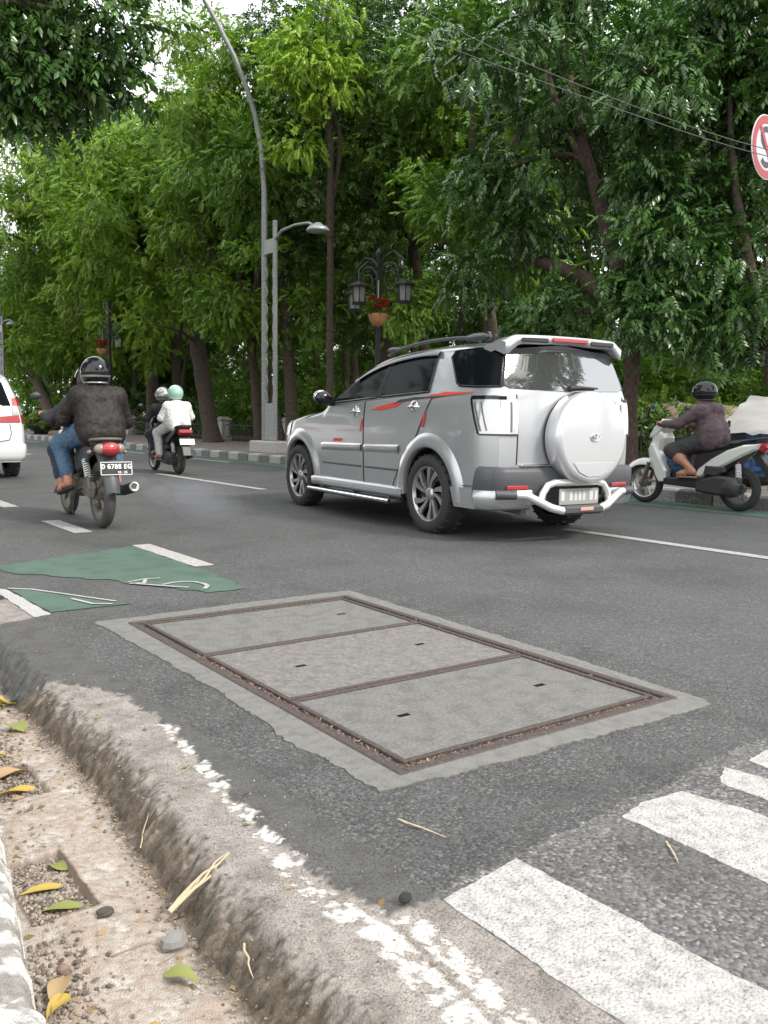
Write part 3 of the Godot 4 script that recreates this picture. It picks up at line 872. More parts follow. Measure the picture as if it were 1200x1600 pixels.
	leaflet(lm, Vector3(0, 0, 0.5), Vector3(0, 0, -1), Vector3.UP, 1.0, 0.5)
	var l2 := MultiMesh.new()
	l2.transform_format = MultiMesh.TRANSFORM_3D
	l2.use_colors = true
	l2.mesh = mesh_of(lm)
	l2.instance_count = 320
	for i in 320:
		var z := rng.randf_range(-3.9, -1.1)
		var x := (poly_at(KERB_FACE, z) + 0.03 + absf(rng.randfn(0, 0.06))) if i % 3 != 0 else (poly_at(BANK_FOOT, z) - absf(rng.randfn(0, 0.05)))
		if i % 11 == 0: x = rng.randf_range(0.85, 1.05)
		var b := Basis(Vector3.UP, rng.randf() * TAU) * Basis(Vector3(1, 0, 0), rng.randfn(0, 0.3)) * Basis(Vector3(0, 0, 1), rng.randfn(0, 0.4))
		var l := rng.randf_range(0.008, 0.03)
		l2.set_instance_transform(i, Transform3D(b.scaled(Vector3.ONE * l), Vector3(x, edge_height(x, z) + 0.004, z)))
		var g := rng.randf_range(0.5, 1.2)
		l2.set_instance_color(i, Color(0.26 * g, 0.18 * g, 0.09 * g))
	var li := MultiMeshInstance3D.new()
	li.multimesh = l2
	li.material_override = gm
	li.name = "leaf_litter"
	add_child(li, true)
	tag(li, "dull brown scraps of dead leaves along the gutter floor", "litter")
	li.set_meta("kind", "stuff")

# ---------------------------------------------------------------- cars
# A car body as a surface: half width over (place along the car, height). Local axes: x right, y up, +z to the rear, origin on the ground under the rear axle.
func pl(pts: Array, t: float) -> float:   # smooth polyline through [t, value]
	if t <= pts[0][0]: return pts[0][1]
	for i in pts.size() - 1:
		if t <= pts[i + 1][0]:
			var u: float = (t - pts[i][0]) / (pts[i + 1][0] - pts[i][0])
			var m0: float = (pts[i + 1][1] - pts[maxi(i - 1, 0)][1]) / maxf(pts[i + 1][0] - pts[maxi(i - 1, 0)][0], 1e-6)
			var m1: float = (pts[mini(i + 2, pts.size() - 1)][1] - pts[i][1]) / maxf(pts[mini(i + 2, pts.size() - 1)][0] - pts[i][0], 1e-6)
			var h: float = pts[i + 1][0] - pts[i][0]
			var u2 := u * u
			var u3 := u2 * u
			return (2 * u3 - 3 * u2 + 1) * pts[i][1] + (u3 - 2 * u2 + u) * h * m0 + (-2 * u3 + 3 * u2) * pts[i + 1][1] + (u3 - u2) * h * m1
	return pts[-1][1]

class Car:
	var top: Array; var plan: Array; var sect: Array; var zf: Array; var zr: Array
	var round_h := 0.13
	var arches: Array      # [z, y, radius]
	var sill := 0.27
	var bulge := 0.05
	var pl: Callable
	var z0 := 0.0
	var z1 := 0.0
	func half(zc: float, y: float) -> float:
		var w: float = pl.call(plan, zc) * pl.call(sect, y)
		var d: float = pl.call(top, zc) - y
		if d < round_h:
			w *= pow(maxf(0.0, 1.0 - pow(clampf(1.0 - d / round_h, 0, 1), 2.7)), 1.0 / 2.7)
		return w
	func zat(t: float, y: float) -> float:
		return lerpf(pl.call(zf, y), pl.call(zr, y), t)
	func side(z: float, y: float) -> float:
		var a: float = pl.call(zf, y)
		var b: float = pl.call(zr, y)
		return half(lerpf(z0, z1, clampf((z - a) / (b - a), 0, 1)), y)
	func on_side(s: float, z: float, y: float, off: float) -> Vector3:
		var x := side(z, y)
		var gz := (side(z + 0.01, y) - side(z - 0.01, y)) / 0.02
		var gy := (side(z, y + 0.01) - side(z, y - 0.01)) / 0.02
		var n := Vector3(1, -gy, -gz).normalized()
		return Vector3(s * (x + n.x * off), y + n.y * off, z + n.z * off)
	func rear_z(x: float, y: float) -> float:
		var w := maxf(half(z1, y), 0.05)
		return pl.call(zr, y) + bulge * (1.0 - pow(clampf(absf(x) / w, 0, 1), 2.0))
	func on_rear(x: float, y: float, off: float) -> Vector3:
		return Vector3(x, y, rear_z(x, y) + off)
	func low(z: float) -> float:
		var y := sill
		for a in arches:
			var d: float = absf(z - a[0])
			if d < a[2]: y = maxf(y, a[1] + sqrt(a[2] * a[2] - d * d))
		return y
	func shell(mb: Mb) -> void:
		var ts := []
		for i in 73: ts.append(i / 72.0)
		for a in arches:
			for e in [-1.0, -0.985, -0.93, 0.93, 0.985, 1.0]:
				ts.append((a[0] + e * a[2] * 1.001 - z0) / (z1 - z0))
		ts.sort()
		for s in [-1, 1]:
			var rows := []
			for t in ts:
				var zc := lerpf(z0, z1, t)
				var yt: float = pl.call(top, zc)
				var yl := low(zc)
				var r := PackedVector3Array()
				for k in 17:
					var y := lerpf(yl, yt - round_h, k / 16.0)
					r.append(Vector3(s * half(zc, y), y, zat(t, y)))
				for k in range(1, 15):
					var q := sin(PI * 0.5 * k / 14.0)
					var y := yt - round_h * (1.0 - q * q * (2.0 - q) if k < 14 else 0.0)
					if k == 14: y = yt
					r.append(Vector3(s * half(zc, y), y, zat(t, y)))
				rows.append(r)
			mb.grid(rows)
		for e in [0, 1]:   # ends
			var rows := []
			var zc: float = z1 if e else z0
			var yt: float = pl.call(top, zc)
			for k in 25:
				var y := lerpf(low(zc), yt, k / 24.0)
				var w := half(zc, y)
				var r := PackedVector3Array()
				for j in 21:
					var x := lerpf(-w, w, j / 20.0)
					r.append(Vector3(x, y, rear_z(x, y) if e else pl.call(zf, y) - bulge * 1.5 * (1.0 - pow(absf(x) / maxf(w, 0.05), 2.0))))
				rows.append(r)
			mb.grid(rows)
	# patch between a lower and an upper polyline of (z, y), lying off the side by off
	func patch(mb: Mb, s: float, lower: Array, upper: Array, off: float, nu := 6, nv := 8) -> void:
		var rows := []
		for v in nv + 1:
			var r := PackedVector3Array()
			for i in lower.size() - 1:
				for u in (nu if i < lower.size() - 2 else nu + 1):
					var a: Vector2 = (lower[i] as Vector2).lerp(lower[i + 1], u / float(nu))
					var b: Vector2 = (upper[i] as Vector2).lerp(upper[i + 1], u / float(nu))
					var p := a.lerp(b, v / float(nv))
					r.append(on_side(s, p.x, p.y, off))
			rows.append(r)
		mb.grid(rows)
	func rear_patch(mb: Mb, lower: Array, upper: Array, off: float, nu := 6, nv := 6) -> void:
		var rows := []
		for v in nv + 1:
			var r := PackedVector3Array()
			for i in lower.size() - 1:
				for u in (nu if i < lower.size() - 2 else nu + 1):
					var a: Vector2 = (lower[i] as Vector2).lerp(lower[i + 1], u / float(nu))
					var b: Vector2 = (upper[i] as Vector2).lerp(upper[i + 1], u / float(nu))
					var p := a.lerp(b, v / float(nv))
					r.append(on_rear(p.x, p.y, off))
			rows.append(r)
		mb.grid(rows)
	# a band wrapped round one rear corner, from the flank to |x| = xin on the back
	func wrap(s: float, y0: float, y1: float, za: float, zb: float, xin: float, off: float) -> Mb:
		var mb := Mb.new()
		var rows := []
		for v in 9:
			var y := lerpf(y0, y1, v / 8.0)
			var zs := lerpf(za, zb, v / 8.0)
			var ze: float = pl.call(zr, y)
			var w := half(z1, y)
			var r := PackedVector3Array()
			for i in 8: r.append(on_side(s, lerpf(zs, ze - 0.006, i / 8.0), y, off))
			for i in 9:
				var x := lerpf(w, xin, i / 8.0)
				var k := smoothstep(0.8, 1.0, x / w)
				r.append(Vector3(s * (x + off * k), y, rear_z(x, y) + off * (1.0 - 0.35 * k)))
			rows.append(r)
		mb.grid(rows)
		return mb
	# the outline of the tail at one height, from the left flank round the back to the right flank
	func tail_line(y: float, zstart: float, off: float, n := 10) -> PackedVector3Array:
		var r := PackedVector3Array()
		var ze: float = pl.call(zr, y)
		var w := half(z1, y)
		for i in n: r.append(on_side(-1, lerpf(zstart, ze - 0.004, i / float(n)), y, off))
		for i in 2 * n + 1:
			var x := lerpf(-w, w, i / (2.0 * n))
			var corner := smoothstep(0.8, 1.0, absf(x) / w)
			r.append(Vector3(x + signf(x) * off * corner, y, rear_z(x, y) + off * (1.0 - 0.35 * corner)))
		for i in n: r.append(on_side(1, lerpf(ze - 0.004, zstart, (i + 1) / float(n)), y, off))
		return r

func wheel(parent: Node3D, at: Vector3, r: float, w: float, side: float, rim_r: float, spokes: int) -> void:
	var n := Node3D.new()
	n.name = "wheel"
	parent.add_child(n, true)
	n.position = at
	var xf := Transform3D(Basis(Vector3(0, 0, 1), -PI / 2 * side), Vector3.ZERO)   # local y points outwards
	var t := Mb.new()
	var h := w * 0.5
	t.lathe([Vector2(rim_r * 0.96, h * 0.75), Vector2(rim_r + 0.012, h * 0.96), Vector2(r - 0.06, h * 1.02), Vector2(r - 0.02, h * 0.94), Vector2(r - 0.006, h * 0.8), Vector2(r, h * 0.55), Vector2(r, -h * 0.55), Vector2(r - 0.012, -h * 0.86), Vector2(r - 0.06, -h), Vector2(rim_r, -h * 0.9)], 44, xf)
	for k in 48:   # tread blocks
		var a := TAU * k / 48
		t.box(xf * Vector3(cos(a) * (r - 0.004), h * 0.66 * (1 if k % 2 else -1), sin(a) * (r - 0.004)), Vector3(0.05, 0.014, 0.022), 0.0, Basis(Vector3(1, 0, 0), -a + PI * 0.5) if false else Basis())
	part("tyre", t, M.rubber, n)
	var d := Mb.new()
	d.lathe([Vector2(0.001, h * 0.25), Vector2(rim_r * 0.8, h * 0.2), Vector2(rim_r * 0.97, h * 0.55), Vector2(rim_r * 0.97, -h * 0.8)], 36, xf)
	part("rim_barrel", d, M.gloss_black, n)
	var s := Mb.new()
	s.lathe([Vector2(rim_r * 0.93, h * 0.62), Vector2(rim_r * 0.97, h * 0.84), Vector2(rim_r, h * 0.9), Vector2(rim_r * 1.03, h * 0.84), Vector2(rim_r * 1.02, h * 0.7)], 44, xf)
	for k in spokes:
		for pair in [-1, 1]:
			var a0: float = TAU * k / spokes + pair * 0.17
			var a1: float = TAU * k / spokes + pair * 0.27 + 0.32
			var p := []
			for q in [[0.045, a0 - 0.22, 0.62], [0.045, a0 + 0.22, 0.62], [rim_r * 0.55, (a0 + a1) * 0.5 + 0.13, 0.74], [rim_r * 0.97, a1 + 0.13, 0.8], [rim_r * 0.97, a1 - 0.11, 0.8], [rim_r * 0.55, (a0 + a1) * 0.5 - 0.12, 0.74]]:
				p.append([Vector2(cos(q[1]) * q[0], sin(q[1]) * q[0]), h * q[2]])
			var up := PackedVector3Array()
			var dn := PackedVector3Array()
			for q in p:
				up.append(xf * Vector3(q[0].x, q[1], q[0].y))
				dn.append(xf * Vector3(q[0].x * 1.0, q[1] - 0.03, q[0].y))
			s.grid([dn, up], -1, true)
			s.quad(up[0], up[1], up[2], up[5], -1)
			s.quad(up[5], up[2], up[3], up[4], -1)
	part("rim", s, M.alloy, n)
	var c := Mb.new()
	c.lathe([Vector2(0.06, h * 0.5), Vector2(0.055, h * 0.7), Vector2(0.03, h * 0.76), Vector2(0.0005, h * 0.77)], 20, xf)
	part("hub_cap", c, M.alloy, n)

func text_mesh(parent: Node3D, called: String, what: String, size: float, m: Material, xf: Transform3D, depth := 0.002) -> void:
	var tm := TextMesh.new()
	var f := SystemFont.new()
	f.font_names = PackedStringArray(["Droid Sans"])
	f.font_weight = 700
	tm.font = f
	tm.text = what
	tm.font_size = 64
	tm.pixel_size = size / 64.0
	tm.depth = depth
	place_mesh(called, tm, m, parent, xf)

func build_suv() -> void:
	var t := thing("car", "silver sport utility car with a covered spare wheel on its tailgate", "car", Vector3(5.67, 0, -5.94), deg_to_rad(-6.0))
	var c := Car.new()
	c.pl = pl
	c.z0 = -3.38; c.z1 = 0.86
	c.top = [[-3.38, 0.84], [-3.28, 0.95], [-3.1, 1.01], [-2.7, 1.07], [-2.22, 1.125], [-2.0, 1.22], [-1.6, 1.42], [-1.25, 1.565], [-0.95, 1.63], [-0.4, 1.665], [0.2, 1.67], [0.6, 1.655], [0.86, 1.62]]
	c.plan = [[-3.38, 0.6], [-3.3, 0.67], [-3.15, 0.735], [-2.9, 0.775], [-2.3, 0.79], [-1.0, 0.8], [0.3, 0.8], [0.6, 0.785], [0.76, 0.755], [0.86, 0.69]]
	c.sect = [[0.2, 0.96], [0.4, 0.985], [0.7, 1.0], [0.9, 1.0], [1.05, 0.99], [1.16, 0.972], [1.26, 0.93], [1.4, 0.872], [1.55, 0.81], [1.7, 0.74]]
	c.zf = [[0.2, -3.36], [0.45, -3.42], [0.7, -3.4], [0.9, -3.34], [1.1, -3.28], [1.7, -3.25]]
	c.zr = [[0.2, 0.83], [0.5, 0.865], [0.9, 0.87], [1.15, 0.86], [1.3, 0.83], [1.5, 0.765], [1.7, 0.7]]
	c.round_h = 0.1
	c.arches = [[0.0, 0.345, 0.415], [-2.685, 0.345, 0.415]]
	c.sill = 0.31
	var b := Mb.new()
	c.shell(b)
	part("body", b, M.silver, t)
	var und := Mb.new()
	und.box(Vector3(0, 0.42, -1.34), Vector3(1.3, 0.3, 1.85), 0.03)
	und.box(Vector3(0, 0.46, 0.58), Vector3(1.3, 0.24, 0.36), 0.03)
	und.box(Vector3(0, 0.45, -3.2), Vector3(1.1, 0.25, 0.2), 0.02)
	und.box(Vector3(0, 0.75, -1.3), Vector3(1.25, 0.4, 3.4), 0.02)
	for z in [0.0, -2.685]: und.tube([Vector3(-0.7, 0.345, z), Vector3(0.7, 0.345, z)], 0.05, 10)
	part("underbody", und, M.black_plastic, t)
	# wheel wells and flared arches
	for z in [0.0, -2.685]:
		for s in [-1.0, 1.0]:
			var well := Mb.new()
			var rows := []
			for k in 25:
				var a := PI * k / 24.0
				var zz: float = z + cos(a) * 0.414
				var yy := 0.345 + sin(a) * 0.414
				rows.append(PackedVector3Array([Vector3(s * 0.45, yy, zz), Vector3(s * (c.side(zz, maxf(yy, 0.32)) - 0.004), yy, zz)]))
			well.grid(rows)
			well.quad(Vector3(s * 0.45, 0.3, z - 0.42), Vector3(s * 0.45, 0.3, z + 0.42), Vector3(s * 0.45, 0.78, z + 0.42), Vector3(s * 0.45, 0.78, z - 0.42), -1)
			part("wheel_well", well, M.black_plastic, t)
			var fl := Mb.new()
			rows = []
			for k in 33:
				var a := lerpf(-0.08, PI + 0.08, k / 32.0)
				var r := PackedVector3Array()
				for q in [[0.405, -0.03], [0.407, 0.02], [0.42, 0.03], [0.46, 0.028], [0.51, 0.014], [0.54, -0.004]]:
					var zz: float = z + cos(a) * q[0]
					var yy: float = maxf(0.345 + sin(a) * q[0], 0.3)
					r.append(Vector3(s * (c.side(zz, maxf(yy, 0.3)) + q[1]), yy, zz))
				rows.append(r)
			fl.grid(rows)
			part("wheel_arch_flare", fl, M.silver, t)
			wheel(t, Vector3(s * 0.705, 0.345, z), 0.345, 0.22, s, 0.24, 5)
	# doors with seams, glass and handles on both flanks
	for s in [-1.0, 1.0]:
		var doors := [
			[[[-2.1, 0.37], [-1.9, 0.36], [-1.17, 0.36]], [[-2.06, 1.11], [-1.87, 1.125], [-1.17, 1.16]]],
			[[[-1.145, 0.36], [-0.62, 0.36], [-0.44, 0.62], [-0.2, 0.83]], [[-1.145, 1.162], [-0.62, 1.19], [-0.3, 1.2], [0.03, 1.205]]]]
		for d in doors:
			var dm := Mb.new()
			var dn := Mb.new()
			c.patch(dm, s, v2(d[0]), v2(d[1]), 0.007, 5, 12)
			var lo := v2(d[0])
			var hi := v2(d[1])
			for i in lo.size():
				lo[i] += Vector2(-0.009 if i == 0 else (0.009 if i == lo.size() - 1 else 0.0), -0.008)
				hi[i] += Vector2(-0.009 if i == 0 else (0.009 if i == hi.size() - 1 else 0.0), 0.006)
			c.patch(dn, s, lo, hi, 0.003, 5, 12)
			var door := part("door", dm, M.silver, t)
			part("door_seam", dn, M.seam, door)
			var hz: float = d[1][-1][0] - (0.16 if d == doors[0] else 0.27)
			var hy := 1.06 if d == doors[0] else 1.1
			var hm := Mb.new()
			var hp := c.on_side(s, hz, hy, 0.03)
			hm.tube([hp + Vector3(-s * 0.025, 0, -0.085), hp + Vector3(0, 0, -0.06), hp + Vector3(0, 0.004, 0), hp + Vector3(0, 0, 0.06), hp + Vector3(-s * 0.025, 0, 0.085)], [0.009, 0.013, 0.015, 0.013, 0.009], 8)
			part("handle", hm, M.chrome, door)
			var cup := Mb.new()
			var cx := c.on_side(s, hz, hy, 0.006)
			cup.lathe([Vector2(0.06, -0.002), Vector2(0.057, 0.006), Vector2(0.045, 0.004), Vector2(0.001, 0.002)], 20, Transform3D(Basis(Vector3(0, 0, 1), -PI / 2 * s), cx))
			part("handle_cup", cup, M.chrome, door)
			# raised rubbing strip on the door
			var ms := Mb.new()
			var za: float = d[0][0][0] + 0.02
			var zb: float = d[1][-1][0] - (0.02 if d == doors[0] else 0.5)
			var rows := []
			for i in 9:
				var z := lerpf(za, zb, i / 8.0)
				var y := 0.7 + 0.02 * (z + 2.0) / 1.6
				rows.append(PackedVector3Array([c.on_side(s, z, y - 0.04, 0.006), c.on_side(s, z, y - 0.03, 0.024), c.on_side(s, z, y + 0.025, 0.026), c.on_side(s, z, y + 0.04, 0.006)]))
			ms.grid(rows)
			part("rubbing_strip", ms, M.silver, door)
			var gs := Mb.new()
			rows = []
			for i in 9:
				var z := lerpf(za, zb, i / 8.0)
				rows.append(PackedVector3Array([c.on_side(s, z, 0.515, 0.0075), c.on_side(s, z, 0.522, 0.016), c.on_side(s, z, 0.535, 0.0075)]))
			gs.grid(rows)
			part("lower_trim", gs, M.grey_plastic, door)
		# side glass in one dark band with pillars between
		for g in [
			[[[-1.86, 1.155], [-1.6, 1.166], [-0.97, 1.195]], [[-1.83, 1.185], [-1.52, 1.36], [-0.86, 1.535]]],
			[[[-0.93, 1.197], [-0.5, 1.215], [-0.06, 1.232]], [[-0.82, 1.54], [-0.4, 1.575], [-0.08, 1.57]]],
			[[[0.33, 1.3], [0.38, 1.274], [0.6, 1.262], [0.825, 1.26]], [[0.15, 1.52], [0.18, 1.575], [0.5, 1.58], [0.735, 1.565]]]]:
			var gm := Mb.new()
			var fr := Mb.new()
			c.patch(gm, s, v2(g[0]), v2(g[1]), 0.008, 6, 10)
			part("window", gm, M.glass, t)
			var loop := []
			var all: Array = g[0].duplicate()
			var rev: Array = g[1].duplicate()
			rev.reverse()
			all.append_array(rev)
			for i in all.size():
				var a := Vector2(all[i][0], all[i][1])
				var e := Vector2(all[(i + 1) % all.size()][0], all[(i + 1) % all.size()][1])
				for k in 5:
					var p := a.lerp(e, k / 5.0)
					loop.append(c.on_side(s, p.x, p.y, 0.006))
			fr.tube(loop, 0.009, 6, 0, true)
			part("window_frame", fr, M.gloss_black, t)
		var bp := Mb.new()
		c.patch(bp, s, v2([[-0.965, 1.197], [-0.935, 1.197]]), v2([[-0.855, 1.537], [-0.825, 1.54]]), 0.007, 2, 8)
		part("window_pillar", bp, M.gloss_black, t)
		# rain visor over the doors
		var rv := Mb.new()
		var rr := []
		for i in 21:
			var u := i / 20.0
			var z := lerpf(-1.45, -0.04, u)
			var y: float = pl([[-1.45, 1.39], [-1.2, 1.475], [-0.86, 1.545], [-0.4, 1.583], [-0.04, 1.58]], z)
			rr.append(PackedVector3Array([c.on_side(s, z, y + 0.012, 0.009), c.on_side(s, z, y - 0.018, 0.03), c.on_side(s, z, y - 0.045, 0.034)]))
		rv.grid(rr)
		part("rain_visor", rv, M.gloss_black, t)
		# stickers
		for q in [[[[-1.02, 1.075], [-0.8, 1.078], [-0.55, 1.105], [-0.45, 1.138]], [[-1.02, 1.08], [-0.78, 1.122], [-0.6, 1.142], [-0.45, 1.153]]], [[[0.02, 1.185], [0.25, 1.196], [0.6, 1.212]], [[-0.06, 1.192], [0.2, 1.226], [0.6, 1.216]]],
			[[[-1.23, 0.87], [-1.2, 0.87]], [[-1.2, 0.99], [-1.165, 0.99]]], [[[-0.1, 0.925], [-0.07, 0.925]], [[-0.07, 1.045], [-0.035, 1.045]]], [[[-1.83, 0.755], [-1.62, 0.76]], [[-1.78, 0.79], [-1.6, 0.79]]]]:
			var st := Mb.new()
			c.patch(st, s, v2(q[0]), v2(q[1]), 0.0105, 4, 4)
			part("red_sticker", st, M.red_sticker, t)
		var sb := Mb.new()
		c.patch(sb, s, v2([[-0.62, 1.128], [-0.3, 1.16], [0.2, 1.19]]), v2([[-0.5, 1.168], [-0.25, 1.188], [0.2, 1.194]]), 0.0118, 4, 2)
		part("black_sticker", sb, M.black_sticker, t)
		# mirror
		var mr := Mb.new()
		mr.ell(Vector3(s * 0.905, 1.2, -1.83), Vector3(0.105, 0.075, 0.06), 14, 8)
		mr.tube([Vector3(s * 0.75, 1.14, -1.86), Vector3(s * 0.85, 1.16, -1.84)], 0.03, 8)
		part("mirror", mr, M.gloss_black, t)
		var mc := Mb.new()
		mc.ell(Vector3(s * 0.92, 1.215, -1.86), Vector3(0.095, 0.07, 0.055), 14, 8)
		part("mirror_shell", mc, M.chrome, t)
		# running board
		var rb := Mb.new()
		rb.box(Vector3(s * 0.83, 0.235, -1.345), Vector3(0.17, 0.035, 1.72), 0.012)
		for z in [-2.05, -1.35, -0.65]: rb.box(Vector3(s * 0.72, 0.27, z), Vector3(0.2, 0.03, 0.05), 0.0)
		part("running_board", rb, M.grey_plastic, t)
		var re := Mb.new()
		re.tube([Vector3(s * 0.905, 0.243, -2.2), Vector3(s * 0.912, 0.243, -1.34), Vector3(s * 0.905, 0.243, -0.48)], 0.02, 8)
		part("board_edge", re, M.chrome, t)
		# side skirt
		var sk := Mb.new()
		var rows := []
		for i in 21:
			var z := lerpf(-2.3, -0.4, i / 20.0)
			rows.append(PackedVector3Array([Vector3(s * 0.7, 0.265, z), Vector3(s * 0.8, 0.27, z), Vector3(s * 0.825, 0.295, z), Vector3(s * 0.825, 0.36, z), Vector3(s * 0.8, 0.375, z), Vector3(s * 0.775, 0.377, z)]))
		sk.grid(rows)
		part("side_skirt", sk, M.silver, t)
		# roof rail
		var ra := Mb.new()
		var rp := []
		for i in 17:
			var u := i / 16.0
			var z := lerpf(-1.12, 0.48, u)
			rp.append(Vector3(s * (0.545 + 0.015 * sin(PI * u)), pl(c.top, z) - 0.015 + 0.048 * pow(sin(PI * clampf(u * 0.94 + 0.05, 0, 1)), 0.4), z))
		ra.tube(rp, 0.015, 8)
		part("roof_rail", ra, M.grey_plastic, t)
		var rf := Mb.new()
		rf.box(Vector3(s * 0.55, 1.685, 0.36), Vector3(0.07, 0.07, 0.36), 0.028)
		rf.box(Vector3(s * 0.545, 1.66, -1.02), Vector3(0.06, 0.055, 0.2), 0.02)
		part("rail_foot", rf, M.grey_plastic, t)
		# lamps at the tail: one piece wrapped round the corner
		var lamp := part("tail_light", c.wrap(s, 0.88, 1.165, 0.715, 0.6, 0.53, 0.012), M.clear_lens, t)
		for q in [[[[0.725, 0.905], [0.74, 0.905]], [[0.635, 1.14], [0.65, 1.14]]], [[[0.78, 0.91], [0.79, 0.91]], [[0.71, 1.14], [0.72, 1.14]]]]:
			var tr := Mb.new()
			c.patch(tr, s, v2(q[0]), v2(q[1]), 0.0165, 2, 6)
			part("lamp_divider", tr, M.smoke_lens, lamp)
		var rb2 := Mb.new()
		c.rear_patch(rb2, v2([[s * 0.6, 0.9], [s * 0.585, 0.9]]), v2([[s * 0.6, 1.14], [s * 0.585, 1.14]]), 0.016, 2, 6)
		part("lamp_divider", rb2, M.smoke_lens, lamp)
		var tb := Mb.new()
		for e in [[0.872, 0.72, 0.886, 0.713], [1.158, 0.6, 1.186, 0.588]]:
			var w := c.wrap(s, e[0], e[2], e[1], e[3], 0.53 if e[0] < 1.0 else 0.62, 0.016)
			tb.v.append_array(w.v); tb.s.append_array(w.s)
		c.patch(tb, s, v2([[0.700, 0.88], [0.722, 0.88]]), v2([[0.585, 1.17], [0.61, 1.17]]), 0.0165, 2, 6)
		part("lamp_rim", tb, M.gloss_black, lamp)
		# head lamp
		var hl := Mb.new()
		c.patch(hl, s, v2([[-3.3, 0.76], [-3.0, 0.8]]), v2([[-3.28, 0.9], [-2.92, 0.96]]), 0.01, 5, 5)
		part("headlight", hl, M.clear_lens, t)
	# windscreen and rear glass
	var ws := Mb.new()
	var rows := []
	for i in 13:
		var z := lerpf(-2.18, -1.2, i / 12.0)
		var tt: float = (z - c.z0) / (c.z1 - c.z0)
		var r := PackedVector3Array()
		var yt: float = pl(c.top, z)
		for j in 17:
			var u := lerpf(-0.93, 0.93, j / 16.0)
			var y := yt - c.round_h * (1.0 - pow(1.0 - pow(absf(u), 2.7), 1.0 / 2.7))
			r.append(Vector3(u * pl(c.plan, z) * pl(c.sect, y), y + 0.012, c.zat(tt, y) - 0.006))
		rows.append(r)
	ws.grid(rows)
	part("windscreen", ws, M.glass, t)
	var rg := Mb.new()
	c.rear_patch(rg, v2([[-0.63, 1.275], [-0.6, 1.25], [0.0, 1.235], [0.6, 1.25], [0.63, 1.275]]), v2([[-0.575, 1.54], [-0.55, 1.575], [0.0, 1.59], [0.55, 1.575], [0.575, 1.54]]), 0.008, 5, 10)
	part("rear_window", rg, M.glass_rear, t)
	# dark corner between quarter glass and rear glass
	for s in [-1.0, 1.0]:
		var cm := c.wrap(s, 1.262, 1.57, 0.8, 0.7, 0.56, 0.0062)
		part("corner_glass", cm, M.gloss_black, t)
	var wp := Mb.new()
	wp.tube([c.on_rear(-0.02, 1.262, 0.03), c.on_rear(0.1, 1.27, 0.035), c.on_rear(0.3, 1.268, 0.03)], [0.022, 0.014, 0.007], 8)
	part("rear_wiper", wp, M.black_plastic, t)
	# spoiler over the rear glass: thick blade with drooping ends, vents and a brake light
	var sp := Mb.new()
	rows = []
	for j in 33:
		var x := lerpf(-0.625, 0.625, j / 32.0)
		var e: float = absf(x) / 0.625
		var dn := -0.035 * x * x - 0.05 * smoothstep(0.8, 1.0, e)
		var bk := 0.05 * (1.0 - pow(e, 4.0))
		var th := 0.05 + 0.03 * smoothstep(0.75, 0.95, e) - 0.012 * smoothstep(0.35, 0.2, e)
		rows.append(PackedVector3Array([Vector3(x, 1.63 + dn, 0.48), Vector3(x, 1.672 + dn, 0.6), Vector3(x, 1.688 + dn, 0.78 + bk), Vector3(x, 1.68 + dn, 0.825 + bk), Vector3(x, 1.67 + dn, 0.835 + bk), Vector3(x, 1.67 + dn - th, 0.83 + bk), Vector3(x, 1.66 + dn - th, 0.82 + bk), Vector3(x, 1.62 + dn, 0.7), Vector3(x, 1.6 + dn, 0.6)]))
	sp.grid(rows)
	sp.fan(rows[0]); sp.fan(rows[32])
	var spo := part("spoiler", sp, M.silver, t)
	for s in [-1, 1]:
		var vent := Mb.new()
		vent.box(Vector3(s * 0.36, 1.637, 0.879), Vector3(0.26, 0.036, 0.02), 0.006, Basis(Vector3.UP, s * 0.045))
		part("spoiler_vent", vent, M.gloss_black, spo)
	var bl := Mb.new()
	bl.box(Vector3(0, 1.648, 0.888), Vector3(0.38, 0.034, 0.02), 0.006)
	part("brake_light", bl, M.red_lens, spo)
	# tailgate seam, bumper, reflectors
	var sm := Mb.new()
	sm.tube([c.on_rear(-0.53, 1.2, 0.002), c.on_rear(-0.525, 0.9, 0.003), c.on_rear(-0.53, 0.64, 0.003)], 0.005, 6)
	sm.tube([c.on_rear(0.63, 1.2, 0.002), c.on_rear(0.6, 0.9, 0.003), c.on_rear(0.6, 0.64, 0.003)], 0.005, 6)
	part("tailgate_seam", sm, M.seam, t)
	var ch := Mb.new()
	ch.box(Vector3(-0.3, 0.635, c.rear_z(-0.3, 0.63) + 0.012), Vector3(0.42, 0.02, 0.03), 0.006)
	part("chrome_strip", ch, M.chrome, t)
	var bu := Mb.new()
	rows = []
	for q in [[0.33, 0.005], [0.335, 0.035], [0.4, 0.05], [0.5, 0.055], [0.58, 0.05], [0.615, 0.035], [0.625, 0.0]]:
		rows.append(c.tail_line(q[0], 0.66 + 0.2 * (q[0] - 0.33), q[1]))
	bu.grid(rows)
	var bumper := part("rear_bumper", bu, M.grey_plastic, t)
	var lip := Mb.new()
	rows = []
	for q in [[0.27, -0.04], [0.275, 0.03], [0.3, 0.062], [0.36, 0.068], [0.42, 0.066], [0.44, 0.05]]:
		var line := c.tail_line(q[0], 0.63, q[1])
		rows.append(line)
	for i in rows.size():
		var l: PackedVector3Array = rows[i]
		rows[i] = [l.slice(3, 15), l.slice(l.size() - 15, l.size() - 3)]
	for s in 2:
		var rs := []
		for i in rows.size(): rs.append(rows[i][s])
		lip.grid(rs)
	part("lower_corner", lip, M.silver, bumper)
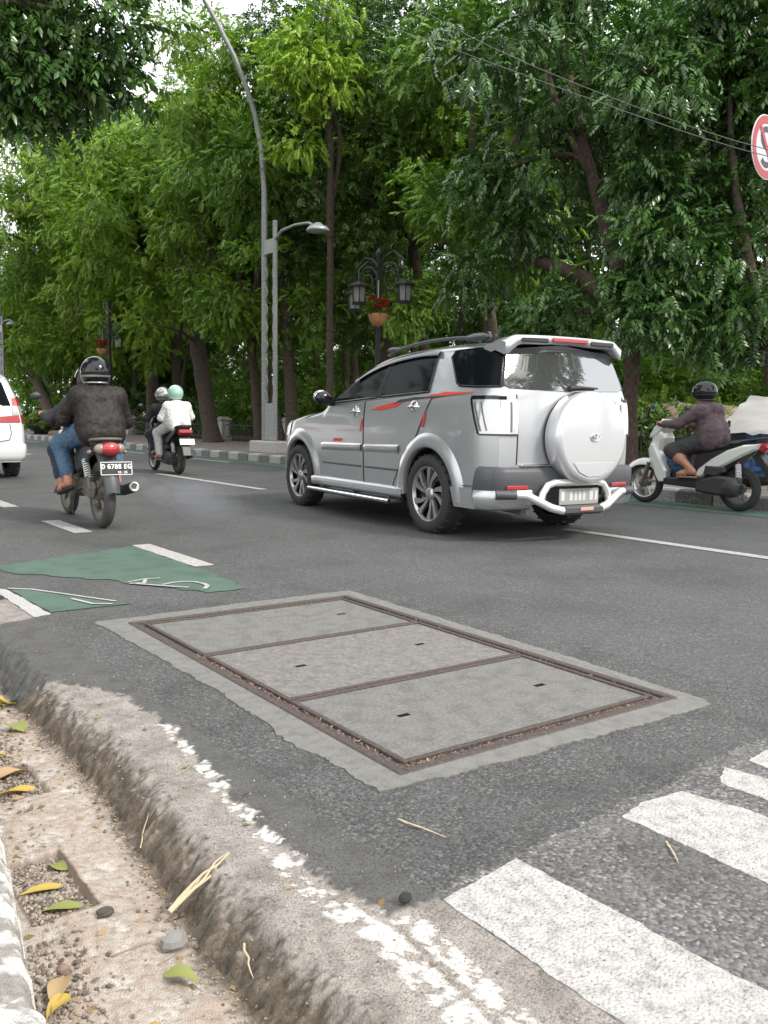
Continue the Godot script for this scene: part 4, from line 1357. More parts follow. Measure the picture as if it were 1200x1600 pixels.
	for s in [-1, 1]:
		var rf := Mb.new()
		rf.box(Vector3(s * 0.55, 0.46, c.rear_z(0.55, 0.46) + 0.058), Vector3(0.2, 0.032, 0.016), 0.005, Basis(Vector3.UP, s * 0.12))
		part("reflector", rf, M.red_lens, bumper)
	# seams of the rear quarter and the fuel flap
	for s in [-1.0, 1.0]:
		var qs := Mb.new()
		qs.tube([c.on_side(s, 0.38, 0.455, 0.004), c.on_side(s, 0.55, 0.456, 0.004), c.on_side(s, 0.7, 0.458, 0.004)], 0.004, 6)
		part("bumper_seam", qs, M.seam, t)
		var hs := Mb.new()
		hs.tube([c.on_side(s, -2.12, 1.06, 0.003), c.on_side(s, -2.5, 1.0, 0.003), c.on_side(s, -2.95, 0.94, 0.003)], 0.004, 6)
		part("bonnet_seam", hs, M.seam, t)
	# side piece of the bumper behind the wheel
	for s in [-1.0, 1.0]:
		var q := Mb.new()
		c.patch(q, s, v2([[0.4, 0.275], [0.7, 0.275]]), v2([[0.36, 0.44], [0.7, 0.44]]), 0.018, 5, 5)
		part("bumper_side", q, M.silver, bumper)
	# number plate and tubular guard
	var pb := Mb.new()
	pb.box(Vector3(0.02, 0.4, 0.965), Vector3(0.62, 0.2, 0.03), 0.02)
	part("plate_recess", pb, M.gloss_black, bumper)
	var np := Mb.new()
	np.box(Vector3(0.06, 0.375, 0.985), Vector3(0.43, 0.135, 0.012), 0.004)
	var plate := part("number_plate", np, M.plate_grey, t)
	var ink := Mb.new()   # the characters are too blurred to read: pale blocks
	for q in [[-0.12, 0.05], [-0.03, 0.045], [0.02, 0.04], [0.065, 0.045], [0.11, 0.04], [0.19, 0.05], [0.245, 0.04]]:
		ink.box(Vector3(q[0] + 0.0, 0.38, 0.9925), Vector3(q[1] * 0.75, 0.075, 0.002), 0.0)
	part("lettering", ink, M.plate_pale, plate)
	var gd := Mb.new()
	for s in [-1, 1]:
		gd.tube([Vector3(s * 0.6, 0.405, 0.95), Vector3(s * 0.5, 0.4, 1.0), Vector3(s * 0.3, 0.3, 1.06), Vector3(s * 0.2, 0.275, 1.07), Vector3(s * 0.12, 0.275, 1.07)], 0.034, 12)
	gd.tube([Vector3(-0.36, 0.33, 1.0), Vector3(-0.34, 0.41, 1.0), Vector3(-0.29, 0.475, 1.0), Vector3(-0.22, 0.495, 1.0), Vector3(0.24, 0.495, 1.0), Vector3(0.31, 0.475, 1.0), Vector3(0.36, 0.41, 1.0), Vector3(0.38, 0.33, 1.0)], 0.03, 10)
	var guard := part("tube_guard", gd, M.steel_tube, t)
	var ge := Mb.new()
	for s in [-1, 1]: ge.tube([Vector3(s * 0.74, 0.405, 0.9), Vector3(s * 0.58, 0.405, 0.96)], 0.038, 12)
	part("guard_end", ge, M.grey_plastic, guard)
	var gs := Mb.new()
	gs.box(Vector3(0.02, 0.275, 1.07), Vector3(0.44, 0.075, 0.075), 0.02)
	part("guard_step", gs, M.grey_plastic, guard)
	var gp := Mb.new()
	gp.box(Vector3(0.04, 0.285, 1.112), Vector3(0.14, 0.028, 0.008), 0.002)
	part("guard_badge", gp, mat(0.55, 0.3, 0.24, 0.5), guard)
	# spare wheel in a painted hard cover
	var xs := Transform3D(Basis(Vector3(1, 0, 0), PI / 2), Vector3(0.09, 0.86, 0.86))
	var tyre := Mb.new()
	tyre.lathe([Vector2(0.2, 0.0), Vector2(0.345, 0.01), Vector2(0.368, 0.04), Vector2(0.37, 0.12), Vector2(0.36, 0.13)], 48, xs)
	var spare := part("spare_wheel", tyre, M.rubber, t)
	var cv := Mb.new()
	cv.lathe([Vector2(0.362, 0.075), Vector2(0.378, 0.085), Vector2(0.38, 0.2), Vector2(0.37, 0.232), Vector2(0.352, 0.248), Vector2(0.335, 0.254)], 64, xs)
	cv.lathe([Vector2(0.335, 0.254), Vector2(0.25, 0.257), Vector2(0.12, 0.2585), Vector2(0.0005, 0.259)], 64, xs, 5)
	var cover := part("spare_cover", cv, M.silver_cover, spare)
	var lp := Mb.new()
	lp.prism([Vector2(-0.22, -0.2), Vector2(0.22, -0.2), Vector2(0.16, -0.275), Vector2(0.07, -0.315), Vector2(-0.07, -0.315), Vector2(-0.16, -0.275)], 0.25, 0.263, 0.004, Transform3D(Basis(), Vector3(0.09, 0.86, 0.86)))
	part("cover_panel", lp, M.silver_cover, cover)
	var em := Mb.new()
	for q in [[0.045, 0.03, 0.0], [0.016, 0.03, 0.0], [0.03, 0.011, 0.014]]:
		var loop := []
		for k in 20: loop.append(Vector3(0.09 + cos(TAU * k / 20) * q[0], 0.865 + q[2] + sin(TAU * k / 20) * q[1], 1.127))
		em.tube(loop, 0.0045, 6, 0, true)
	part("emblem", em, M.chrome, cover)
	# exhaust
	var ex := Mb.new()
	ex.tube([Vector3(-0.42, 0.27, 0.5), Vector3(-0.42, 0.25, 0.86)], 0.03, 10)
	part("exhaust_pipe", ex, M.dirty_metal, t)

func build_minivan() -> void:
	var t := thing("minivan", "white minivan seen from behind with tall red and clear tail lights", "van", Vector3(2.86, 0, -15.05), deg_to_rad(-2.0))
	var c := Car.new()
	c.pl = pl
	c.z0 = -3.3; c.z1 = 0.68
	c.top = [[-3.3, 0.8], [-3.1, 0.92], [-2.5, 1.04], [-2.2, 1.1], [-1.5, 1.5], [-1.1, 1.62], [-0.3, 1.69], [0.3, 1.67], [0.68, 1.6]]
	c.plan = [[-3.3, 0.62], [-3.1, 0.74], [-2.6, 0.8], [-1.0, 0.815], [0.2, 0.815], [0.5, 0.8], [0.62, 0.77], [0.68, 0.73]]
	c.sect = [[0.2, 0.96], [0.5, 1.0], [0.85, 1.0], [1.0, 0.975], [1.1, 0.95], [1.3, 0.88], [1.5, 0.79], [1.7, 0.7]]
	c.zf = [[0.2, -3.3], [0.6, -3.36], [1.0, -3.25], [1.7, -3.1]]
	c.zr = [[0.2, 0.66], [0.6, 0.72], [0.9, 0.68], [1.1, 0.63], [1.4, 0.5], [1.7, 0.36]]
	c.round_h = 0.1
	c.arches = [[0.0, 0.31, 0.36], [-2.65, 0.31, 0.36]]
	c.sill = 0.26
	var b := Mb.new()
	c.shell(b)
	part("body", b, M.white_car, t)
	var u := Mb.new()
	u.box(Vector3(0, 0.38, -1.33), Vector3(1.3, 0.3, 1.85), 0.03)
	u.box(Vector3(0, 0.42, 0.5), Vector3(1.3, 0.2, 0.26), 0.03)
	u.box(Vector3(0, 0.7, -1.3), Vector3(1.25, 0.4, 3.2), 0.02)
	part("underbody", u, M.black_plastic, t)
	for z in [0.0, -2.65]:
		for s in [-1.0, 1.0]: wheel(t, Vector3(s * 0.7, 0.31, z), 0.31, 0.19, s, 0.19, 5)
	for s in [-1.0, 1.0]:
		for g in [[[[-1.9, 1.1], [-1.0, 1.1]], [[-1.45, 1.42], [-0.95, 1.52]]], [[[-0.95, 1.1], [-0.1, 1.1]], [[-0.9, 1.53], [-0.1, 1.55]]], [[[-0.03, 1.1], [0.4, 1.1]], [[-0.03, 1.55], [0.25, 1.48]]]]:
			var gm := Mb.new()
			c.patch(gm, s, v2(g[0]), v2(g[1]), 0.006, 6, 8)
			part("window", gm, M.glass, t)
		var tl := Mb.new()
		tl = c.wrap(s, 1.12, 1.24, 0.48, 0.46, 0.61, 0.013)
		var lamp := part("tail_light", tl, M.red_lens, t)
		var cl := Mb.new()
		c.rear_patch(cl, v2([[s * 0.615, 0.97], [s * 0.705, 0.975]]), v2([[s * 0.61, 1.12], [s * 0.675, 1.12]]), 0.016, 4, 4)
		c.patch(cl, s, v2([[0.5, 0.98], [0.65, 0.975]]), v2([[0.48, 1.12], [0.62, 1.12]]), 0.012, 4, 4)
		part("clear_lens", cl, M.clear_lens, lamp)
		var rl := Mb.new()
		c.rear_patch(rl, v2([[s * 0.2, 0.86], [s * 0.72, 0.87]]), v2([[s * 0.2, 0.93], [s * 0.7, 0.98]]), 0.018, 6, 4)
		c.patch(rl, s, v2([[0.52, 0.88], [0.68, 0.85]]), v2([[0.5, 0.975], [0.66, 0.98]]), 0.014, 4, 4)
		part("lower_lens", rl, M.red_lens, lamp)
		var rf := Mb.new()
		rf.box(Vector3(s * 0.6, 0.45, c.rear_z(0.6, 0.45) + 0.01), Vector3(0.16, 0.04, 0.02), 0.006, Basis(Vector3.UP, s * 0.25))
		part("reflector", rf, M.red_lens, t)
	var rg := Mb.new()
	c.rear_patch(rg, v2([[-0.595, 1.12], [0, 1.1], [0.595, 1.12]]), v2([[-0.5, 1.48], [0, 1.51], [0.5, 1.48]]), 0.008, 6, 8)
	part("rear_window", rg, M.glass, t)
	var sm := Mb.new()
	for s in [-1, 1]:
		sm.tube([c.on_rear(s * 0.56, 0.84, 0.003), c.on_rear(s * 0.575, 0.7, 0.003), c.on_rear(s * 0.54, 0.6, 0.003), c.on_rear(s * 0.4, 0.575, 0.003), c.on_rear(0, 0.57, 0.003)], 0.006, 6)
	sm.tube([c.on_rear(-0.5, 0.74, 0.0), c.on_rear(0.5, 0.74, 0.0)], 0.003, 6)
	part("tailgate_seam", sm, M.seam, t)
	var bd := Mb.new()
	bd.box(Vector3(0.4, 1.02, c.rear_z(0.4, 1.02) + 0.006), Vector3(0.1, 0.03, 0.008), 0.003)
	part("badge", bd, M.chrome, t)
	var bu := Mb.new()
	var rows := []
	for q in [[0.27, -0.03], [0.29, 0.025], [0.36, 0.04], [0.46, 0.04], [0.53, 0.025], [0.55, 0.0]]: rows.append(c.tail_line(q[0], 0.4, q[1]))
	bu.grid(rows)
	part("rear_bumper", bu, M.white_car, t)
	var se := Mb.new()
	se.lathe([Vector2(0.014, 0.0), Vector2(0.012, 0.006), Vector2(0.0005, 0.007)], 12, Transform3D(Basis(Vector3(1, 0, 0), PI / 2), Vector3(0.28, 0.47, c.rear_z(0.28, 0.47) + 0.036)))
	part("parking_sensor", se, M.black_plastic, t)

# ---------------------------------------------------------------- people: one skin drawn over tapered bones
# bones: [a, b, ra, rb, tag]; returns a mesh with one surface for each tag
func skin_mesh(bones: Array, cell: float, k: float, mats: Array, fold: float) -> ArrayMesh:
	var lo := Vector3.INF
	var hi := -Vector3.INF
	for b in bones:
		var r := maxf(b[2], b[3]) + 3.0 * cell
		lo = lo.min(b[0] - Vector3.ONE * r).min(b[1] - Vector3.ONE * r)
		hi = hi.max(b[0] + Vector3.ONE * r).max(b[1] + Vector3.ONE * r)
	var nx := int((hi.x - lo.x) / cell) + 2
	var ny := int((hi.y - lo.y) / cell) + 2
	var nz := int((hi.z - lo.z) / cell) + 2
	var D := PackedFloat32Array()
	D.resize(nx * ny * nz)
	D.fill(1.0)
	var B := PackedFloat32Array()   # distance to the nearest bone alone, for the tag
	B.resize(nx * ny * nz)
	B.fill(1.0)
	var G := PackedByteArray()
	G.resize(nx * ny * nz)
	for b in bones:
		var a: Vector3 = b[0]
		var ba: Vector3 = b[1] - a
		var l2 := maxf(ba.length_squared(), 1e-8)
		var ra: float = b[2]
		var dr: float = b[3] - ra
		var g: int = b[4]
		var m := maxf(b[2], b[3]) + 2.5 * cell + k * 0.5
		var p0: Vector3 = (a.min(b[1]) - Vector3.ONE * m - lo) / cell
		var p1: Vector3 = (a.max(b[1]) + Vector3.ONE * m - lo) / cell
		for iz in range(maxi(0, int(p0.z)), mini(nz, int(p1.z) + 1)):
			for iy in range(maxi(0, int(p0.y)), mini(ny, int(p1.y) + 1)):
				var at := (iz * ny + iy) * nx
				var py := lo.y + iy * cell - a.y
				var pz := lo.z + iz * cell - a.z
				for ix in range(maxi(0, int(p0.x)), mini(nx, int(p1.x) + 1)):
					var px := lo.x + ix * cell - a.x
					var t := clampf((px * ba.x + py * ba.y + pz * ba.z) / l2, 0.0, 1.0)
					var dx := px - ba.x * t
					var dy := py - ba.y * t
					var dz := pz - ba.z * t
					var d := sqrt(dx * dx + dy * dy + dz * dz) - ra - dr * t
					var i := at + ix
					if d < B[i]:
						B[i] = d
						G[i] = g
					var o := D[i]
					var h := maxf(k - absf(d - o), 0.0) / k
					D[i] = minf(d, o) - h * h * k * 0.25
	var idx := PackedInt32Array()
	idx.resize(nx * ny * nz)
	idx.fill(-1)
	var V := PackedVector3Array()
	var quads := []
	var sx := 1
	var sy := nx
	var sz := nx * ny
	var reach := 2.0 * cell
	for iz in nz - 1:
		for iy in ny - 1:
			for ix in nx - 1:
				var i := iz * sz + iy * sy + ix
				var d0 := D[i]
				if d0 > reach or d0 < -reach: continue
				var c := [d0, D[i + 1], D[i + sy], D[i + sy + 1], D[i + sz], D[i + sz + 1], D[i + sz + sy], D[i + sz + sy + 1]]
				var neg := 0
				for q in c:
					if q < 0.0: neg += 1
				if neg == 0 or neg == 8: continue
				var p := Vector3.ZERO
				var n := 0
				for e in EDGES:
					var a: float = c[e[0]]
					var b: float = c[e[1]]
					if (a < 0.0) != (b < 0.0):
						p += CORNER[e[0]].lerp(CORNER[e[1]], a / (a - b))
						n += 1
				idx[i] = V.size()
				V.append(lo + (Vector3(ix, iy, iz) + p / n) * cell)
	for iz in range(1, nz - 1):
		for iy in range(1, ny - 1):
			for ix in range(1, nx - 1):
				var i := iz * sz + iy * sy + ix
				var d0 := D[i]
				if d0 > reach or d0 < -reach: continue
				for ax in 3:
					var s: int = [sx, sy, sz][ax]
					var d1 := D[i + s]
					if (d0 < 0.0) == (d1 < 0.0): continue
					var u: int = [sy, sz, sx][ax]
					var w: int = [sz, sx, sy][ax]
					var q := [idx[i], idx[i - u], idx[i - u - w], idx[i - w]]
					if q.min() < 0: continue
					if d0 < 0.0: q.reverse()
					q.append(G[i] if d0 < 0.0 else G[i + s])
					quads.append(q)
	if fold > 0.0:
		var nn := normals_of(V, quads)
		var cloth := PackedByteArray()
		cloth.resize(V.size())
		for q in quads:
			if mats[q[4]] != M.skin:
				for j in 4: cloth[q[j]] = 1
		wob.frequency = 1.0
		for i in V.size():
			if cloth[i]:
				var p := V[i]
				V[i] += nn[i] * fold * (wob.get_noise_3d(p.x * 900.0 * 0.02 * 1.6, p.y * 28.0 + p.x * 14.0, p.z * 20.0) + 0.6 * wob.get_noise_3d(p.x * 55.0, p.y * 42.0 + p.z * 25.0, p.z * 50.0))
	var N := normals_of(V, quads)
	var am := ArrayMesh.new()
	for g in mats.size():
		var map := {}
		var pv := PackedVector3Array()
		var pn := PackedVector3Array()
		var pi := PackedInt32Array()
		for q in quads:
			if q[4] != g: continue
			for j in 4:
				if not map.has(q[j]):
					map[q[j]] = pv.size()
					pv.append(V[q[j]]); pn.append(N[q[j]])
			pi.append_array([map[q[0]], map[q[1]], map[q[2]], map[q[0]], map[q[2]], map[q[3]]])
		if pi.is_empty(): continue
		var arr := []
		arr.resize(Mesh.ARRAY_MAX)
		arr[Mesh.ARRAY_VERTEX] = pv
		arr[Mesh.ARRAY_NORMAL] = pn
		arr[Mesh.ARRAY_INDEX] = pi
		am.add_surface_from_arrays(Mesh.PRIMITIVE_TRIANGLES, arr)
		am.surface_set_material(am.get_surface_count() - 1, mats[g])
	return am

const CORNER := [Vector3(0, 0, 0), Vector3(1, 0, 0), Vector3(0, 1, 0), Vector3(1, 1, 0), Vector3(0, 0, 1), Vector3(1, 0, 1), Vector3(0, 1, 1), Vector3(1, 1, 1)]
const EDGES := [[0, 1], [2, 3], [4, 5], [6, 7], [0, 2], [1, 3], [4, 6], [5, 7], [0, 4], [1, 5], [2, 6], [3, 7]]

func normals_of(V: PackedVector3Array, quads: Array) -> PackedVector3Array:
	var N := PackedVector3Array()
	N.resize(V.size())
	for q in quads:
		var n := (V[q[2]] - V[q[0]]).cross(V[q[3]] - V[q[1]])
		for j in 4: N[q[j]] += n
	for i in N.size(): N[i] = -N[i].normalized()
	return N

# J: joints; tags: 0 top, 1 trousers, 2 skin, 3 shoe
func person(parent_at: Transform3D, label: String, J: Dictionary, mats: Array, opt := {}) -> Node3D:
	var t := thing("person", label, "person")
	t.transform = parent_at
	var b := []
	var top := 0
	var leg := 1
	var sk := 2
	var pel: Vector3 = J.pelvis
	var ch: Vector3 = J.chest
	var nk: Vector3 = J.neck
	var hd: Vector3 = J.head
	var bulk: float = opt.get("bulk", 1.0)
	var mid := pel.lerp(ch, 0.5) + Vector3(0, 0, opt.get("slouch", 0.02))
	for s in [-1.0, 1.0]:
		var X := Vector3(s, 1, 1)
		b.append([pel + Vector3(s * 0.07, 0.0, 0.02), mid + Vector3(s * 0.065, 0, 0), 0.125 * bulk, 0.12 * bulk, top if opt.get("long", true) else leg])
		b.append([mid + Vector3(s * 0.065, 0, 0), ch + Vector3(s * 0.075, 0, 0), 0.12 * bulk, 0.125 * bulk, top])
		b.append([ch + Vector3(s * 0.06, 0.05, 0), J["shoulder" + ("L" if s < 0 else "R")], 0.105 * bulk, 0.075 * bulk, top])
		b.append([pel + Vector3(s * 0.06, -0.01, 0.03), pel + Vector3(s * 0.09, -0.03, -0.06), 0.125, 0.115, leg])
		var e := "L" if s < 0 else "R"
		b.append([J["shoulder" + e], J["elbow" + e], 0.074 * bulk, 0.058 * bulk, top])
		b.append([J["elbow" + e], J["wrist" + e], 0.056 * bulk, 0.042 * bulk, top])
		b.append([J["hip" + e], J["knee" + e], 0.105, 0.077, leg])
		if opt.get("shorts", false):
			b.append([J["knee" + e], J["knee" + e].lerp(J["ankle" + e], 0.16), 0.072, 0.07, leg])
			b.append([J["knee" + e].lerp(J["ankle" + e], 0.12), J["knee" + e].lerp(J["ankle" + e], 0.45), 0.05, 0.056, sk])
			b.append([J["knee" + e].lerp(J["ankle" + e], 0.45), J["ankle" + e], 0.056, 0.036, sk])
		else:
			var hem: float = opt.get("hem", 0.8)
			b.append([J["knee" + e], J["knee" + e].lerp(J["ankle" + e], hem), 0.077, 0.062, leg])
			b.append([J["knee" + e].lerp(J["ankle" + e], hem - 0.1), J["ankle" + e], 0.045, 0.036, sk])
		# foot
		var an: Vector3 = J["ankle" + e]
		var fw: Vector3 = J.get("toe", Vector3(0, -0.02, -1)).normalized()
		b.append([an + Vector3(0, -0.035, 0.03), an + Vector3(0, -0.045, 0) + fw * 0.12, 0.035, 0.03, sk])
		b.append([an + Vector3(-0.018, -0.055, 0) + fw * 0.1, an + Vector3(-0.02, -0.06, 0) + fw * 0.17, 0.024, 0.016, sk])
		b.append([an + Vector3(0.018, -0.055, 0) + fw * 0.1, an + Vector3(0.022, -0.06, 0) + fw * 0.155, 0.024, 0.015, sk])
	b.append([ch + Vector3(0, 0.06, 0), nk, 0.1, 0.06, top])
	b.append([nk, hd + Vector3(0, -0.02, 0), 0.055, 0.06, sk])
	# head with chin, nose and ears
	var f: Vector3 = J.get("face", Vector3(0, 0, -1)).normalized()
	var rt := f.cross(Vector3.UP).normalized()
	b.append([hd + Vector3(0, 0.03, 0) - f * 0.02, hd + Vector3(0, 0.03, 0) + f * 0.02, 0.085, 0.082, sk])
	b.append([hd + f * 0.03, hd + Vector3(0, -0.075, 0) + f * 0.06, 0.065, 0.035, sk])
	b.append([hd + f * 0.095 + Vector3(0, 0.015, 0), hd + f * 0.112 + Vector3(0, -0.018, 0), 0.012, 0.014, sk])
	for s in [-1, 1]: b.append([hd + rt * s * 0.085 + Vector3(0, 0.02, 0), hd + rt * s * 0.088 + Vector3(0, -0.02, 0), 0.014, 0.012, sk])
	if opt.has("extra"): b.append_array(opt.extra)
	place_mesh("body", skin_mesh(b, 0.0145, 0.04, mats, opt.get("fold", 0.009)), null, t)
	for e in ["L", "R"]:
		if J.has("grip" + e): hand(t, J["wrist" + e], J["grip" + e], e, mats[4] if mats.size() > 4 else M.skin)
		if opt.has("sole"):
			var an: Vector3 = J["ankle" + e]
			var fw: Vector3 = J.get("toe", Vector3(0, -0.02, -1)).normalized()
			var so := Mb.new()
			var pts := []
			for q in [[0.0, 0.03], [0.05, 0.036], [0.12, 0.038], [0.18, 0.042], [0.225, 0.036], [0.25, 0.012], [0.25, -0.012], [0.225, -0.036], [0.18, -0.042], [0.12, -0.036], [0.05, -0.034], [0.0, -0.03], [-0.02, 0.0]]: pts.append(Vector2(q[1], q[0]))
			var zx := Basis.looking_at(fw, Vector3.UP)
			so.prism(pts, 0.0, 0.024, 0.005, Transform3D(Basis(zx.x, -zx.z, zx.y), an + Vector3(0, -0.105, 0) - fw * 0.065))
			var sole := part("sandal", so, opt.sole, t)
			var stp := Mb.new()
			for q in [-1, 1]: stp.tube([an + fw * 0.13 + Vector3(0, -0.045, 0), an + fw * 0.09 + zx.x * q * 0.025 + Vector3(0, -0.035, 0), an + fw * 0.03 + zx.x * q * 0.042 + Vector3(0, -0.08, 0)], 0.006, 6)
			part("strap", stp, opt.sole, sole)
	return t

func hand(t: Node3D, wr: Vector3, grip: Vector3, e: String, m: Material) -> void:
	# closed round a bar that runs across (x); fingers over the front, thumb below
	var b := []
	var s := -1.0 if e == "L" else 1.0
	var d := (grip - wr)
	d.x = 0
	d = d.normalized()
	var up := Vector3(1, 0, 0).cross(d)
	if up.y < 0: up = -up
	var palm := grip - d * 0.03 + up * 0.012
	b.append([wr, palm + Vector3(s * 0.0, 0, 0), 0.028, 0.03, 0])
	b.append([palm + Vector3(-0.03, 0, 0), palm + Vector3(0.03, 0, 0), 0.02, 0.02, 0])
	for k in 4:
		var x := (k - 1.5) * 0.0205 * s
		var l: float = [0.9, 1.0, 1.06, 0.95][3 - k] if k < 4 else 1.0
		var p0 := palm + Vector3(x, 0, 0) + up * 0.01
		var p1 := p0 + (d * 0.036 + up * 0.008) * l
		var p2 := p1 + (d * 0.012 - up * 0.026) * l
		var p3 := p2 + (-d * 0.02 - up * 0.012) * l
		b.append([p0, p1, 0.0098, 0.009, 0]); b.append([p1, p2, 0.009, 0.0085, 0]); b.append([p2, p3, 0.0085, 0.0075, 0])
	var t0 := palm - Vector3(s * 0.03, 0, 0) - up * 0.008
	b.append([t0, t0 + d * 0.03 - up * 0.024, 0.012, 0.01, 0])
	b.append([t0 + d * 0.03 - up * 0.024, t0 + d * 0.052 - up * 0.02 + Vector3(s * 0.008, 0, 0), 0.01, 0.0085, 0])
	place_mesh("hand", skin_mesh(b, 0.0045, 0.008, [m], 0.0), null, t)

func helmet(t: Node3D, at: Vector3, f: Vector3, shell: Material, style: int, trim: Material) -> void:
	# shell open at the face: style 0 open face with peak and visor up, 1 with visor down
	var bs := Basis.looking_at(f.normalized(), Vector3.UP)
	var mb := Mb.new()
	var rows := []
	var nv := 22
	var nu := 36
	for i in nv + 1:
		var th := lerpf(0.0, 2.32, i / float(nv))
		var r := PackedVector3Array()
		for k in nu + 1:
			var ph := TAU * k / nu
			var d := Vector3(sin(th) * sin(ph), cos(th), sin(th) * cos(ph))
			r.append(at + bs * (d * Vector3(0.128, 0.14, 0.15)))
		rows.append(r)
	for i in nv:
		for k in nu:
			var th := lerpf(0.0, 2.32, (i + 0.5) / nv)
			var ph := TAU * (k + 0.5) / nu
			if th > 1.28 and cos(ph) < -0.45: continue
			mb.quad(rows[i][k], rows[i][k + 1], rows[i + 1][k + 1], rows[i + 1][k], 0)
	var o := part("helmet", mb, shell, t)
	var ln := Mb.new()
	ln.ell(at, Vector3(0.118, 0.128, 0.138), 20, 12, bs)
	var band := Mb.new()
	var lp := []
	for k in nu:
		var ph := TAU * k / nu
		var d := Vector3(sin(2.3) * sin(ph), cos(2.3), sin(2.3) * cos(ph))
		if cos(ph) < -0.45: d = Vector3(sin(1.3) * sin(ph), cos(1.3), sin(1.3) * cos(ph))
		lp.append(at + bs * (d * Vector3(0.13, 0.142, 0.152)))
	band.tube(lp, 0.009, 6, 0, true)
	part("helmet_trim", band, trim, o)
	var st := Mb.new()
	rows = []
	for i in 3:
		var th := lerpf(1.78, 1.9, i / 2.0)
		var r := PackedVector3Array()
		for k in 25:
			var ph := lerpf(-1.95, 1.95, k / 24.0)
			var d := Vector3(sin(th) * sin(ph), cos(th), sin(th) * cos(ph))
			r.append(at + bs * (d * Vector3(0.1295, 0.1415, 0.1515)))
		rows.append(r)
	st.grid(rows)
	part("helmet_stripe", st, trim, o)
	var vm := Mb.new()
	rows = []
	for i in 9:
		var th := (lerpf(1.2, 1.95, i / 8.0) if style == 1 else lerpf(0.75, 1.45, i / 8.0))
		var r := PackedVector3Array()
		for k in 21:
			var ph := lerpf(PI - 1.15, PI + 1.15, k / 20.0)
			var d := Vector3(sin(th) * sin(ph), cos(th), sin(th) * cos(ph))
			r.append(at + bs * (d * (Vector3(0.136, 0.148, 0.162) if style == 1 else Vector3(0.14, 0.152, 0.172))))
		rows.append(r)
	vm.grid(rows)
	part("visor", vm, M.smoke_visor, o)
	if style == 1:
		var li := Mb.new()
		li.ell(at + bs * Vector3(0, -0.01, -0.01), Vector3(0.112, 0.11, 0.12), 18, 10, bs)
		part("helmet_lining", li, M.black_cloth, o)

# ---------------------------------------------------------------- motorcycles (local: forward -z, rear wheel on the ground at the origin)
func bike_wheel(parent: Node3D, at: Vector3, r: float, w: float, spokes: int, tyre_m: Material, rim_m: Material) -> void:
	var n := Node3D.new()
	n.name = "wheel"
	parent.add_child(n, true)
	n.position = at
	var xf := Transform3D(Basis(Vector3(0, 0, 1), PI / 2), Vector3.ZERO)
	var t := Mb.new()
	var pr := []
	for k in 13:
		var a := PI * k / 12.0
		pr.append(Vector2(r - w * 0.55 + sin(a) * w * 0.55, cos(a) * w * 0.5))
	pr.push_front(Vector2(r - w * 0.75, w * 0.42))
	pr.append(Vector2(r - w * 0.75, -w * 0.42))
	t.lathe(pr, 48, xf)
	part("tyre", t, tyre_m, n)
	var m := Mb.new()
	var rr := r - w * 0.72
	m.lathe([Vector2(rr + 0.004, w * 0.42), Vector2(rr - 0.012, w * 0.4), Vector2(rr - 0.02, w * 0.2), Vector2(rr - 0.02, -w * 0.2), Vector2(rr - 0.012, -w * 0.4), Vector2(rr + 0.004, -w * 0.42)], 40, xf)
	for k in spokes:
		var a := TAU * k / spokes
		m.tube([Vector3(0.02, cos(a) * 0.035, sin(a) * 0.035), Vector3(0.012, cos(a + 0.12) * rr * 0.5, sin(a + 0.12) * rr * 0.5), Vector3(0, cos(a + 0.2) * rr, sin(a + 0.2) * rr)], [0.017, 0.012, 0.013], 6)
		m.tube([Vector3(-0.02, cos(a) * 0.035, sin(a) * 0.035), Vector3(-0.012, cos(a + 0.12) * rr * 0.5, sin(a + 0.12) * rr * 0.5), Vector3(0, cos(a + 0.2) * rr, sin(a + 0.2) * rr)], [0.017, 0.012, 0.013], 6)
	part("rim", m, rim_m, n)
	var h := Mb.new()
	h.lathe([Vector2(0.001, 0.07), Vector2(0.05, 0.07), Vector2(0.06, 0.04), Vector2(0.06, -0.04), Vector2(0.05, -0.07), Vector2(0.001, -0.07)], 20, xf)
	part("hub", h, M.dirty_metal, n)

func shock(parent: Node3D, a: Vector3, b: Vector3) -> void:
	var s := Mb.new()
	var pts := []
	var d := (b - a)
	var u := d.normalized().cross(Vector3.RIGHT).normalized()
	var w := d.normalized().cross(u)
	for i in 73:
		var t := i / 72.0
		var an := TAU * 8.0 * t
		pts.append(a + d * lerpf(0.1, 0.62, t) + (u * cos(an) + w * sin(an)) * 0.028)
	s.tube(pts, 0.006, 6)
	var o := part("shock_absorber", s, M.white_print, parent)
	var r := Mb.new()
	r.tube([a, b], 0.014, 8)
	r.tube([a + d * 0.6, a + d * 0.95], 0.022, 8)
	part("damper", r, M.dirty_metal, o)

func plate(parent: Node3D, at: Vector3, size: Vector2, tilt: float, m: Material, border: Material, lines: Array, ink: Material) -> void:
	var bs := Basis(Vector3(1, 0, 0), tilt)
	var p := Mb.new()
	p.box(at, Vector3(size.x, size.y, 0.006), 0.002, bs)
	var o := part("number_plate", p, m, parent)
	if border:
		var q := Mb.new()
		for s in [-1, 1]:
			q.box(at + bs * Vector3(s * (size.x * 0.5 - 0.004), 0, 0.004), Vector3(0.005, size.y - 0.004, 0.003), 0.0, bs)
			q.box(at + bs * Vector3(0, s * (size.y * 0.5 - 0.004), 0.004), Vector3(size.x - 0.016, 0.005, 0.003), 0.0, bs)
		part("plate_border", q, border, o)
	for l in lines:
		text_mesh(o, "lettering", l[0], l[1], ink, Transform3D(bs, at + bs * Vector3(l[2], l[3], 0.0045)), 0.001)

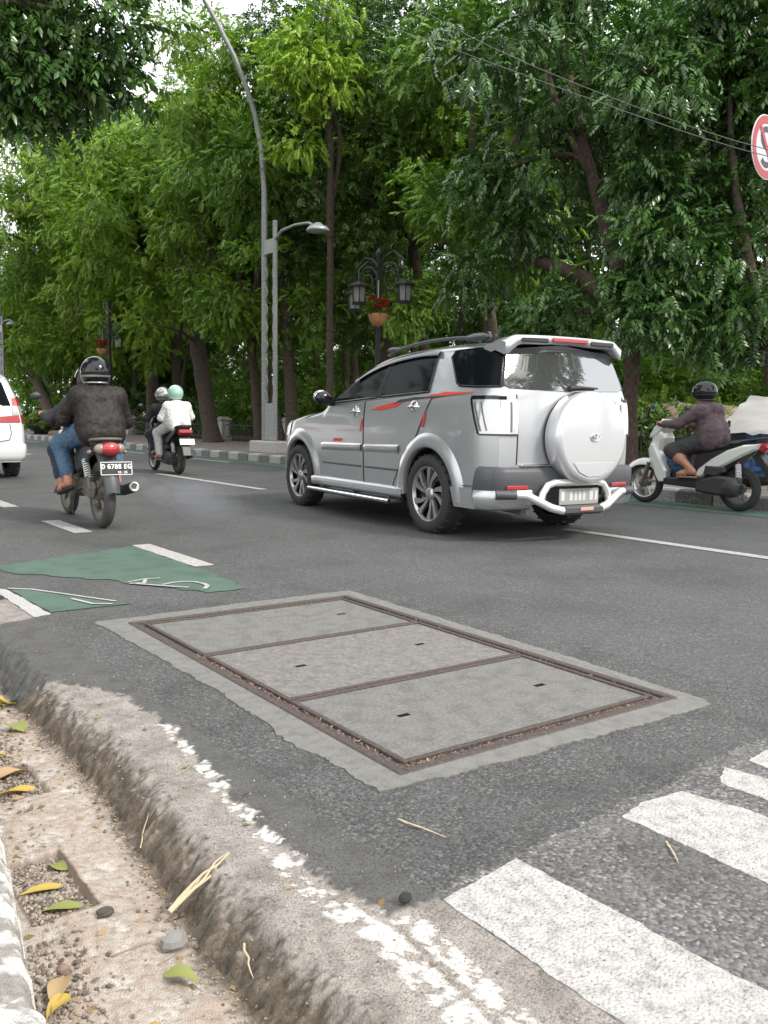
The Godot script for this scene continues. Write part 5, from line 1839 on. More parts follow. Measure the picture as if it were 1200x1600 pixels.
func build_motorcycle() -> void:
	var at := Transform3D(Basis(Vector3.UP, deg_to_rad(-4.0)), Vector3(2.61, 0, -7.8))
	var t := thing("motorcycle", "old black motorcycle with white spring shocks carrying two people", "motorcycle")
	t.transform = at
	var R := 0.3
	bike_wheel(t, Vector3(0, R, 0), R, 0.105, 5, M.rubber_dusty, M.dirty_metal)
	bike_wheel(t, Vector3(0, R, -1.27), R, 0.085, 5, M.rubber_dusty, M.dirty_metal)
	for s in [-1.0, 1.0]:
		shock(t, Vector3(s * 0.115, 0.63, -0.13), Vector3(s * 0.1, 0.33, 0.0))
		var sw := Mb.new()
		sw.tube([Vector3(s * 0.085, 0.36, -0.5), Vector3(s * 0.095, 0.31, 0.04)], 0.02, 8)
		part("swing_arm", sw, M.dirty_metal, t)
		var fk := Mb.new()
		fk.tube([Vector3(s * 0.08, 0.3, -1.27), Vector3(s * 0.08, 0.62, -1.14), Vector3(s * 0.08, 0.92, -1.02)], [0.024, 0.022, 0.016], 8)
		part("fork_leg", fk, M.dirty_metal, t)
		var pg := Mb.new()
		pg.tube([Vector3(s * 0.1, 0.34, -0.32), Vector3(s * 0.24, 0.33, -0.33)], 0.013, 8)
		pg.tube([Vector3(s * 0.1, 0.28, -0.68), Vector3(s * 0.27, 0.28, -0.68)], 0.013, 8)
		pg.tube([Vector3(s * 0.1, 0.34, -0.32), Vector3(s * 0.1, 0.3, -0.5)], 0.01, 6)
		part("foot_peg", pg, M.dirty_metal, t)
		var sp := Mb.new()
		sp.prism([Vector2(0.16, 0.72), Vector2(-0.1, 0.56), Vector2(-0.42, 0.47), Vector2(-0.5, 0.6), Vector2(-0.36, 0.73)], 0.09, 0.125, 0.012, Transform3D(Basis(Vector3(0, 0, 1), Vector3(0, 1, 0), Vector3(s, 0, 0)), Vector3.ZERO))
		part("side_panel", sp, M.black_plastic if s > 0 else M.grey_plastic, t)
		var bl := Mb.new()
		bl.ell(Vector3(s * 0.15, 0.68, 0.18), Vector3(0.024, 0.02, 0.03), 10, 7)
		bl.tube([Vector3(s * 0.09, 0.69, 0.16), Vector3(s * 0.14, 0.68, 0.18)], 0.008, 6)
		part("indicator", bl, M.amber_lens, t)
		var mr := Mb.new()
		mr.tube([Vector3(s * 0.28, 0.98, -0.92), Vector3(s * 0.3, 1.08, -0.94), Vector3(s * 0.34, 1.14, -0.94)], 0.005, 6)
		mr.ell(Vector3(s * 0.36, 1.17, -0.94), Vector3(0.055, 0.035, 0.012), 12, 7)
		part("mirror", mr, M.black_plastic, t)
		var sv := Mb.new()
		sv.prism([Vector2(-0.5, 0.5), Vector2(-0.62, 0.75), Vector2(-1.0, 0.85), Vector2(-1.02, 0.66), Vector2(-0.72, 0.4)], 0.1, 0.15, 0.015, Transform3D(Basis(Vector3(0, 0, 1), Vector3(0, 1, 0), Vector3(s, 0, 0)), Vector3.ZERO))
		part("tank_shroud", sv, M.alloy, t)
	var se := Mb.new()
	se.prism([Vector2(0.22, 0.78), Vector2(0.2, 0.72), Vector2(-0.2, 0.7), Vector2(-0.62, 0.7), Vector2(-0.64, 0.76), Vector2(-0.4, 0.765), Vector2(-0.18, 0.79), Vector2(0.05, 0.81)], -0.13, 0.13, 0.03, Transform3D(Basis(Vector3(0, 0, 1), Vector3(0, 1, 0), Vector3(-1, 0, 0)), Vector3.ZERO))
	part("seat", se, M.seat_vinyl, t)
	var gr := Mb.new()
	gr.tube([Vector3(-0.13, 0.74, -0.1), Vector3(-0.135, 0.78, 0.1), Vector3(-0.11, 0.79, 0.22), Vector3(-0.05, 0.795, 0.27), Vector3(0.05, 0.795, 0.27), Vector3(0.11, 0.79, 0.22), Vector3(0.135, 0.78, 0.1), Vector3(0.13, 0.74, -0.1)], 0.013, 8)
	part("grab_rail", gr, M.dirty_metal, t)
	var cowl := Mb.new()
	var rows := []
	for i in 8:
		var u := i / 7.0
		var z := lerpf(-0.2, 0.28, u)
		var w := lerpf(0.13, 0.115, u)
		var r := PackedVector3Array()
		for k in 17:
			var a := lerpf(-PI * 0.5, PI * 1.5, k / 16.0)
			r.append(Vector3(cos(a) * w, 0.71 + sin(a) * lerpf(0.05, 0.06, u), z))
		rows.append(r)
	cowl.grid(rows)
	cowl.fan(rows[7])
	part("tail_cowl", cowl, M.black_plastic, t)
	var tl := Mb.new()
	tl.ell(Vector3(0, 0.71, 0.285), Vector3(0.085, 0.058, 0.045), 18, 10)
	part("tail_light", tl, M.red_lens, t)
	for s in [-1, 1]:
		var tc := Mb.new()
		tc.ell(Vector3(s * 0.08, 0.71, 0.268), Vector3(0.055, 0.046, 0.04), 14, 8)
		part("tail_lens", tc, M.amber_lens, t)
	var fd := Mb.new()
	rows = []
	for i in 13:
		var u := i / 12.0
		var a := lerpf(1.25, 0.08, u)
		var c := Vector3(0, R + sin(a) * 0.37, cos(a) * 0.37) if u > 0.35 else Vector3(0, lerpf(0.69, R + sin(0.84) * 0.37, u / 0.35), lerpf(0.16, cos(0.84) * 0.37, u / 0.35))
		var w := lerpf(0.085, 0.06, u)
		rows.append(PackedVector3Array([c + Vector3(-w, -0.035, -0.02), c + Vector3(-w * 0.85, 0, 0.004), c + Vector3(0, 0.012, 0.012), c + Vector3(w * 0.85, 0, 0.004), c + Vector3(w, -0.035, -0.02)]))
	fd.grid(rows)
	part("rear_fender", fd, M.grey_plastic, t)
	plate(t, Vector3(0.035, 0.545, 0.335), Vector2(0.27, 0.115), -0.12, M.plate_black, M.white_print, [["D 6788 EG", 0.056, 0.0, 0.016], ["10 · 25", 0.028, 0.05, -0.034]], M.white_print)
	var pbk := Mb.new()
	pbk.box(Vector3(0.03, 0.56, 0.3), Vector3(0.05, 0.06, 0.06), 0.005)
	part("plate_bracket", pbk, M.black_plastic, t)
	var mf := Mb.new()
	mf.tube([Vector3(0.12, 0.3, -0.72), Vector3(0.14, 0.27, -0.45), Vector3(0.17, 0.3, -0.2)], 0.02, 10)
	mf.tube([Vector3(0.17, 0.3, -0.22), Vector3(0.185, 0.33, 0.02), Vector3(0.2, 0.37, 0.24), Vector3(0.203, 0.376, 0.27)], [0.035, 0.048, 0.047, 0.04], 14)
	part("exhaust_muffler", mf, M.engine, t)
	var mt := Mb.new()
	mt.lathe([Vector2(0.044, 0.0), Vector2(0.046, 0.02), Vector2(0.03, 0.022), Vector2(0.02, 0.005), Vector2(0.001, 0.002)], 18, Transform3D(Basis(Vector3(1, 0, 0), PI / 2 - 0.15), Vector3(0.203, 0.376, 0.262)))
	part("exhaust_tip", mt, M.alloy, t)
	var en := Mb.new()
	en.box(Vector3(0, 0.36, -0.62), Vector3(0.24, 0.2, 0.34), 0.04)
	en.tube([Vector3(0, 0.42, -0.7), Vector3(0, 0.58, -0.82)], 0.075, 12)
	for k in 6: en.box(Vector3(0, 0.45 + k * 0.022, -0.73 - k * 0.016), Vector3(0.19, 0.008, 0.19), 0.0, Basis(Vector3(1, 0, 0), -0.6))
	en.lathe([Vector2(0.001, 0.15), Vector2(0.08, 0.148), Vector2(0.1, 0.12), Vector2(0.1, -0.12), Vector2(0.001, -0.15)], 20, Transform3D(Basis(Vector3(0, 0, 1), PI / 2), Vector3(0, 0.34, -0.56)))
	part("engine", en, M.dirty_metal, t)
	var cg := Mb.new()
	cg.prism([Vector2(0.1, 0.36), Vector2(0.08, 0.41), Vector2(-0.45, 0.43), Vector2(-0.55, 0.38), Vector2(-0.45, 0.3), Vector2(-0.1, 0.26), Vector2(0.06, 0.28)], -0.1, -0.075, 0.006, Transform3D(Basis(Vector3(0, 0, 1), Vector3(0, 1, 0), Vector3(-1, 0, 0)), Vector3(-0.0, 0, 0)) if false else Transform3D(Basis(Vector3(0, 0, 1), Vector3(0, 1, 0), Vector3(1, 0, 0)), Vector3.ZERO))
	part("chain_guard", cg, M.dirty_metal, t)
	var fr := Mb.new()
	fr.tube([Vector3(0, 0.86, -1.0), Vector3(0, 0.7, -0.86), Vector3(0, 0.4, -0.8)], 0.025, 8)
	for s in [-1, 1]: fr.tube([Vector3(0, 0.82, -0.98), Vector3(s * 0.09, 0.68, -0.5), Vector3(s * 0.09, 0.68, 0.1)], 0.018, 8)
	for s in [-1, 1]: fr.tube([Vector3(s * 0.09, 0.66, -0.1), Vector3(s * 0.09, 0.38, -0.48)], 0.016, 8)
	fr.tube([Vector3(-0.11, 0.28, -0.5), Vector3(-0.16, 0.12, -0.42), Vector3(-0.17, 0.1, -0.36)], 0.011, 6)
	part("frame", fr, M.black_plastic, t)
	var tk := Mb.new()
	tk.ell(Vector3(0, 0.8, -0.82), Vector3(0.13, 0.11, 0.23), 18, 10)
	part("fuel_tank", tk, M.gloss_black, t)
	var hb := Mb.new()
	hb.tube([Vector3(-0.35, 0.985, -0.9), Vector3(-0.2, 1.0, -0.98), Vector3(0, 0.97, -1.02), Vector3(0.2, 1.0, -0.98), Vector3(0.35, 0.985, -0.9)], 0.013, 8)
	var hbo := part("handlebar", hb, M.chrome, t)
	var gp := Mb.new()
	for s in [-1, 1]: gp.tube([Vector3(s * 0.24, 0.995, -0.96), Vector3(s * 0.36, 0.985, -0.895)], 0.018, 10)
	part("grip", gp, M.rubber, hbo)
	var hl := Mb.new()
	hl.ell(Vector3(0, 0.87, -1.12), Vector3(0.1, 0.09, 0.09), 16, 10)
	part("headlight", hl, M.clear_lens, t)
	var ff := Mb.new()
	rows = []
	for i in 11:
		var a := lerpf(0.5, 2.6, i / 10.0)
		var c := Vector3(0, R + sin(a) * 0.335, -1.27 + cos(a) * 0.335)
		rows.append(PackedVector3Array([c + Vector3(-0.06, -0.03, 0), c + Vector3(-0.045, 0, 0), c + Vector3(0, 0.012, 0), c + Vector3(0.045, 0, 0), c + Vector3(0.06, -0.03, 0)]))
	ff.grid(rows)
	part("front_fender", ff, M.gloss_black, t)
	# pillion in a leather jacket
	var J := {
		"pelvis": Vector3(0, 0.9, -0.06), "chest": Vector3(-0.01, 1.1, -0.08), "neck": Vector3(-0.01, 1.25, -0.09), "head": Vector3(-0.01, 1.345, -0.1),
		"shoulderL": Vector3(-0.17, 1.165, -0.07), "shoulderR": Vector3(0.165, 1.165, -0.07), "elbowL": Vector3(-0.27, 0.96, -0.22), "elbowR": Vector3(0.27, 0.94, -0.16),
		"wristL": Vector3(-0.17, 0.93, -0.45), "wristR": Vector3(0.2, 0.9, -0.42), "gripL": Vector3(-0.12, 0.93, -0.5), "gripR": Vector3(0.14, 0.9, -0.48),
		"hipL": Vector3(-0.1, 0.86, -0.08), "hipR": Vector3(0.1, 0.86, -0.08), "kneeL": Vector3(-0.25, 0.73, -0.47), "kneeR": Vector3(0.25, 0.73, -0.45),
		"ankleL": Vector3(-0.22, 0.42, -0.31), "ankleR": Vector3(0.21, 0.42, -0.3), "toe": Vector3(-0.25, -0.3, -1)}
	var p := person(at, "motorcycle passenger in a black leather jacket, blue jeans and sandals wearing a black helmet", J, [M.leather, M.denim, M.skin, M.sandal], {"fold": 0.012, "bulk": 1.04, "hem": 0.78, "sole": M.sandal, "extra": [[Vector3(-0.07, 0.9, 0.0), Vector3(-0.08, 0.84, 0.03), 0.145, 0.125, 0], [Vector3(0.07, 0.9, 0.0), Vector3(0.08, 0.84, 0.03), 0.145, 0.125, 0]]})
	helmet(p, Vector3(-0.01, 1.375, -0.11), Vector3(-0.1, 0, -1), M.gloss_black, 0, M.alloy)
	var D := {
		"pelvis": Vector3(0, 0.86, -0.42), "chest": Vector3(0.05, 1.06, -0.5), "neck": Vector3(0.065, 1.19, -0.53), "head": Vector3(0.07, 1.295, -0.55),
		"shoulderL": Vector3(-0.11, 1.12, -0.51), "shoulderR": Vector3(0.21, 1.12, -0.51), "elbowL": Vector3(-0.27, 0.97, -0.68), "elbowR": Vector3(0.33, 0.98, -0.68),
		"wristL": Vector3(-0.3, 0.99, -0.87), "wristR": Vector3(0.3, 0.99, -0.87), "gripL": Vector3(-0.3, 0.99, -0.925), "gripR": Vector3(0.3, 0.99, -0.925),
		"hipL": Vector3(-0.1, 0.83, -0.48), "hipR": Vector3(0.1, 0.83, -0.48), "kneeL": Vector3(-0.2, 0.66, -0.85), "kneeR": Vector3(0.2, 0.66, -0.85),
		"ankleL": Vector3(-0.2, 0.38, -0.66), "ankleR": Vector3(0.2, 0.38, -0.66), "face": Vector3(-0.6, 0, -1)}
	var d := person(at, "motorcycle driver in a dark jacket, almost hidden by the leather-jacketed passenger", D, [M.charcoal_cloth, M.navy_cloth, M.skin, M.sandal], {"sole": M.sandal})
	helmet(d, Vector3(0.07, 1.325, -0.56), Vector3(-0.5, 0, -1), M.grey_plastic, 0, M.black_plastic)

# side outlines of a scooter are prisms across x; tilt with Basis columns (z, y, x)
func across(s := 1.0) -> Transform3D:
	return Transform3D(Basis(Vector3(0, 0, 1), Vector3(0, 1, 0), Vector3(s, 0, 0)), Vector3.ZERO)

func scooter(at: Transform3D, label: String, body: Material, dark: Material, plate_m: Material, plate_ink: Material, lines: Array) -> Node3D:
	var t := thing("scooter", label, "scooter")
	t.transform = at
	var R := 0.25
	bike_wheel(t, Vector3(0, R, 0), R, 0.1, 5, M.rubber, M.dirty_metal)
	bike_wheel(t, Vector3(0, R, -1.25), R, 0.09, 5, M.rubber, M.alloy)
	for s in [-1.0, 1.0]:
		# long tail panel sweeping up to the rear lamp
		var tp := Mb.new()
		tp.prism(v2([[0.3, 0.77], [0.26, 0.7], [0.1, 0.63], [-0.08, 0.53], [-0.28, 0.42], [-0.42, 0.36], [-0.5, 0.38], [-0.44, 0.46], [-0.28, 0.58], [-0.1, 0.68], [0.1, 0.75]]), 0.1, 0.165, 0.022, across(s))
		part("tail_panel", tp, body, t)
		var lg := Mb.new()
		lg.prism(v2([[-0.86, 0.28], [-0.84, 0.42], [-0.95, 0.62], [-1.02, 0.74], [-1.08, 0.73], [-1.06, 0.55], [-1.0, 0.36], [-0.94, 0.27]]), 0.06, 0.2, 0.025, across(s))
		part("leg_shield", lg, body, t)
		var fk := Mb.new()
		fk.tube([Vector3(s * 0.075, R, -1.25), Vector3(s * 0.075, 0.5, -1.16)], [0.022, 0.024], 8)
		part("fork_leg", fk, M.dirty_metal, t)
		var mr := Mb.new()
		mr.tube([Vector3(s * 0.24, 0.98, -0.93), Vector3(s * 0.27, 1.1, -0.94), Vector3(s * 0.32, 1.15, -0.94)], 0.005, 6)
		mr.ell(Vector3(s * 0.345, 1.17, -0.94), Vector3(0.05, 0.036, 0.012), 12, 7)
		part("mirror", mr, M.black_plastic, t)
	shock(t, Vector3(-0.12, 0.56, 0.03), Vector3(-0.1, 0.27, 0.05))
	var se := Mb.new()
	se.prism(v2([[0.28, 0.82], [0.24, 0.76], [-0.1, 0.7], [-0.5, 0.62], [-0.56, 0.66], [-0.52, 0.73], [-0.3, 0.745], [-0.16, 0.75], [-0.08, 0.79], [0.12, 0.815]]), -0.13, 0.13, 0.035, across())
	part("seat", se, M.seat_vinyl, t)
	var fl := Mb.new()
	fl.prism(v2([[-0.34, 0.3], [-0.34, 0.36], [-0.9, 0.34], [-1.0, 0.5], [-1.03, 0.45], [-0.94, 0.26], [-0.36, 0.23]]), -0.19, 0.19, 0.02, across())
	part("floorboard", fl, dark, t)
	var mid := Mb.new()
	mid.prism(v2([[0.1, 0.66], [-0.05, 0.5], [-0.3, 0.32], [-0.44, 0.3], [-0.54, 0.4], [-0.5, 0.64], [-0.1, 0.7]]), -0.125, 0.125, 0.02, across())
	part("centre_body", mid, dark, t)
	var eng := Mb.new()
	eng.prism(v2([[0.1, 0.3], [0.06, 0.18], [-0.2, 0.17], [-0.45, 0.2], [-0.46, 0.32], [-0.2, 0.4], [0.04, 0.38]]), -0.2, -0.07, 0.03, across())
	eng.lathe([Vector2(0.001, 0.21), Vector2(0.085, 0.205), Vector2(0.105, 0.18), Vector2(0.11, 0.08)], 20, Transform3D(Basis(Vector3(0, 0, 1), PI / 2), Vector3(0, 0.27, -0.02)))
	eng.prism(v2([[-0.1, 0.44], [-0.1, 0.5], [-0.34, 0.5], [-0.36, 0.4], [-0.2, 0.38]]), -0.19, -0.09, 0.02, across())
	part("engine_case", eng, M.engine, t)
	var mf := Mb.new()
	mf.tube([Vector3(0.14, 0.3, -0.3), Vector3(0.165, 0.31, -0.05), Vector3(0.17, 0.36, 0.26)], [0.04, 0.06, 0.055], 14)
	part("exhaust_muffler", mf, M.engine, t)
	var ms := Mb.new()
	ms.prism(v2([[0.2, 0.34], [0.2, 0.41], [-0.15, 0.37], [-0.15, 0.3]]), 0.2, 0.235, 0.01, across())
	part("heat_shield", ms, M.black_plastic, t)
	# rear fender and lamp
	var rf := Mb.new()
	rf.prism(v2([[0.24, 0.68], [0.36, 0.5], [0.42, 0.34], [0.4, 0.33], [0.31, 0.45], [0.16, 0.62]]), -0.075, 0.075, 0.01, across())
	part("rear_fender", rf, M.black_plastic, t)
	var tl := Mb.new()
	tl.prism(v2([[0.36, 0.77], [0.37, 0.72], [0.3, 0.67], [0.22, 0.7], [0.24, 0.77]]), -0.12, 0.12, 0.02, across())
	part("tail_light", tl, M.red_lens, t)
	var gr := Mb.new()
	gr.tube([Vector3(-0.12, 0.78, 0.05), Vector3(-0.125, 0.82, 0.25), Vector3(-0.08, 0.835, 0.36), Vector3(0.08, 0.835, 0.36), Vector3(0.125, 0.82, 0.25), Vector3(0.12, 0.78, 0.05)], 0.013, 8)
	part("grab_rail", gr, dark, t)
	plate(t, Vector3(0.01, 0.565, 0.385), Vector2(0.26, 0.105), -0.35, plate_m, null, lines, plate_ink)
	# front: fender, apron, headlight, handlebar
	var ff := Mb.new()
	var rows := []
	for i in 13:
		var a := lerpf(0.35, 2.7, i / 12.0)
		var c := Vector3(0, R + sin(a) * 0.29, -1.25 + cos(a) * 0.3)
		rows.append(PackedVector3Array([c + Vector3(-0.07, -0.07, 0), c + Vector3(-0.06, 0, 0), c + Vector3(0, 0.016, 0), c + Vector3(0.06, 0, 0), c + Vector3(0.07, -0.07, 0)]))
	ff.grid(rows)
	part("front_fender", ff, body, t)
	var ap := Mb.new()
	ap.prism(v2([[-0.93, 0.8], [-1.0, 0.45], [-1.06, 0.38], [-1.13, 0.5], [-1.16, 0.66], [-1.1, 0.8], [-0.98, 0.9]]), -0.14, 0.14, 0.04, across())
	part("front_apron", ap, body, t)
	var hd := Mb.new()
	hd.prism(v2([[-0.86, 0.98], [-0.98, 1.03], [-1.1, 0.92], [-1.16, 0.8], [-1.08, 0.79], [-0.92, 0.9]]), -0.13, 0.13, 0.035, across())
	part("handlebar_cowl", hd, body, t)
	var hl := Mb.new()
	hl.ell(Vector3(0, 0.84, -1.12), Vector3(0.11, 0.05, 0.05), 14, 8)
	part("headlight", hl, M.clear_lens, t)
	var hb := Mb.new()
	hb.tube([Vector3(-0.34, 0.96, -0.86), Vector3(-0.15, 0.97, -0.95), Vector3(0.15, 0.97, -0.95), Vector3(0.34, 0.96, -0.86)], 0.013, 8)
	var ho := part("handlebar", hb, M.black_plastic, t)
	var gp := Mb.new()
	for s in [-1, 1]: gp.tube([Vector3(s * 0.23, 0.966, -0.915), Vector3(s * 0.35, 0.96, -0.855)], 0.018, 10)
	part("grip", gp, M.rubber, ho)
	return t

func build_scooters() -> void:
	# scooter with a rider in black and a passenger in white
	var at := Transform3D(Basis(Vector3.UP, deg_to_rad(-3.0)), Vector3(6.13, 0, -14.35))
	scooter(at, "black scooter ridden by two people, one of them all in white", M.gloss_black, M.black_plastic, M.plate_pale, M.grey_print, [])
	var J := {
		"pelvis": Vector3(0, 0.88, -0.02), "chest": Vector3(0, 1.09, -0.06), "neck": Vector3(0, 1.24, -0.09), "head": Vector3(0, 1.345, -0.11),
		"shoulderL": Vector3(-0.165, 1.155, -0.06), "shoulderR": Vector3(0.165, 1.155, -0.06), "elbowL": Vector3(-0.25, 0.96, -0.14), "elbowR": Vector3(0.27, 0.98, -0.12),
		"wristL": Vector3(-0.17, 0.94, -0.38), "wristR": Vector3(0.22, 0.88, -0.3), "gripL": Vector3(-0.12, 0.94, -0.43), "gripR": Vector3(0.17, 0.87, -0.35),
		"hipL": Vector3(-0.1, 0.86, -0.05), "hipR": Vector3(0.1, 0.86, -0.05), "kneeL": Vector3(-0.24, 0.7, -0.38), "kneeR": Vector3(0.24, 0.68, -0.36),
		"ankleL": Vector3(-0.23, 0.34, -0.3), "ankleR": Vector3(0.22, 0.36, -0.28)}
	var ex := [[Vector3(-0.08, 0.92, 0.05), Vector3(-0.1, 0.8, 0.1), 0.1, 0.07, 0], [Vector3(0.08, 0.92, 0.05), Vector3(0.14, 0.76, 0.08), 0.1, 0.06, 0]]
	var p := person(at, "scooter passenger dressed all in white wearing a mint green helmet", J, [M.white_cloth, M.pale_cloth, M.skin, M.sandal], {"fold": 0.013, "hem": 0.92, "sole": M.sandal_tan, "extra": ex, "bulk": 1.05})
	helmet(p, Vector3(0, 1.385, -0.12), Vector3(-0.15, 0, -1), M.mint, 0, M.mint)
	var D := {
		"pelvis": Vector3(0, 0.84, -0.42), "chest": Vector3(-0.05, 1.07, -0.5), "neck": Vector3(-0.06, 1.21, -0.53), "head": Vector3(-0.07, 1.315, -0.55),
		"shoulderL": Vector3(-0.23, 1.12, -0.5), "shoulderR": Vector3(0.12, 1.12, -0.5), "elbowL": Vector3(-0.34, 0.95, -0.62), "elbowR": Vector3(0.3, 0.95, -0.62),
		"wristL": Vector3(-0.3, 0.97, -0.81), "wristR": Vector3(0.3, 0.97, -0.81), "gripL": Vector3(-0.29, 0.968, -0.875), "gripR": Vector3(0.29, 0.968, -0.875),
		"hipL": Vector3(-0.1, 0.8, -0.45), "hipR": Vector3(0.1, 0.8, -0.45), "kneeL": Vector3(-0.24, 0.66, -0.78), "kneeR": Vector3(0.18, 0.64, -0.8),
		"ankleL": Vector3(-0.17, 0.4, -0.66), "ankleR": Vector3(0.15, 0.4, -0.7)}
	var d := person(at, "scooter rider in black, leaning out in front of the passenger in white", D, [M.black_cloth, M.navy_cloth, M.skin, M.sandal], {"sole": M.sandal})
	helmet(d, Vector3(-0.07, 1.355, -0.56), Vector3(-0.2, 0, -1), M.alloy, 0, M.black_plastic)
	# scooter by the far kerb
	var at2 := Transform3D(Basis(Vector3.UP, deg_to_rad(2.0)), Vector3(9.1, 0.005, -5.66))
	scooter(at2, "white scooter with black lower body riding along the far kerb", M.pearl_white, M.black_plastic, M.plate_black, M.white_print, [])
	var K := {
		"pelvis": Vector3(0, 0.82, -0.38), "chest": Vector3(0, 1.06, -0.43), "neck": Vector3(0, 1.2, -0.47), "head": Vector3(0, 1.305, -0.5),
		"shoulderL": Vector3(-0.17, 1.12, -0.43), "shoulderR": Vector3(0.17, 1.12, -0.43), "elbowL": Vector3(-0.26, 0.97, -0.66), "elbowR": Vector3(0.26, 0.96, -0.64),
		"wristL": Vector3(-0.29, 0.965, -0.82), "wristR": Vector3(0.29, 0.96, -0.81), "gripL": Vector3(-0.29, 0.962, -0.885), "gripR": Vector3(0.29, 0.962, -0.885),
		"hipL": Vector3(-0.1, 0.79, -0.4), "hipR": Vector3(0.1, 0.79, -0.4), "kneeL": Vector3(-0.22, 0.66, -0.76), "kneeR": Vector3(0.22, 0.66, -0.76),
		"ankleL": Vector3(-0.2, 0.455, -0.5), "ankleR": Vector3(0.16, 0.45, -0.55)}
	var hood := [[Vector3(-0.06, 1.16, -0.355), Vector3(0.06, 1.16, -0.355), 0.055, 0.055, 0], [Vector3(-0.07, 0.88, -0.36), Vector3(-0.08, 0.79, -0.35), 0.14, 0.125, 0], [Vector3(0.07, 0.88, -0.36), Vector3(0.08, 0.79, -0.35), 0.14, 0.125, 0]]
	var k := person(at2, "scooter rider in a dark maroon hooded top and dark shorts with a black helmet", K, [M.maroon_cloth, M.charcoal_cloth, M.skin, M.sandal], {"shorts": true, "sole": M.sandal_tan, "extra": hood, "fold": 0.012})
	helmet(k, Vector3(0, 1.345, -0.5), Vector3(0, -0.02, -1), M.gloss_black, 1, M.black_plastic)
	# the blue bag on the floorboard
	var bg := thing("bag", "crumpled blue plastic bag standing in the white scooter's footwell", "bag")
	bg.transform = at2
	var b := []
	for q in [[-0.06, 0.43, -0.68, 0.1], [-0.08, 0.5, -0.74, 0.1], [0.05, 0.44, -0.66, 0.09], [-0.02, 0.56, -0.76, 0.08], [0.02, 0.6, -0.8, 0.06]]:
		b.append([Vector3(q[0], q[1], q[2]), Vector3(q[0] * 0.5, q[1] + 0.02, q[2] - 0.08), q[3], q[3] * 0.9, 0])
	place_mesh("sack", skin_mesh(b, 0.016, 0.04, [M.blue_bag], 0.02), null, bg)
	var hn := Mb.new()
	hn.tube([Vector3(-0.02, 0.62, -0.8), Vector3(-0.02, 0.74, -0.86), Vector3(0.02, 0.74, -0.87), Vector3(0.03, 0.62, -0.82)], 0.008, 6)
	part("carry_handle", hn, M.blue_bag, bg)

# ---------------------------------------------------------------- foliage
func leaflet(mb: Mb, at: Vector3, dir: Vector3, nrm: Vector3, l: float, w: float) -> void:
	var sd := dir.cross(nrm).normalized()
	var m := at + dir * l * 0.5 - nrm * w * 0.12
	var tip := at + dir * l - nrm * l * 0.12
	var a := at + dir * l * 0.42 + sd * w * 0.5
	var b := at + dir * l * 0.42 - sd * w * 0.5
	mb.tri(at, a, m, 0); mb.tri(a, tip, m, 0); mb.tri(at, m, b, 0); mb.tri(m, tip, b, 0)

# a leafy twig reaching along -z, flat side up, hanging a little
func spray(kind: int, sd: int) -> ArrayMesh:
	var r := RandomNumberGenerator.new()
	r.seed = sd
	var mb := Mb.new()
	if kind == 0:      # feathered leaf with broad hanging leaflets
		for i in 5:
			var t := (i + 0.7) / 5.0
			var p := Vector3(0, -0.07 * t * t, -0.24 * t)
			for s in [-1.0, 1.0]:
				var d := Vector3(s * 0.8, -0.5 + r.randf_range(-0.25, 0.15), -0.55 + r.randf_range(-0.2, 0.2)).normalized()
				var n := (Vector3.UP + Vector3(s * 0.5, 0, r.randf_range(-0.3, 0.3))).normalized()
				n = (n - d * n.dot(d)).normalized()
				leaflet(mb, p, d, n, 0.115 * r.randf_range(0.85, 1.15), 0.046)
		leaflet(mb, Vector3(0, -0.06, -0.23), Vector3(r.randf_range(-0.2, 0.2), -0.6, -0.8).normalized(), Vector3(0, 0.8, -0.6), 0.12, 0.046)
	elif kind == 1:    # tuft of simple leaves round a twig end
		for i in 9:
			var a := TAU * i / 9.0 * 1.9
			var p := Vector3(0, 0, -0.015 * i)
			var d := Vector3(cos(a), -0.25 + 0.5 * sin(a), -0.55 + r.randf_range(-0.2, 0.2)).normalized()
			var n := Vector3(r.randf_range(-0.4, 0.4), 1, r.randf_range(-0.4, 0.4))
			n = (n - d * n.dot(d)).normalized()
			leaflet(mb, p, d, n, 0.13 * r.randf_range(0.8, 1.2), 0.05)
	else:              # fine small leaves in rows
		for i in 9:
			var t := (i + 0.5) / 9.0
			for s in [-1.0, 1.0]:
				var d := Vector3(s * 0.9, r.randf_range(-0.3, 0.2), -0.4).normalized()
				leaflet(mb, Vector3(0, -0.04 * t, -0.26 * t), d, (Vector3.UP + Vector3(0, 0, r.randf_range(-0.4, 0.4)) - d * d.y).normalized(), 0.065 * r.randf_range(0.8, 1.2), 0.026)
	return mesh_of(mb)

var sprays := []

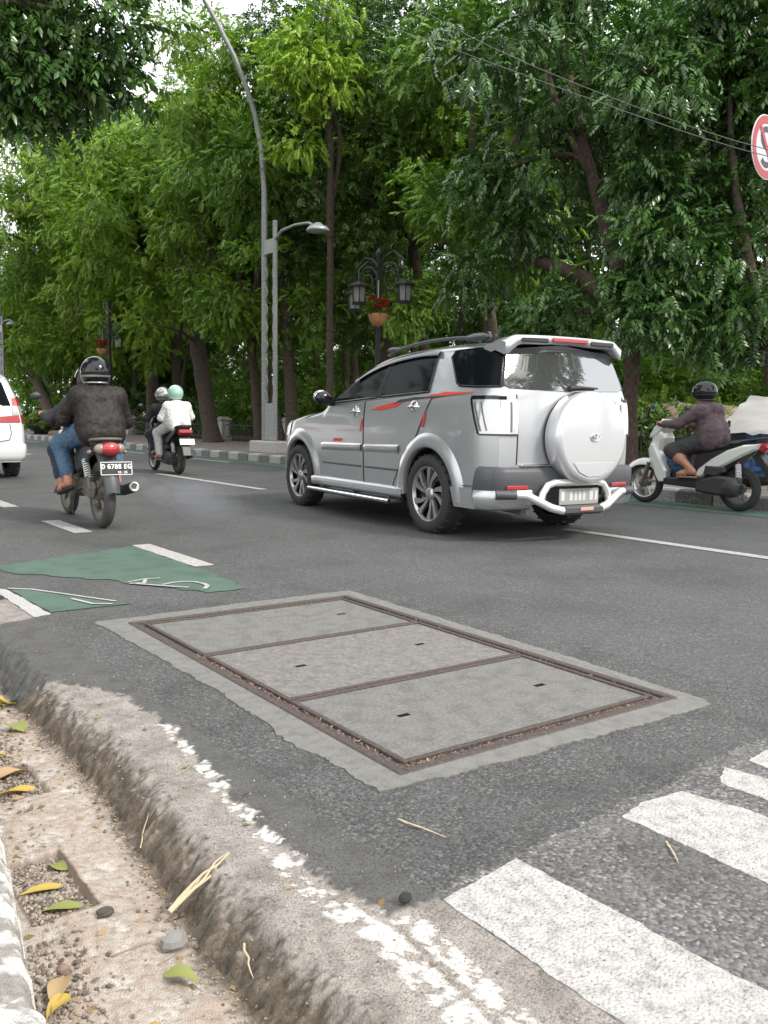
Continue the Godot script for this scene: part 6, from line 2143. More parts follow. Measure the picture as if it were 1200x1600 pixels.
# clumps: [centre, radii, sprays]; leaves gather in tufts round twig ends, denser outside
func foliage(parent: Node3D, called: String, clumps: Array, kind: int, size: float, m: Material, c0: Color, c1: Color, hang: float, flecks := 0.0) -> void:
	var T := []
	for c in clumps:
		var left: int = c[2]
		while left > 0:
			var d := Vector3(rng.randfn(), rng.randfn(), rng.randfn()).normalized()
			var tw: Vector3 = c[0] + d * c[1] * pow(rng.randf(), 0.42)
			var tone := rng.randf()
			for k in mini(left, rng.randi_range(7, 14)):
				var p := tw + Vector3(rng.randfn(), rng.randfn() * 0.8, rng.randfn()) * 0.2 * size
				var out := (d + Vector3(rng.randfn(), rng.randfn(), rng.randfn()) * 0.55 + Vector3(0, -hang, 0)).normalized()
				if absf(out.y) > 0.97: out = (out + Vector3(0.3, 0, 0.2)).normalized()
				var b := Basis.looking_at(out, (Vector3.UP + Vector3(rng.randfn(), 0, rng.randfn()) * 0.35).normalized())
				var s := size * rng.randf_range(0.75, 1.25)
				var col := c0.lerp(c1, clampf(tone * 0.7 + rng.randf() * 0.4 - 0.05, 0, 1))
				if rng.randf() < flecks: col = Color(0.2, 0.19, 0.03)
				T.append([Transform3D(b.scaled(Vector3.ONE * s), p), col])
			left -= 11
	var per: int = sprays[kind].size()
	for v in per:
		var mm := MultiMesh.new()
		mm.transform_format = MultiMesh.TRANSFORM_3D
		mm.use_colors = true
		mm.mesh = sprays[kind][v]
		var n := 0
		mm.instance_count = (T.size() - v + per - 1) / per
		for i in range(v, T.size(), per):
			mm.set_instance_transform(n, T[i][0])
			mm.set_instance_color(n, T[i][1])
			n += 1
		var o := MultiMeshInstance3D.new()
		o.multimesh = mm
		o.material_override = m
		o.name = called
		o.set_meta("kind", "stuff")
		parent.add_child(o, true)

func clumped(centre: Vector3, radii: Vector3, n: int, r: float, count: int) -> Array:
	var o := []
	for i in n:
		var d := Vector3(rng.randfn(), rng.randfn(), rng.randfn()).normalized()
		o.append([centre + d * radii * pow(rng.randf(), 0.5), Vector3(r, r * 0.75, r) * rng.randf_range(0.75, 1.3), int(count / float(n))])
	return o

func smooth_path(p: Array) -> Array:   # [x, y, z, r] -> denser, rounded path
	var pts := []
	var rad := []
	for i in p.size() - 1:
		var a: Array = p[maxi(i - 1, 0)]
		var b: Array = p[i]
		var c: Array = p[i + 1]
		var d: Array = p[mini(i + 2, p.size() - 1)]
		for k in 5:
			var t := k / 5.0
			var q := []
			for j in 4: q.append(0.5 * (2.0 * b[j] + (c[j] - a[j]) * t + (2.0 * a[j] - 5.0 * b[j] + 4.0 * c[j] - d[j]) * t * t + (3.0 * b[j] - a[j] - 3.0 * c[j] + d[j]) * t * t * t))
			pts.append(Vector3(q[0], q[1], q[2]))
			rad.append(q[3])
	var e: Array = p[-1]
	pts.append(Vector3(e[0], e[1], e[2])); rad.append(e[3])
	return [pts, rad]

func bark_tube(called: String, p: Array, m: Material, parent: Node3D, flare := false) -> Array:
	var sp := smooth_path(p)
	if flare:
		sp[1][0] *= 1.45
		sp[1][1] *= 1.15
		sp[0][0].y = minf(sp[0][0].y, 0.1)
	wob.frequency = 1.0
	for i in sp[0].size():
		sp[1][i] *= 1.0 + 0.12 * wob.get_noise_1d(sp[0][i].y * 25.0 + sp[0][i].z * 9.0)
	var mb := Mb.new()
	mb.tube(sp[0], sp[1], 11)
	part(called, mb, m, parent)
	return sp[0]

# trunk in world coordinates; limbs reach from it to the clumps of the crown
func tree(label: String, trunk: Array, limbs: Array, bark: Material, clumps: Array, kind: int, size: float, lm: Material, c0: Color, c1: Color, hang := 0.35, flecks := 0.0) -> void:
	var t := thing("tree", label, "tree", Vector3.ZERO, 0.0, "")
	var base := Vector3(trunk[0][0], 0.0, trunk[0][2])
	t.position = base
	var off := func(p: Array) -> Array:
		var o := []
		for q in p: o.append([q[0] - base.x, q[1], q[2] - base.z, q[3]])
		return o
	var path: Array = bark_tube("trunk", off.call(trunk), bark, t, true)
	for l in limbs: bark_tube("limb", off.call(l), bark, t)
	var cl := []
	for i in clumps.size():
		var c: Array = clumps[i]
		var p: Vector3 = c[0] - base
		cl.append([p, c[1], c[2]])
		if i % 3 == 0 or i < 4:
			var at: Vector3 = path[int(path.size() * rng.randf_range(0.55, 0.97))]
			for k in 6:
				if at.y > p.y and at.y > 2.5: at = path[maxi(int(path.size() * 0.35), path.find(at) - 3)]
			var mid := at.lerp(p, 0.5) + Vector3(rng.randfn(), rng.randf_range(0.2, 0.8), rng.randfn()) * 0.25
			var r0 := 0.02 + 0.016 * at.distance_to(p)
			bark_tube("limb", [[at.x, at.y, at.z, r0], [mid.x, mid.y, mid.z, r0 * 0.65], [p.x, p.y, p.z, r0 * 0.2]], bark, t)
	foliage(t, "crown", cl, kind, size, lm, c0, c1, hang, flecks)

const DK0 := Color(0.022, 0.058, 0.012)
const DK1 := Color(0.095, 0.195, 0.044)
const MD0 := Color(0.045, 0.105, 0.014)
const MD1 := Color(0.185, 0.32, 0.036)
const LT0 := Color(0.1, 0.2, 0.02)
const LT1 := Color(0.3, 0.42, 0.05)

func build_trees() -> void:
	rng.seed = 4242
	sprays = [[spray(0, 1), spray(0, 2)], [spray(1, 3), spray(1, 4)], [spray(2, 5), spray(2, 6)]]
	# the leaning tree beside the scooter rider
	var cl := clumped(Vector3(11.5, 7.4, -10.4), Vector3(1.9, 2.4, 2.0), 15, 0.7, 2500)
	for q in [[11.0, 3.0, -8.45, 0.42, 260], [10.9, 2.5, -8.3, 0.36, 220], [11.0, 3.7, -8.35, 0.5, 280], [11.2, 4.7, -8.6, 0.45, 220], [11.0, 6.2, -8.7, 0.8, 520], [10.8, 5.6, -8.2, 0.6, 320], [11.3, 2.7, -10.7, 0.6, 260], [11.4, 2.3, -11.3, 0.45, 170],
		[11.5, 4.4, -11.9, 0.7, 260], [11.4, 5.4, -12.4, 0.7, 260], [11.4, 3.7, -12.7, 0.6, 200], [11.4, 6.4, -10.9, 0.7, 260]]:
		cl.append([Vector3(q[0], q[1], q[2]), Vector3(q[3], q[3] * 0.8, q[3]), q[4]])
	tree("leaning slender tree with dark glossy leaves behind the silver car's tailgate", [[11.6, 0.11, -9.15, 0.139], [11.6, 1.18, -9.22, 0.123], [11.6, 2.2, -9.22, 0.122], [11.6, 3.43, -9.57, 0.123], [11.6, 4.61, -10.02, 0.105], [11.6, 5.83, -10.49, 0.09], [11.6, 7.05, -10.82, 0.075], [11.6, 8.62, -10.94, 0.053]],
		[[[11.6, 2.7, -9.35, 0.13], [11.7, 3.46, -10.54, 0.12], [11.7, 3.92, -11.61, 0.092], [11.7, 4.82, -12.3, 0.059]]], M.bark_red, cl, 0, 1.0, M.leaf_dark, DK0, DK1, 0.5)
	cl = clumped(Vector3(12.6, 5.4, -7.6), Vector3(1.6, 2.0, 1.5), 12, 0.65, 2300)
	for q in [[12.3, 2.7, -7.7, 0.7, 420], [12.1, 3.4, -8.2, 0.7, 460], [12.4, 4.4, -8.6, 0.8, 500], [12.2, 2.5, -8.5, 0.45, 240], [12.0, 6.8, -8.4, 1.0, 560]]: cl.append([Vector3(q[0], q[1], q[2]), Vector3(q[3], q[3] * 0.8, q[3]), q[4]])
	tree("dark tree leaning in behind the round red and white sign", [[12.9, 0.1, -6.9, 0.14], [12.5, 1.39, -7.24, 0.123], [12.5, 2.34, -7.51, 0.124], [12.5, 2.83, -7.74, 0.097], [12.5, 3.57, -8.38, 0.07]], [], M.bark, cl, 0, 1.0, M.leaf_dark, DK0, DK1, 0.45)
	# trunks on the sidewalk, left of the car
	var A := [
		["thick forked tree on the sidewalk left of the double lamp pole", [[13.0, 0.04, -27.55, 0.28], [13.0, 2.08, -28.26, 0.262], [13.0, 3.85, -28.9, 0.265], [13.0, 5.69, -29.93, 0.248], [13.0, 7.19, -31.19, 0.185], [13.0, 9.64, -33.38, 0.145]], [[[13.0, 3.85, -28.9, 0.199], [13.0, 5.05, -28.0, 0.172], [13.0, 6.33, -28.17, 0.107], [12.6, 8.5, -27.6, 0.07]]], Vector3(12.6, 8.8, -29.5), Vector3(3.6, 4.2, 4.0), 26, 6400, 3],
		["slim straight tree right behind the double lamp pole", [[12.6, 0.17, -23.54, 0.133], [12.6, 1.97, -23.81, 0.124], [12.6, 3.49, -24.05, 0.115], [12.6, 6.19, -24.72, 0.087]], [], Vector3(12.2, 9.0, -24.6), Vector3(2.6, 4.2, 2.6), 18, 4200, 3],
		["reddish tree behind the silver car's bonnet", [[13.0, 0.3, -22.24, 0.185], [13.0, 2.31, -22.46, 0.166], [13.0, 3.96, -22.65, 0.147], [13.0, 5.99, -23.06, 0.102], [13.0, 8.5, -23.2, 0.07]], [], Vector3(12.6, 8.4, -21.8), Vector3(2.8, 3.6, 2.6), 18, 4200, 1],
		["thin crooked tree leaning beside the reddish trunk", [[13.2, 0.27, -23.26, 0.115], [13.2, 1.6, -23.73, 0.097], [13.2, 2.77, -24.24, 0.078], [13.2, 4.34, -24.64, 0.069], [13.2, 6.5, -24.9, 0.04]], [], Vector3(13.0, 6.6, -25.6), Vector3(1.6, 2.0, 1.6), 8, 2200, 1],
		["straight yellowish tree behind the silver car's windscreen", [[16.0, 0.25, -23.42, 0.133], [16.0, 2.88, -23.57, 0.122], [16.0, 4.69, -23.78, 0.112], [16.0, 7.51, -24.11, 0.081]], [], Vector3(16, 9.2, -24), Vector3(2.6, 3.2, 2.6), 14, 3600, 1],
		["stout dark tree behind the lamp post with the flower basket", [[15.0, 0.34, -20.16, 0.235], [15.0, 3.05, -20.59, 0.218], [15.0, 5.22, -20.94, 0.218], [15.0, 7.09, -21.54, 0.221], [15.0, 9.48, -22.64, 0.132]], [[[15, 6.2, -21.2, 0.14], [14.6, 7.6, -20.2, 0.1], [14.2, 9.2, -19.4, 0.06]]], Vector3(14.0, 9.0, -20.0), Vector3(3.0, 3.6, 3.2), 22, 4800, 2],
		["tall dark tree above the silver car's roof rail", [[15.5, 0.37, -19.17, 0.16], [15.5, 2.65, -19.35, 0.159], [15.5, 5.13, -19.81, 0.16], [15.5, 6.95, -20.38, 0.135], [15.5, 9.2, -21.09, 0.091]], [], Vector3(14.6, 8.2, -17.0), Vector3(2.6, 3.2, 3.0), 20, 4200, 1],
		["dark upright tree behind the scooter passenger in white", [[14.0, 0.0, -35.48, 0.266], [14.0, 2.28, -35.39, 0.237], [14.0, 4.36, -35.44, 0.21], [14.0, 7.52, -36.07, 0.158]], [], Vector3(13.2, 9.2, -35.5), Vector3(3.4, 4.6, 3.6), 22, 6600, 3],
		["slender dark tree between the two riders and the forked tree", [[13.5, 0.03, -31.67, 0.181], [13.5, 2.18, -31.72, 0.168], [13.5, 4.09, -31.9, 0.144], [13.5, 7.07, -33.15, 0.11]], [], Vector3(12.6, 8.4, -33), Vector3(2.6, 4.4, 2.8), 18, 5200, 3],
		["broad leaning tree behind the white minivan", [[14.0, 0.0, -48.91, 0.34], [14.0, 2.68, -52.31, 0.3], [14.0, 5.84, -56.86, 0.26], [14.0, 9.45, -62.05, 0.248]], [], Vector3(13.0, 10, -52), Vector3(4.5, 6, 6), 26, 6800, 3],
		["big dark tree behind the motorcycle passenger's helmet", [[16.0, 0.0, -52.1, 0.33], [16.0, 2.74, -52.07, 0.3], [16.0, 6.42, -52.74, 0.25], [16.0, 12.03, -54.11, 0.224]], [], Vector3(15, 11.5, -47), Vector3(4.5, 6.5, 5), 24, 6200, 1],
		["pale-leaved tree over the sidewalk beyond the flower basket lamp", [[13.4, 0.0, -42.5, 0.26], [13.3, 3.0, -42.4, 0.23], [13.1, 6.5, -42.6, 0.18], [13, 10, -43, 0.1]], [], Vector3(12.4, 9.0, -41), Vector3(3.6, 5.0, 3.8), 22, 6200, 3],
		["dark tree over the middle of the sidewalk behind the silver car", [[13.6, 0.1, -14.4, 0.16], [13.6, 2.6, -14.6, 0.15], [13.5, 5.0, -15.0, 0.12], [13.4, 8.0, -15.3, 0.07]], [], Vector3(13.2, 7.2, -14.6), Vector3(2.2, 3.0, 2.4), 16, 3400, 1]]
	for a in A:
		var light: int = a[7]
		var lm: Material = [M.leaf_dark, M.leaf_mid, M.leaf_dark, M.leaf_light][light]
		var c0: Color = [DK0, MD0, DK0, MD0.lerp(LT0, 0.4)][light]  # last entry: sunlight on the left crowns painted in as paler leaf colours
		var c1: Color = [DK1, MD1, DK1.lerp(MD1, 0.4), MD1.lerp(LT1, 0.55)][light]
		var big: Vector3 = a[4]
		var ac := clumped(a[3], big, a[5], minf(big.x * 0.4, 1.4), int(a[6] * 1.35))
		for k in 6:   # leaves hanging low round the trunk
			var an := rng.randf() * TAU
			var rr := rng.randf_range(0.5, 1.9)
			ac.append([Vector3(a[3].x - 0.4 + cos(an) * rr * 0.7, rng.randf_range(3.4, 5.6), a[1][1][2] + sin(an) * rr), Vector3(0.65, 0.7, 0.65), 150])
		tree(a[0], a[1], a[2], M.bark_red if light == 2 or a[0].begins_with("slim") else M.bark, ac, 0 if light != 2 else 1, 0.92 if a[3].z > -30 else 1.15, lm, c0, c1, 0.35, 0.01 if light == 3 else 0.002)
	# light sprouting branches high over the road in the middle
	tree("tree with fresh yellow green shoots over the curved lamp arm", [[12.2, 0.1, -19.0, 0.1], [12.1, 3.0, -18.9, 0.09], [11.9, 6.0, -18.6, 0.07], [11.6, 9.5, -18.2, 0.05]], [], M.bark, clumped(Vector3(10.9, 9.2, -18.3), Vector3(0.8, 1.9, 1.2), 11, 0.5, 1700), 0, 0.85, M.leaf_light, MD1, LT1, 0.25, 0.02)
	# trees deeper in the park
	var n := 0
	for row in [[19.5, 5.2, 8, 1.5], [26.0, 6.5, 9, 1.9], [35.0, 8.0, 10, 2.4]]:
		var z: float = -row[0] * 0.52
		while z > -row[0] * 4.0 - 6.0:
			var x: float = row[0] + rng.randf_range(-1.6, 1.6)
			var zz := z + rng.randf_range(-1.2, 1.2)
			var h: float = rng.randf_range(8.5, 11.0) + (row[0] - 19.0) * 0.22
			var lt := rng.randf()
			var r0 := rng.randf_range(0.07, 0.16)
			var place: String = ["just behind the fence", "in the middle of the park", "at the back of the park"][[19.5, 26.0, 35.0].find(row[0])]
			var lab := "%s %s tree %s" % [["pale green", "dark green", "mid green"][0 if lt > 0.72 else (1 if lt < 0.4 else 2)], "thick-trunked" if r0 > 0.12 else "thin-trunked", place]
			var t0 := [[x, 0.0, zz, r0], [x + rng.randf_range(-0.3, 0.3), h * 0.35, zz + rng.randf_range(-0.4, 0.4), r0 * 0.85], [x + rng.randf_range(-0.6, 0.6), h * 0.8, zz + rng.randf_range(-0.8, 0.8), r0 * 0.5], [x, h * 1.15, zz, r0 * 0.2]]
			var rr: float = row[1] * rng.randf_range(0.55, 0.72)
			var lmat: Material = M.leaf_light if lt > 0.72 else (M.leaf_dark if lt < 0.4 else M.leaf_mid)
			var cc0 := MD0.lerp(LT0, 0.5) if lt > 0.72 else (DK0 if lt < 0.4 else MD0)
			var cc1 := LT1 if lt > 0.72 else (DK1 if lt < 0.4 else MD1)
			tree(lab, t0, [], M.bark, clumped(Vector3(x, h, zz), Vector3(rr, h * 0.45, rr), row[2] + 6, rr * 0.4, 1900), rng.randi_range(0, 1), row[3], lmat, cc0, cc1, 0.35)
			get_child(get_child_count() - 1).set_meta("group", "trees of the park " + place)
			n += 1
			z -= row[1] * rng.randf_range(0.75, 1.0)
	# undergrowth behind the fence
	var S := [ # x, z, rx, height, tone, label
		[17.0, -26.0, 1.2, 1.9, 1, "mid green bush behind the fence and the reddish tree"], [18.5, -30.5, 1.5, 2.4, 3, "fine-leaved bush behind the fence beside the forked tree"], [19.0, -38.0, 2.2, 3.6, 3, "tall green bush beyond the scooter passenger"],
		[24.0, -58.0, 3.0, 6.0, 3, "tall green thicket between the riders"], [18.0, -44.0, 1.7, 2.2, 0, "dark bush left of the scooter riders"], [17.5, -21.5, 1.2, 2.2, 1, "bush behind the fence at the car's windscreen"], [20.5, -26.5, 1.8, 3.0, 3, "fine-leaved green bush deep behind the reddish tree"],
		[18.5, -17.2, 1.4, 2.4, 1, "bush behind the fence over the silver car's roof"], [19.5, -16.2, 1.6, 3.6, 3, "green fine-leaved bush right of the silver car's rear window"], [18.6, -13.6, 1.5, 2.5, 3, "green fine-leaved bush behind the leaning slender tree"], [19.2, -11.6, 1.6, 2.8, 3, "green fine-leaved bush above the scooter rider's helmet"],
		[18.8, -9.8, 1.4, 2.5, 3, "green fine-leaved bush above the white tarpaulin"], [21.5, -14.0, 2.2, 4.0, 1, "large mid green bush behind the fine-leaved bushes"], [22.0, -10.5, 2.2, 4.2, 1, "large mid green bush behind the white tarpaulin"], [16.2, -12.6, 0.55, 0.95, 0, "low dark hedge bush right of the leaning slender tree"],
		[15.3, -10.6, 0.5, 1.5, 4, "sparse twiggy shrub in front of the tan mound"], [15.2, -9.3, 0.45, 1.3, 4, "sparse twiggy shrub beside the white tarpaulin"], [15.4, -12.0, 0.5, 1.6, 4, "sparse twiggy shrub right of the leaning tree"],
		[15.8, -11.4, 0.6, 0.9, 0, "low dark hedge bush in front of the tan mound"], [24.5, -33.0, 2.4, 4.2, 1, "mid green thicket far behind the reddish tree"], [26.0, -44.0, 2.8, 5.0, 3, "fine-leaved thicket behind the forked tree"], [29.0, -26.0, 3.0, 5.5, 1, "mid green thicket behind the lamp with the flower basket"],
		[22.5, -22.5, 1.8, 3.4, 3, "fine-leaved thicket between the trunks over the silver car"], [29.0, -70.0, 4.0, 6.5, 0, "dark thicket behind the white minivan"], [31.0, -19.0, 3.2, 5.0, 3, "fine-leaved thicket deep in the park behind the car"]]
	for s in S:
		var t := thing("bush", s[5], "bush", Vector3(s[0], 0.12, s[1]), 0.0, "bushes behind the fence")
		for k in (9 if s[4] == 4 else 4):
			var a := rng.randf() * TAU
			var mb := Mb.new()
			mb.tube([Vector3(0, 0, 0), Vector3(cos(a) * 0.15, s[3] * 0.4, sin(a) * 0.15), Vector3(cos(a) * s[2] * 0.5, s[3] * 0.8, sin(a) * s[2] * 0.5)], [0.035, 0.025, 0.01], 6)
			part("stem", mb, M.bark, t)
		var tone: int = s[4]
		foliage(t, "leaves", clumped(Vector3(0, s[3] * 0.52, 0), Vector3(s[2], s[3] * 0.42, s[2]), 11, s[2] * 0.45, int((850 if tone < 4 else 220) * s[2])), 2 if tone >= 3 else 1, 1.0 + s[2] * 0.22, [M.leaf_dark, M.leaf_mid, M.leaf_mid, M.leaf_mid, M.leaf_mid][tone], [DK0, MD0, MD0, MD0, MD0][tone], [DK1, MD1, MD1, MD1, MD1][tone], 0.1)
	# tall trees along the near pavement down the street: the car's flank and side glass mirror them
	for k in 7:
		var x := -4.8 + rng.randf_range(-0.4, 0.4)
		var z := -13.0 - k * 5.0
		tree("tall dark tree in the row along the near pavement", [[x, 0, z, 0.22], [x, 4, z, 0.18], [x + 0.2, 8, z, 0.12], [x, 12, z, 0.05]], [], M.bark, clumped(Vector3(x, 6.6, z), Vector3(2.2, 5.6, 2.6), 20, 1.2, 2600), 1, 1.8, M.leaf_dark, DK0, DK1, 0.3)
		get_child(get_child_count() - 1).set_meta("group", "row of trees along the near pavement")
	# low plants covering the park floor
	var pl_ := Node3D.new()
	pl_.name = "ground_cover"
	add_child(pl_, true)
	tag(pl_, "low dark ground cover plants under the park trees", "plants")
	pl_.set_meta("kind", "stuff")
	var cov := []
	for i in 60: cov.append([Vector3(rng.randf_range(15.5, 40), 0.35, rng.randf_range(-80, -8)), Vector3(2.2, 0.35, 2.2), 60])
	foliage(pl_, "leaves", cov, 1, 1.5, M.leaf_dark, DK0, MD1, 0.0)
	var fw := Node3D.new()
	fw.name = "far_wood"
	add_child(fw, true)
	tag(fw, "far wall of trees and undergrowth closing the park behind all trunks", "wood")
	fw.set_meta("kind", "stuff")
	var fc := []
	for i in 150:
		var a := lerpf(0.2, 1.1, i / 149.0)   # along an arc deep in the park
		var d := lerpf(38.0, 62.0, rng.randf()) * lerpf(1.75, 1.0, clampf((a - 0.2) / 0.55, 0, 1))
		for k in 2: fc.append([Vector3(sin(a) * d, rng.randf_range(0.6, lerpf(9.0, 6.0, clampf((a - 0.6) * 2.5, 0, 1))), -cos(a) * d), Vector3(2.8, 1.9, 2.8), 150])
	foliage(fw, "leaves", fc, 1, 2.3, M.leaf_mid, MD0, MD1, 0.2)
	# near side: a branch hangs in at the upper left, its tree stands beside the near pavement
	cl = []
	for q in [[2.2, 4.75, -9.4, 0.55, 460], [2.55, 4.35, -9.1, 0.4, 340], [2.85, 4.25, -8.9, 0.3, 170], [3.05, 4.75, -8.75, 0.3, 120], [2.3, 4.05, -9.25, 0.3, 150], [1.7, 4.95, -9.6, 0.7, 340], [0.4, 5.8, -9.8, 1.0, 420], [2.6, 5.5, -9.2, 0.6, 240], [3.3, 5.3, -8.6, 0.35, 110], [-1.2, 6.9, -10.4, 2.0, 900], [-1.6, 7.9, -8.8, 1.8, 800],
		[1.6, 8.2, -9.0, 1.5, 800], [3.6, 8.4, -10.5, 1.4, 800], [2.4, 8.8, -12.6, 1.6, 800], [4.6, 8.8, -12.8, 1.3, 620], [0.6, 8.4, -11.5, 1.5, 700], [3.2, 9.2, -8.4, 1.2, 520]]: cl.append([Vector3(q[0], q[1], q[2]), Vector3(q[3], q[3] * 0.7, q[3]), q[4]])
	tree("near tree whose dark leafy branch hangs in over the road", [[-1.6, 0.0, -10.0, 0.25], [-1.6, 2.4, -10.0, 0.22], [-1.5, 4.4, -9.9, 0.18], [-1.3, 6.6, -9.7, 0.12]], [[[-1.5, 4.0, -9.9, 0.12], [0.2, 5.0, -9.6, 0.09], [1.8, 4.9, -9.3, 0.05], [3.0, 4.5, -8.8, 0.02]]], M.bark, cl, 0, 0.9, M.leaf_dark, DK0, DK1, 0.5)
	cl = clumped(Vector3(1.5, 12.4, -21.0), Vector3(3.6, 2.2, 4.0), 18, 1.3, 4200)
	tree("tall near tree further down whose crown arches high over the road", [[-2.2, 0.0, -21.0, 0.28], [-2.1, 4.0, -21.0, 0.24], [-1.4, 8.0, -21.0, 0.18], [0.6, 12.0, -21.0, 0.08]], [], M.bark, cl, 0, 1.3, M.leaf_mid, DK0, MD1, 0.4)
	# trees along the street behind the camera, mirrored in the car's rear window
	for q in [[-2.5, 5.5, "first"], [-3.0, 12.5, "second"], [12.6, 3.5, "first"], [12.8, 10.5, "second"], [12.6, 18.0, "third"]]:
		var x: float = q[0]
		var z: float = q[1]
		var side: String = "near pavement" if x < 0 else "far sidewalk"
		tree("%s street tree back along the %s behind the viewer" % [q[2], side], [[x, 0, z, 0.2], [x, 3, z + 0.1, 0.17], [x + 0.1, 6, z, 0.12], [x, 9, z, 0.05]], [], M.bark, clumped(Vector3(x, 7.5 if x < 0 else 9.6, z), Vector3(2.8, 2.6, 2.8), 14, 1.1, 2600), 0, 1.5, M.leaf_dark, DK0, DK1, 0.35)

# ---------------------------------------------------------------- street furniture
func build_street_light() -> void:
	var t := thing("street_light", "tall grey double-pole street light with a curved arm left of the silver car", "street light", Vector3(10.62, 0.13, -19.4), 0.0, "double-pole street lights")
	var base := Mb.new()
	base.box(Vector3(0.1, 0.13, 0.15), Vector3(0.7, 0.3, 1.35), 0.03)
	part("concrete_base", base, M.stone, t)
	var p := Mb.new()
	p.tube([Vector3(0.05, 0.2, -0.24), Vector3(0.05, 3.0, -0.24), Vector3(0.05, 6.3, -0.24), Vector3(-0.03, 7.3, -0.24), Vector3(-0.2, 8.05, -0.24), Vector3(-0.42, 8.6, -0.24), Vector3(-0.75, 9.25, -0.24), Vector3(-1.16, 9.85, -0.24), Vector3(-1.5, 10.3, -0.24), Vector3(-2.2, 10.9, -0.24), Vector3(-3.0, 11.2, -0.24)], [0.078, 0.075, 0.07, 0.066, 0.062, 0.058, 0.055, 0.052, 0.05, 0.046, 0.042], 12)
	part("main_pole", p, M.galv, t)
	var h := Mb.new()
	h.ell(Vector3(-3.35, 11.2, -0.24), Vector3(0.4, 0.09, 0.15), 16, 8)
	part("road_lamp_head", h, M.lamp_grey, t)
	var q := Mb.new()
	q.tube([Vector3(0, 0.2, 0.38), Vector3(0, 5.5, 0.38)], 0.058, 12)
	part("short_pole", q, M.galv, t)
	var a := Mb.new()
	a.tube([Vector3(0, 5.05, 0.38), Vector3(0, 5.22, 0.7), Vector3(0, 5.25, 1.3), Vector3(0, 5.2, 1.9), Vector3(0, 5.12, 2.1)], [0.04, 0.035, 0.032, 0.03, 0.03], 10)
	part("lamp_arm", a, M.galv, t)
	var l := Mb.new()
	l.lathe([Vector2(0.001, 0.14), Vector2(0.07, 0.13), Vector2(0.12, 0.08), Vector2(0.2, 0.05), Vector2(0.26, -0.02), Vector2(0.25, -0.06), Vector2(0.001, -0.09)], 20, Transform3D(Basis(), Vector3(0, 5.0, 2.3)))
	part("walk_lamp_head", l, M.lamp_grey, t)
	var pl2 := Mb.new()
	pl2.box(Vector3(0.02, 4.95, 0.07), Vector3(0.03, 0.34, 0.5), 0.006)
	pl2.box(Vector3(0.02, 0.75, 0.07), Vector3(0.03, 0.9, 0.5), 0.006)
	part("link_plate", pl2, M.galv, t)
	for k in 8:
		var y := 1.3 + k * 0.43
		var s := Mb.new()
		for e in [-1.0, 1.0]:
			var arc := []
			for i in 9:
				var an := lerpf(-1.2, 1.2, i / 8.0)
				arc.append(Vector3(0.03, y + sin(an) * 0.15, 0.07 + e * (0.26 - cos(an) * 0.13)))
			s.tube(arc, 0.02, 6)
		part("scroll", s, M.galv, t)
	var t2: Node3D = t.duplicate()
	t2.name = numbered("street_light")
	add_child(t2, true)
	t2.position += Vector3(0, 0, -26.6)
	t2.set_meta("label", "far double-pole street light whose small lamp shows above the white minivan")

func scroll_pts(c: Vector3, r: float, dirz: float, turns: float, shrink: float, a0: float) -> Array:
	var o := []
	for i in 33:
		var t := i / 32.0
		var a := a0 + dirz * TAU * turns * t
		o.append(c + Vector3(0, sin(a), cos(a)) * r * lerpf(1.0, shrink, t))
	return o

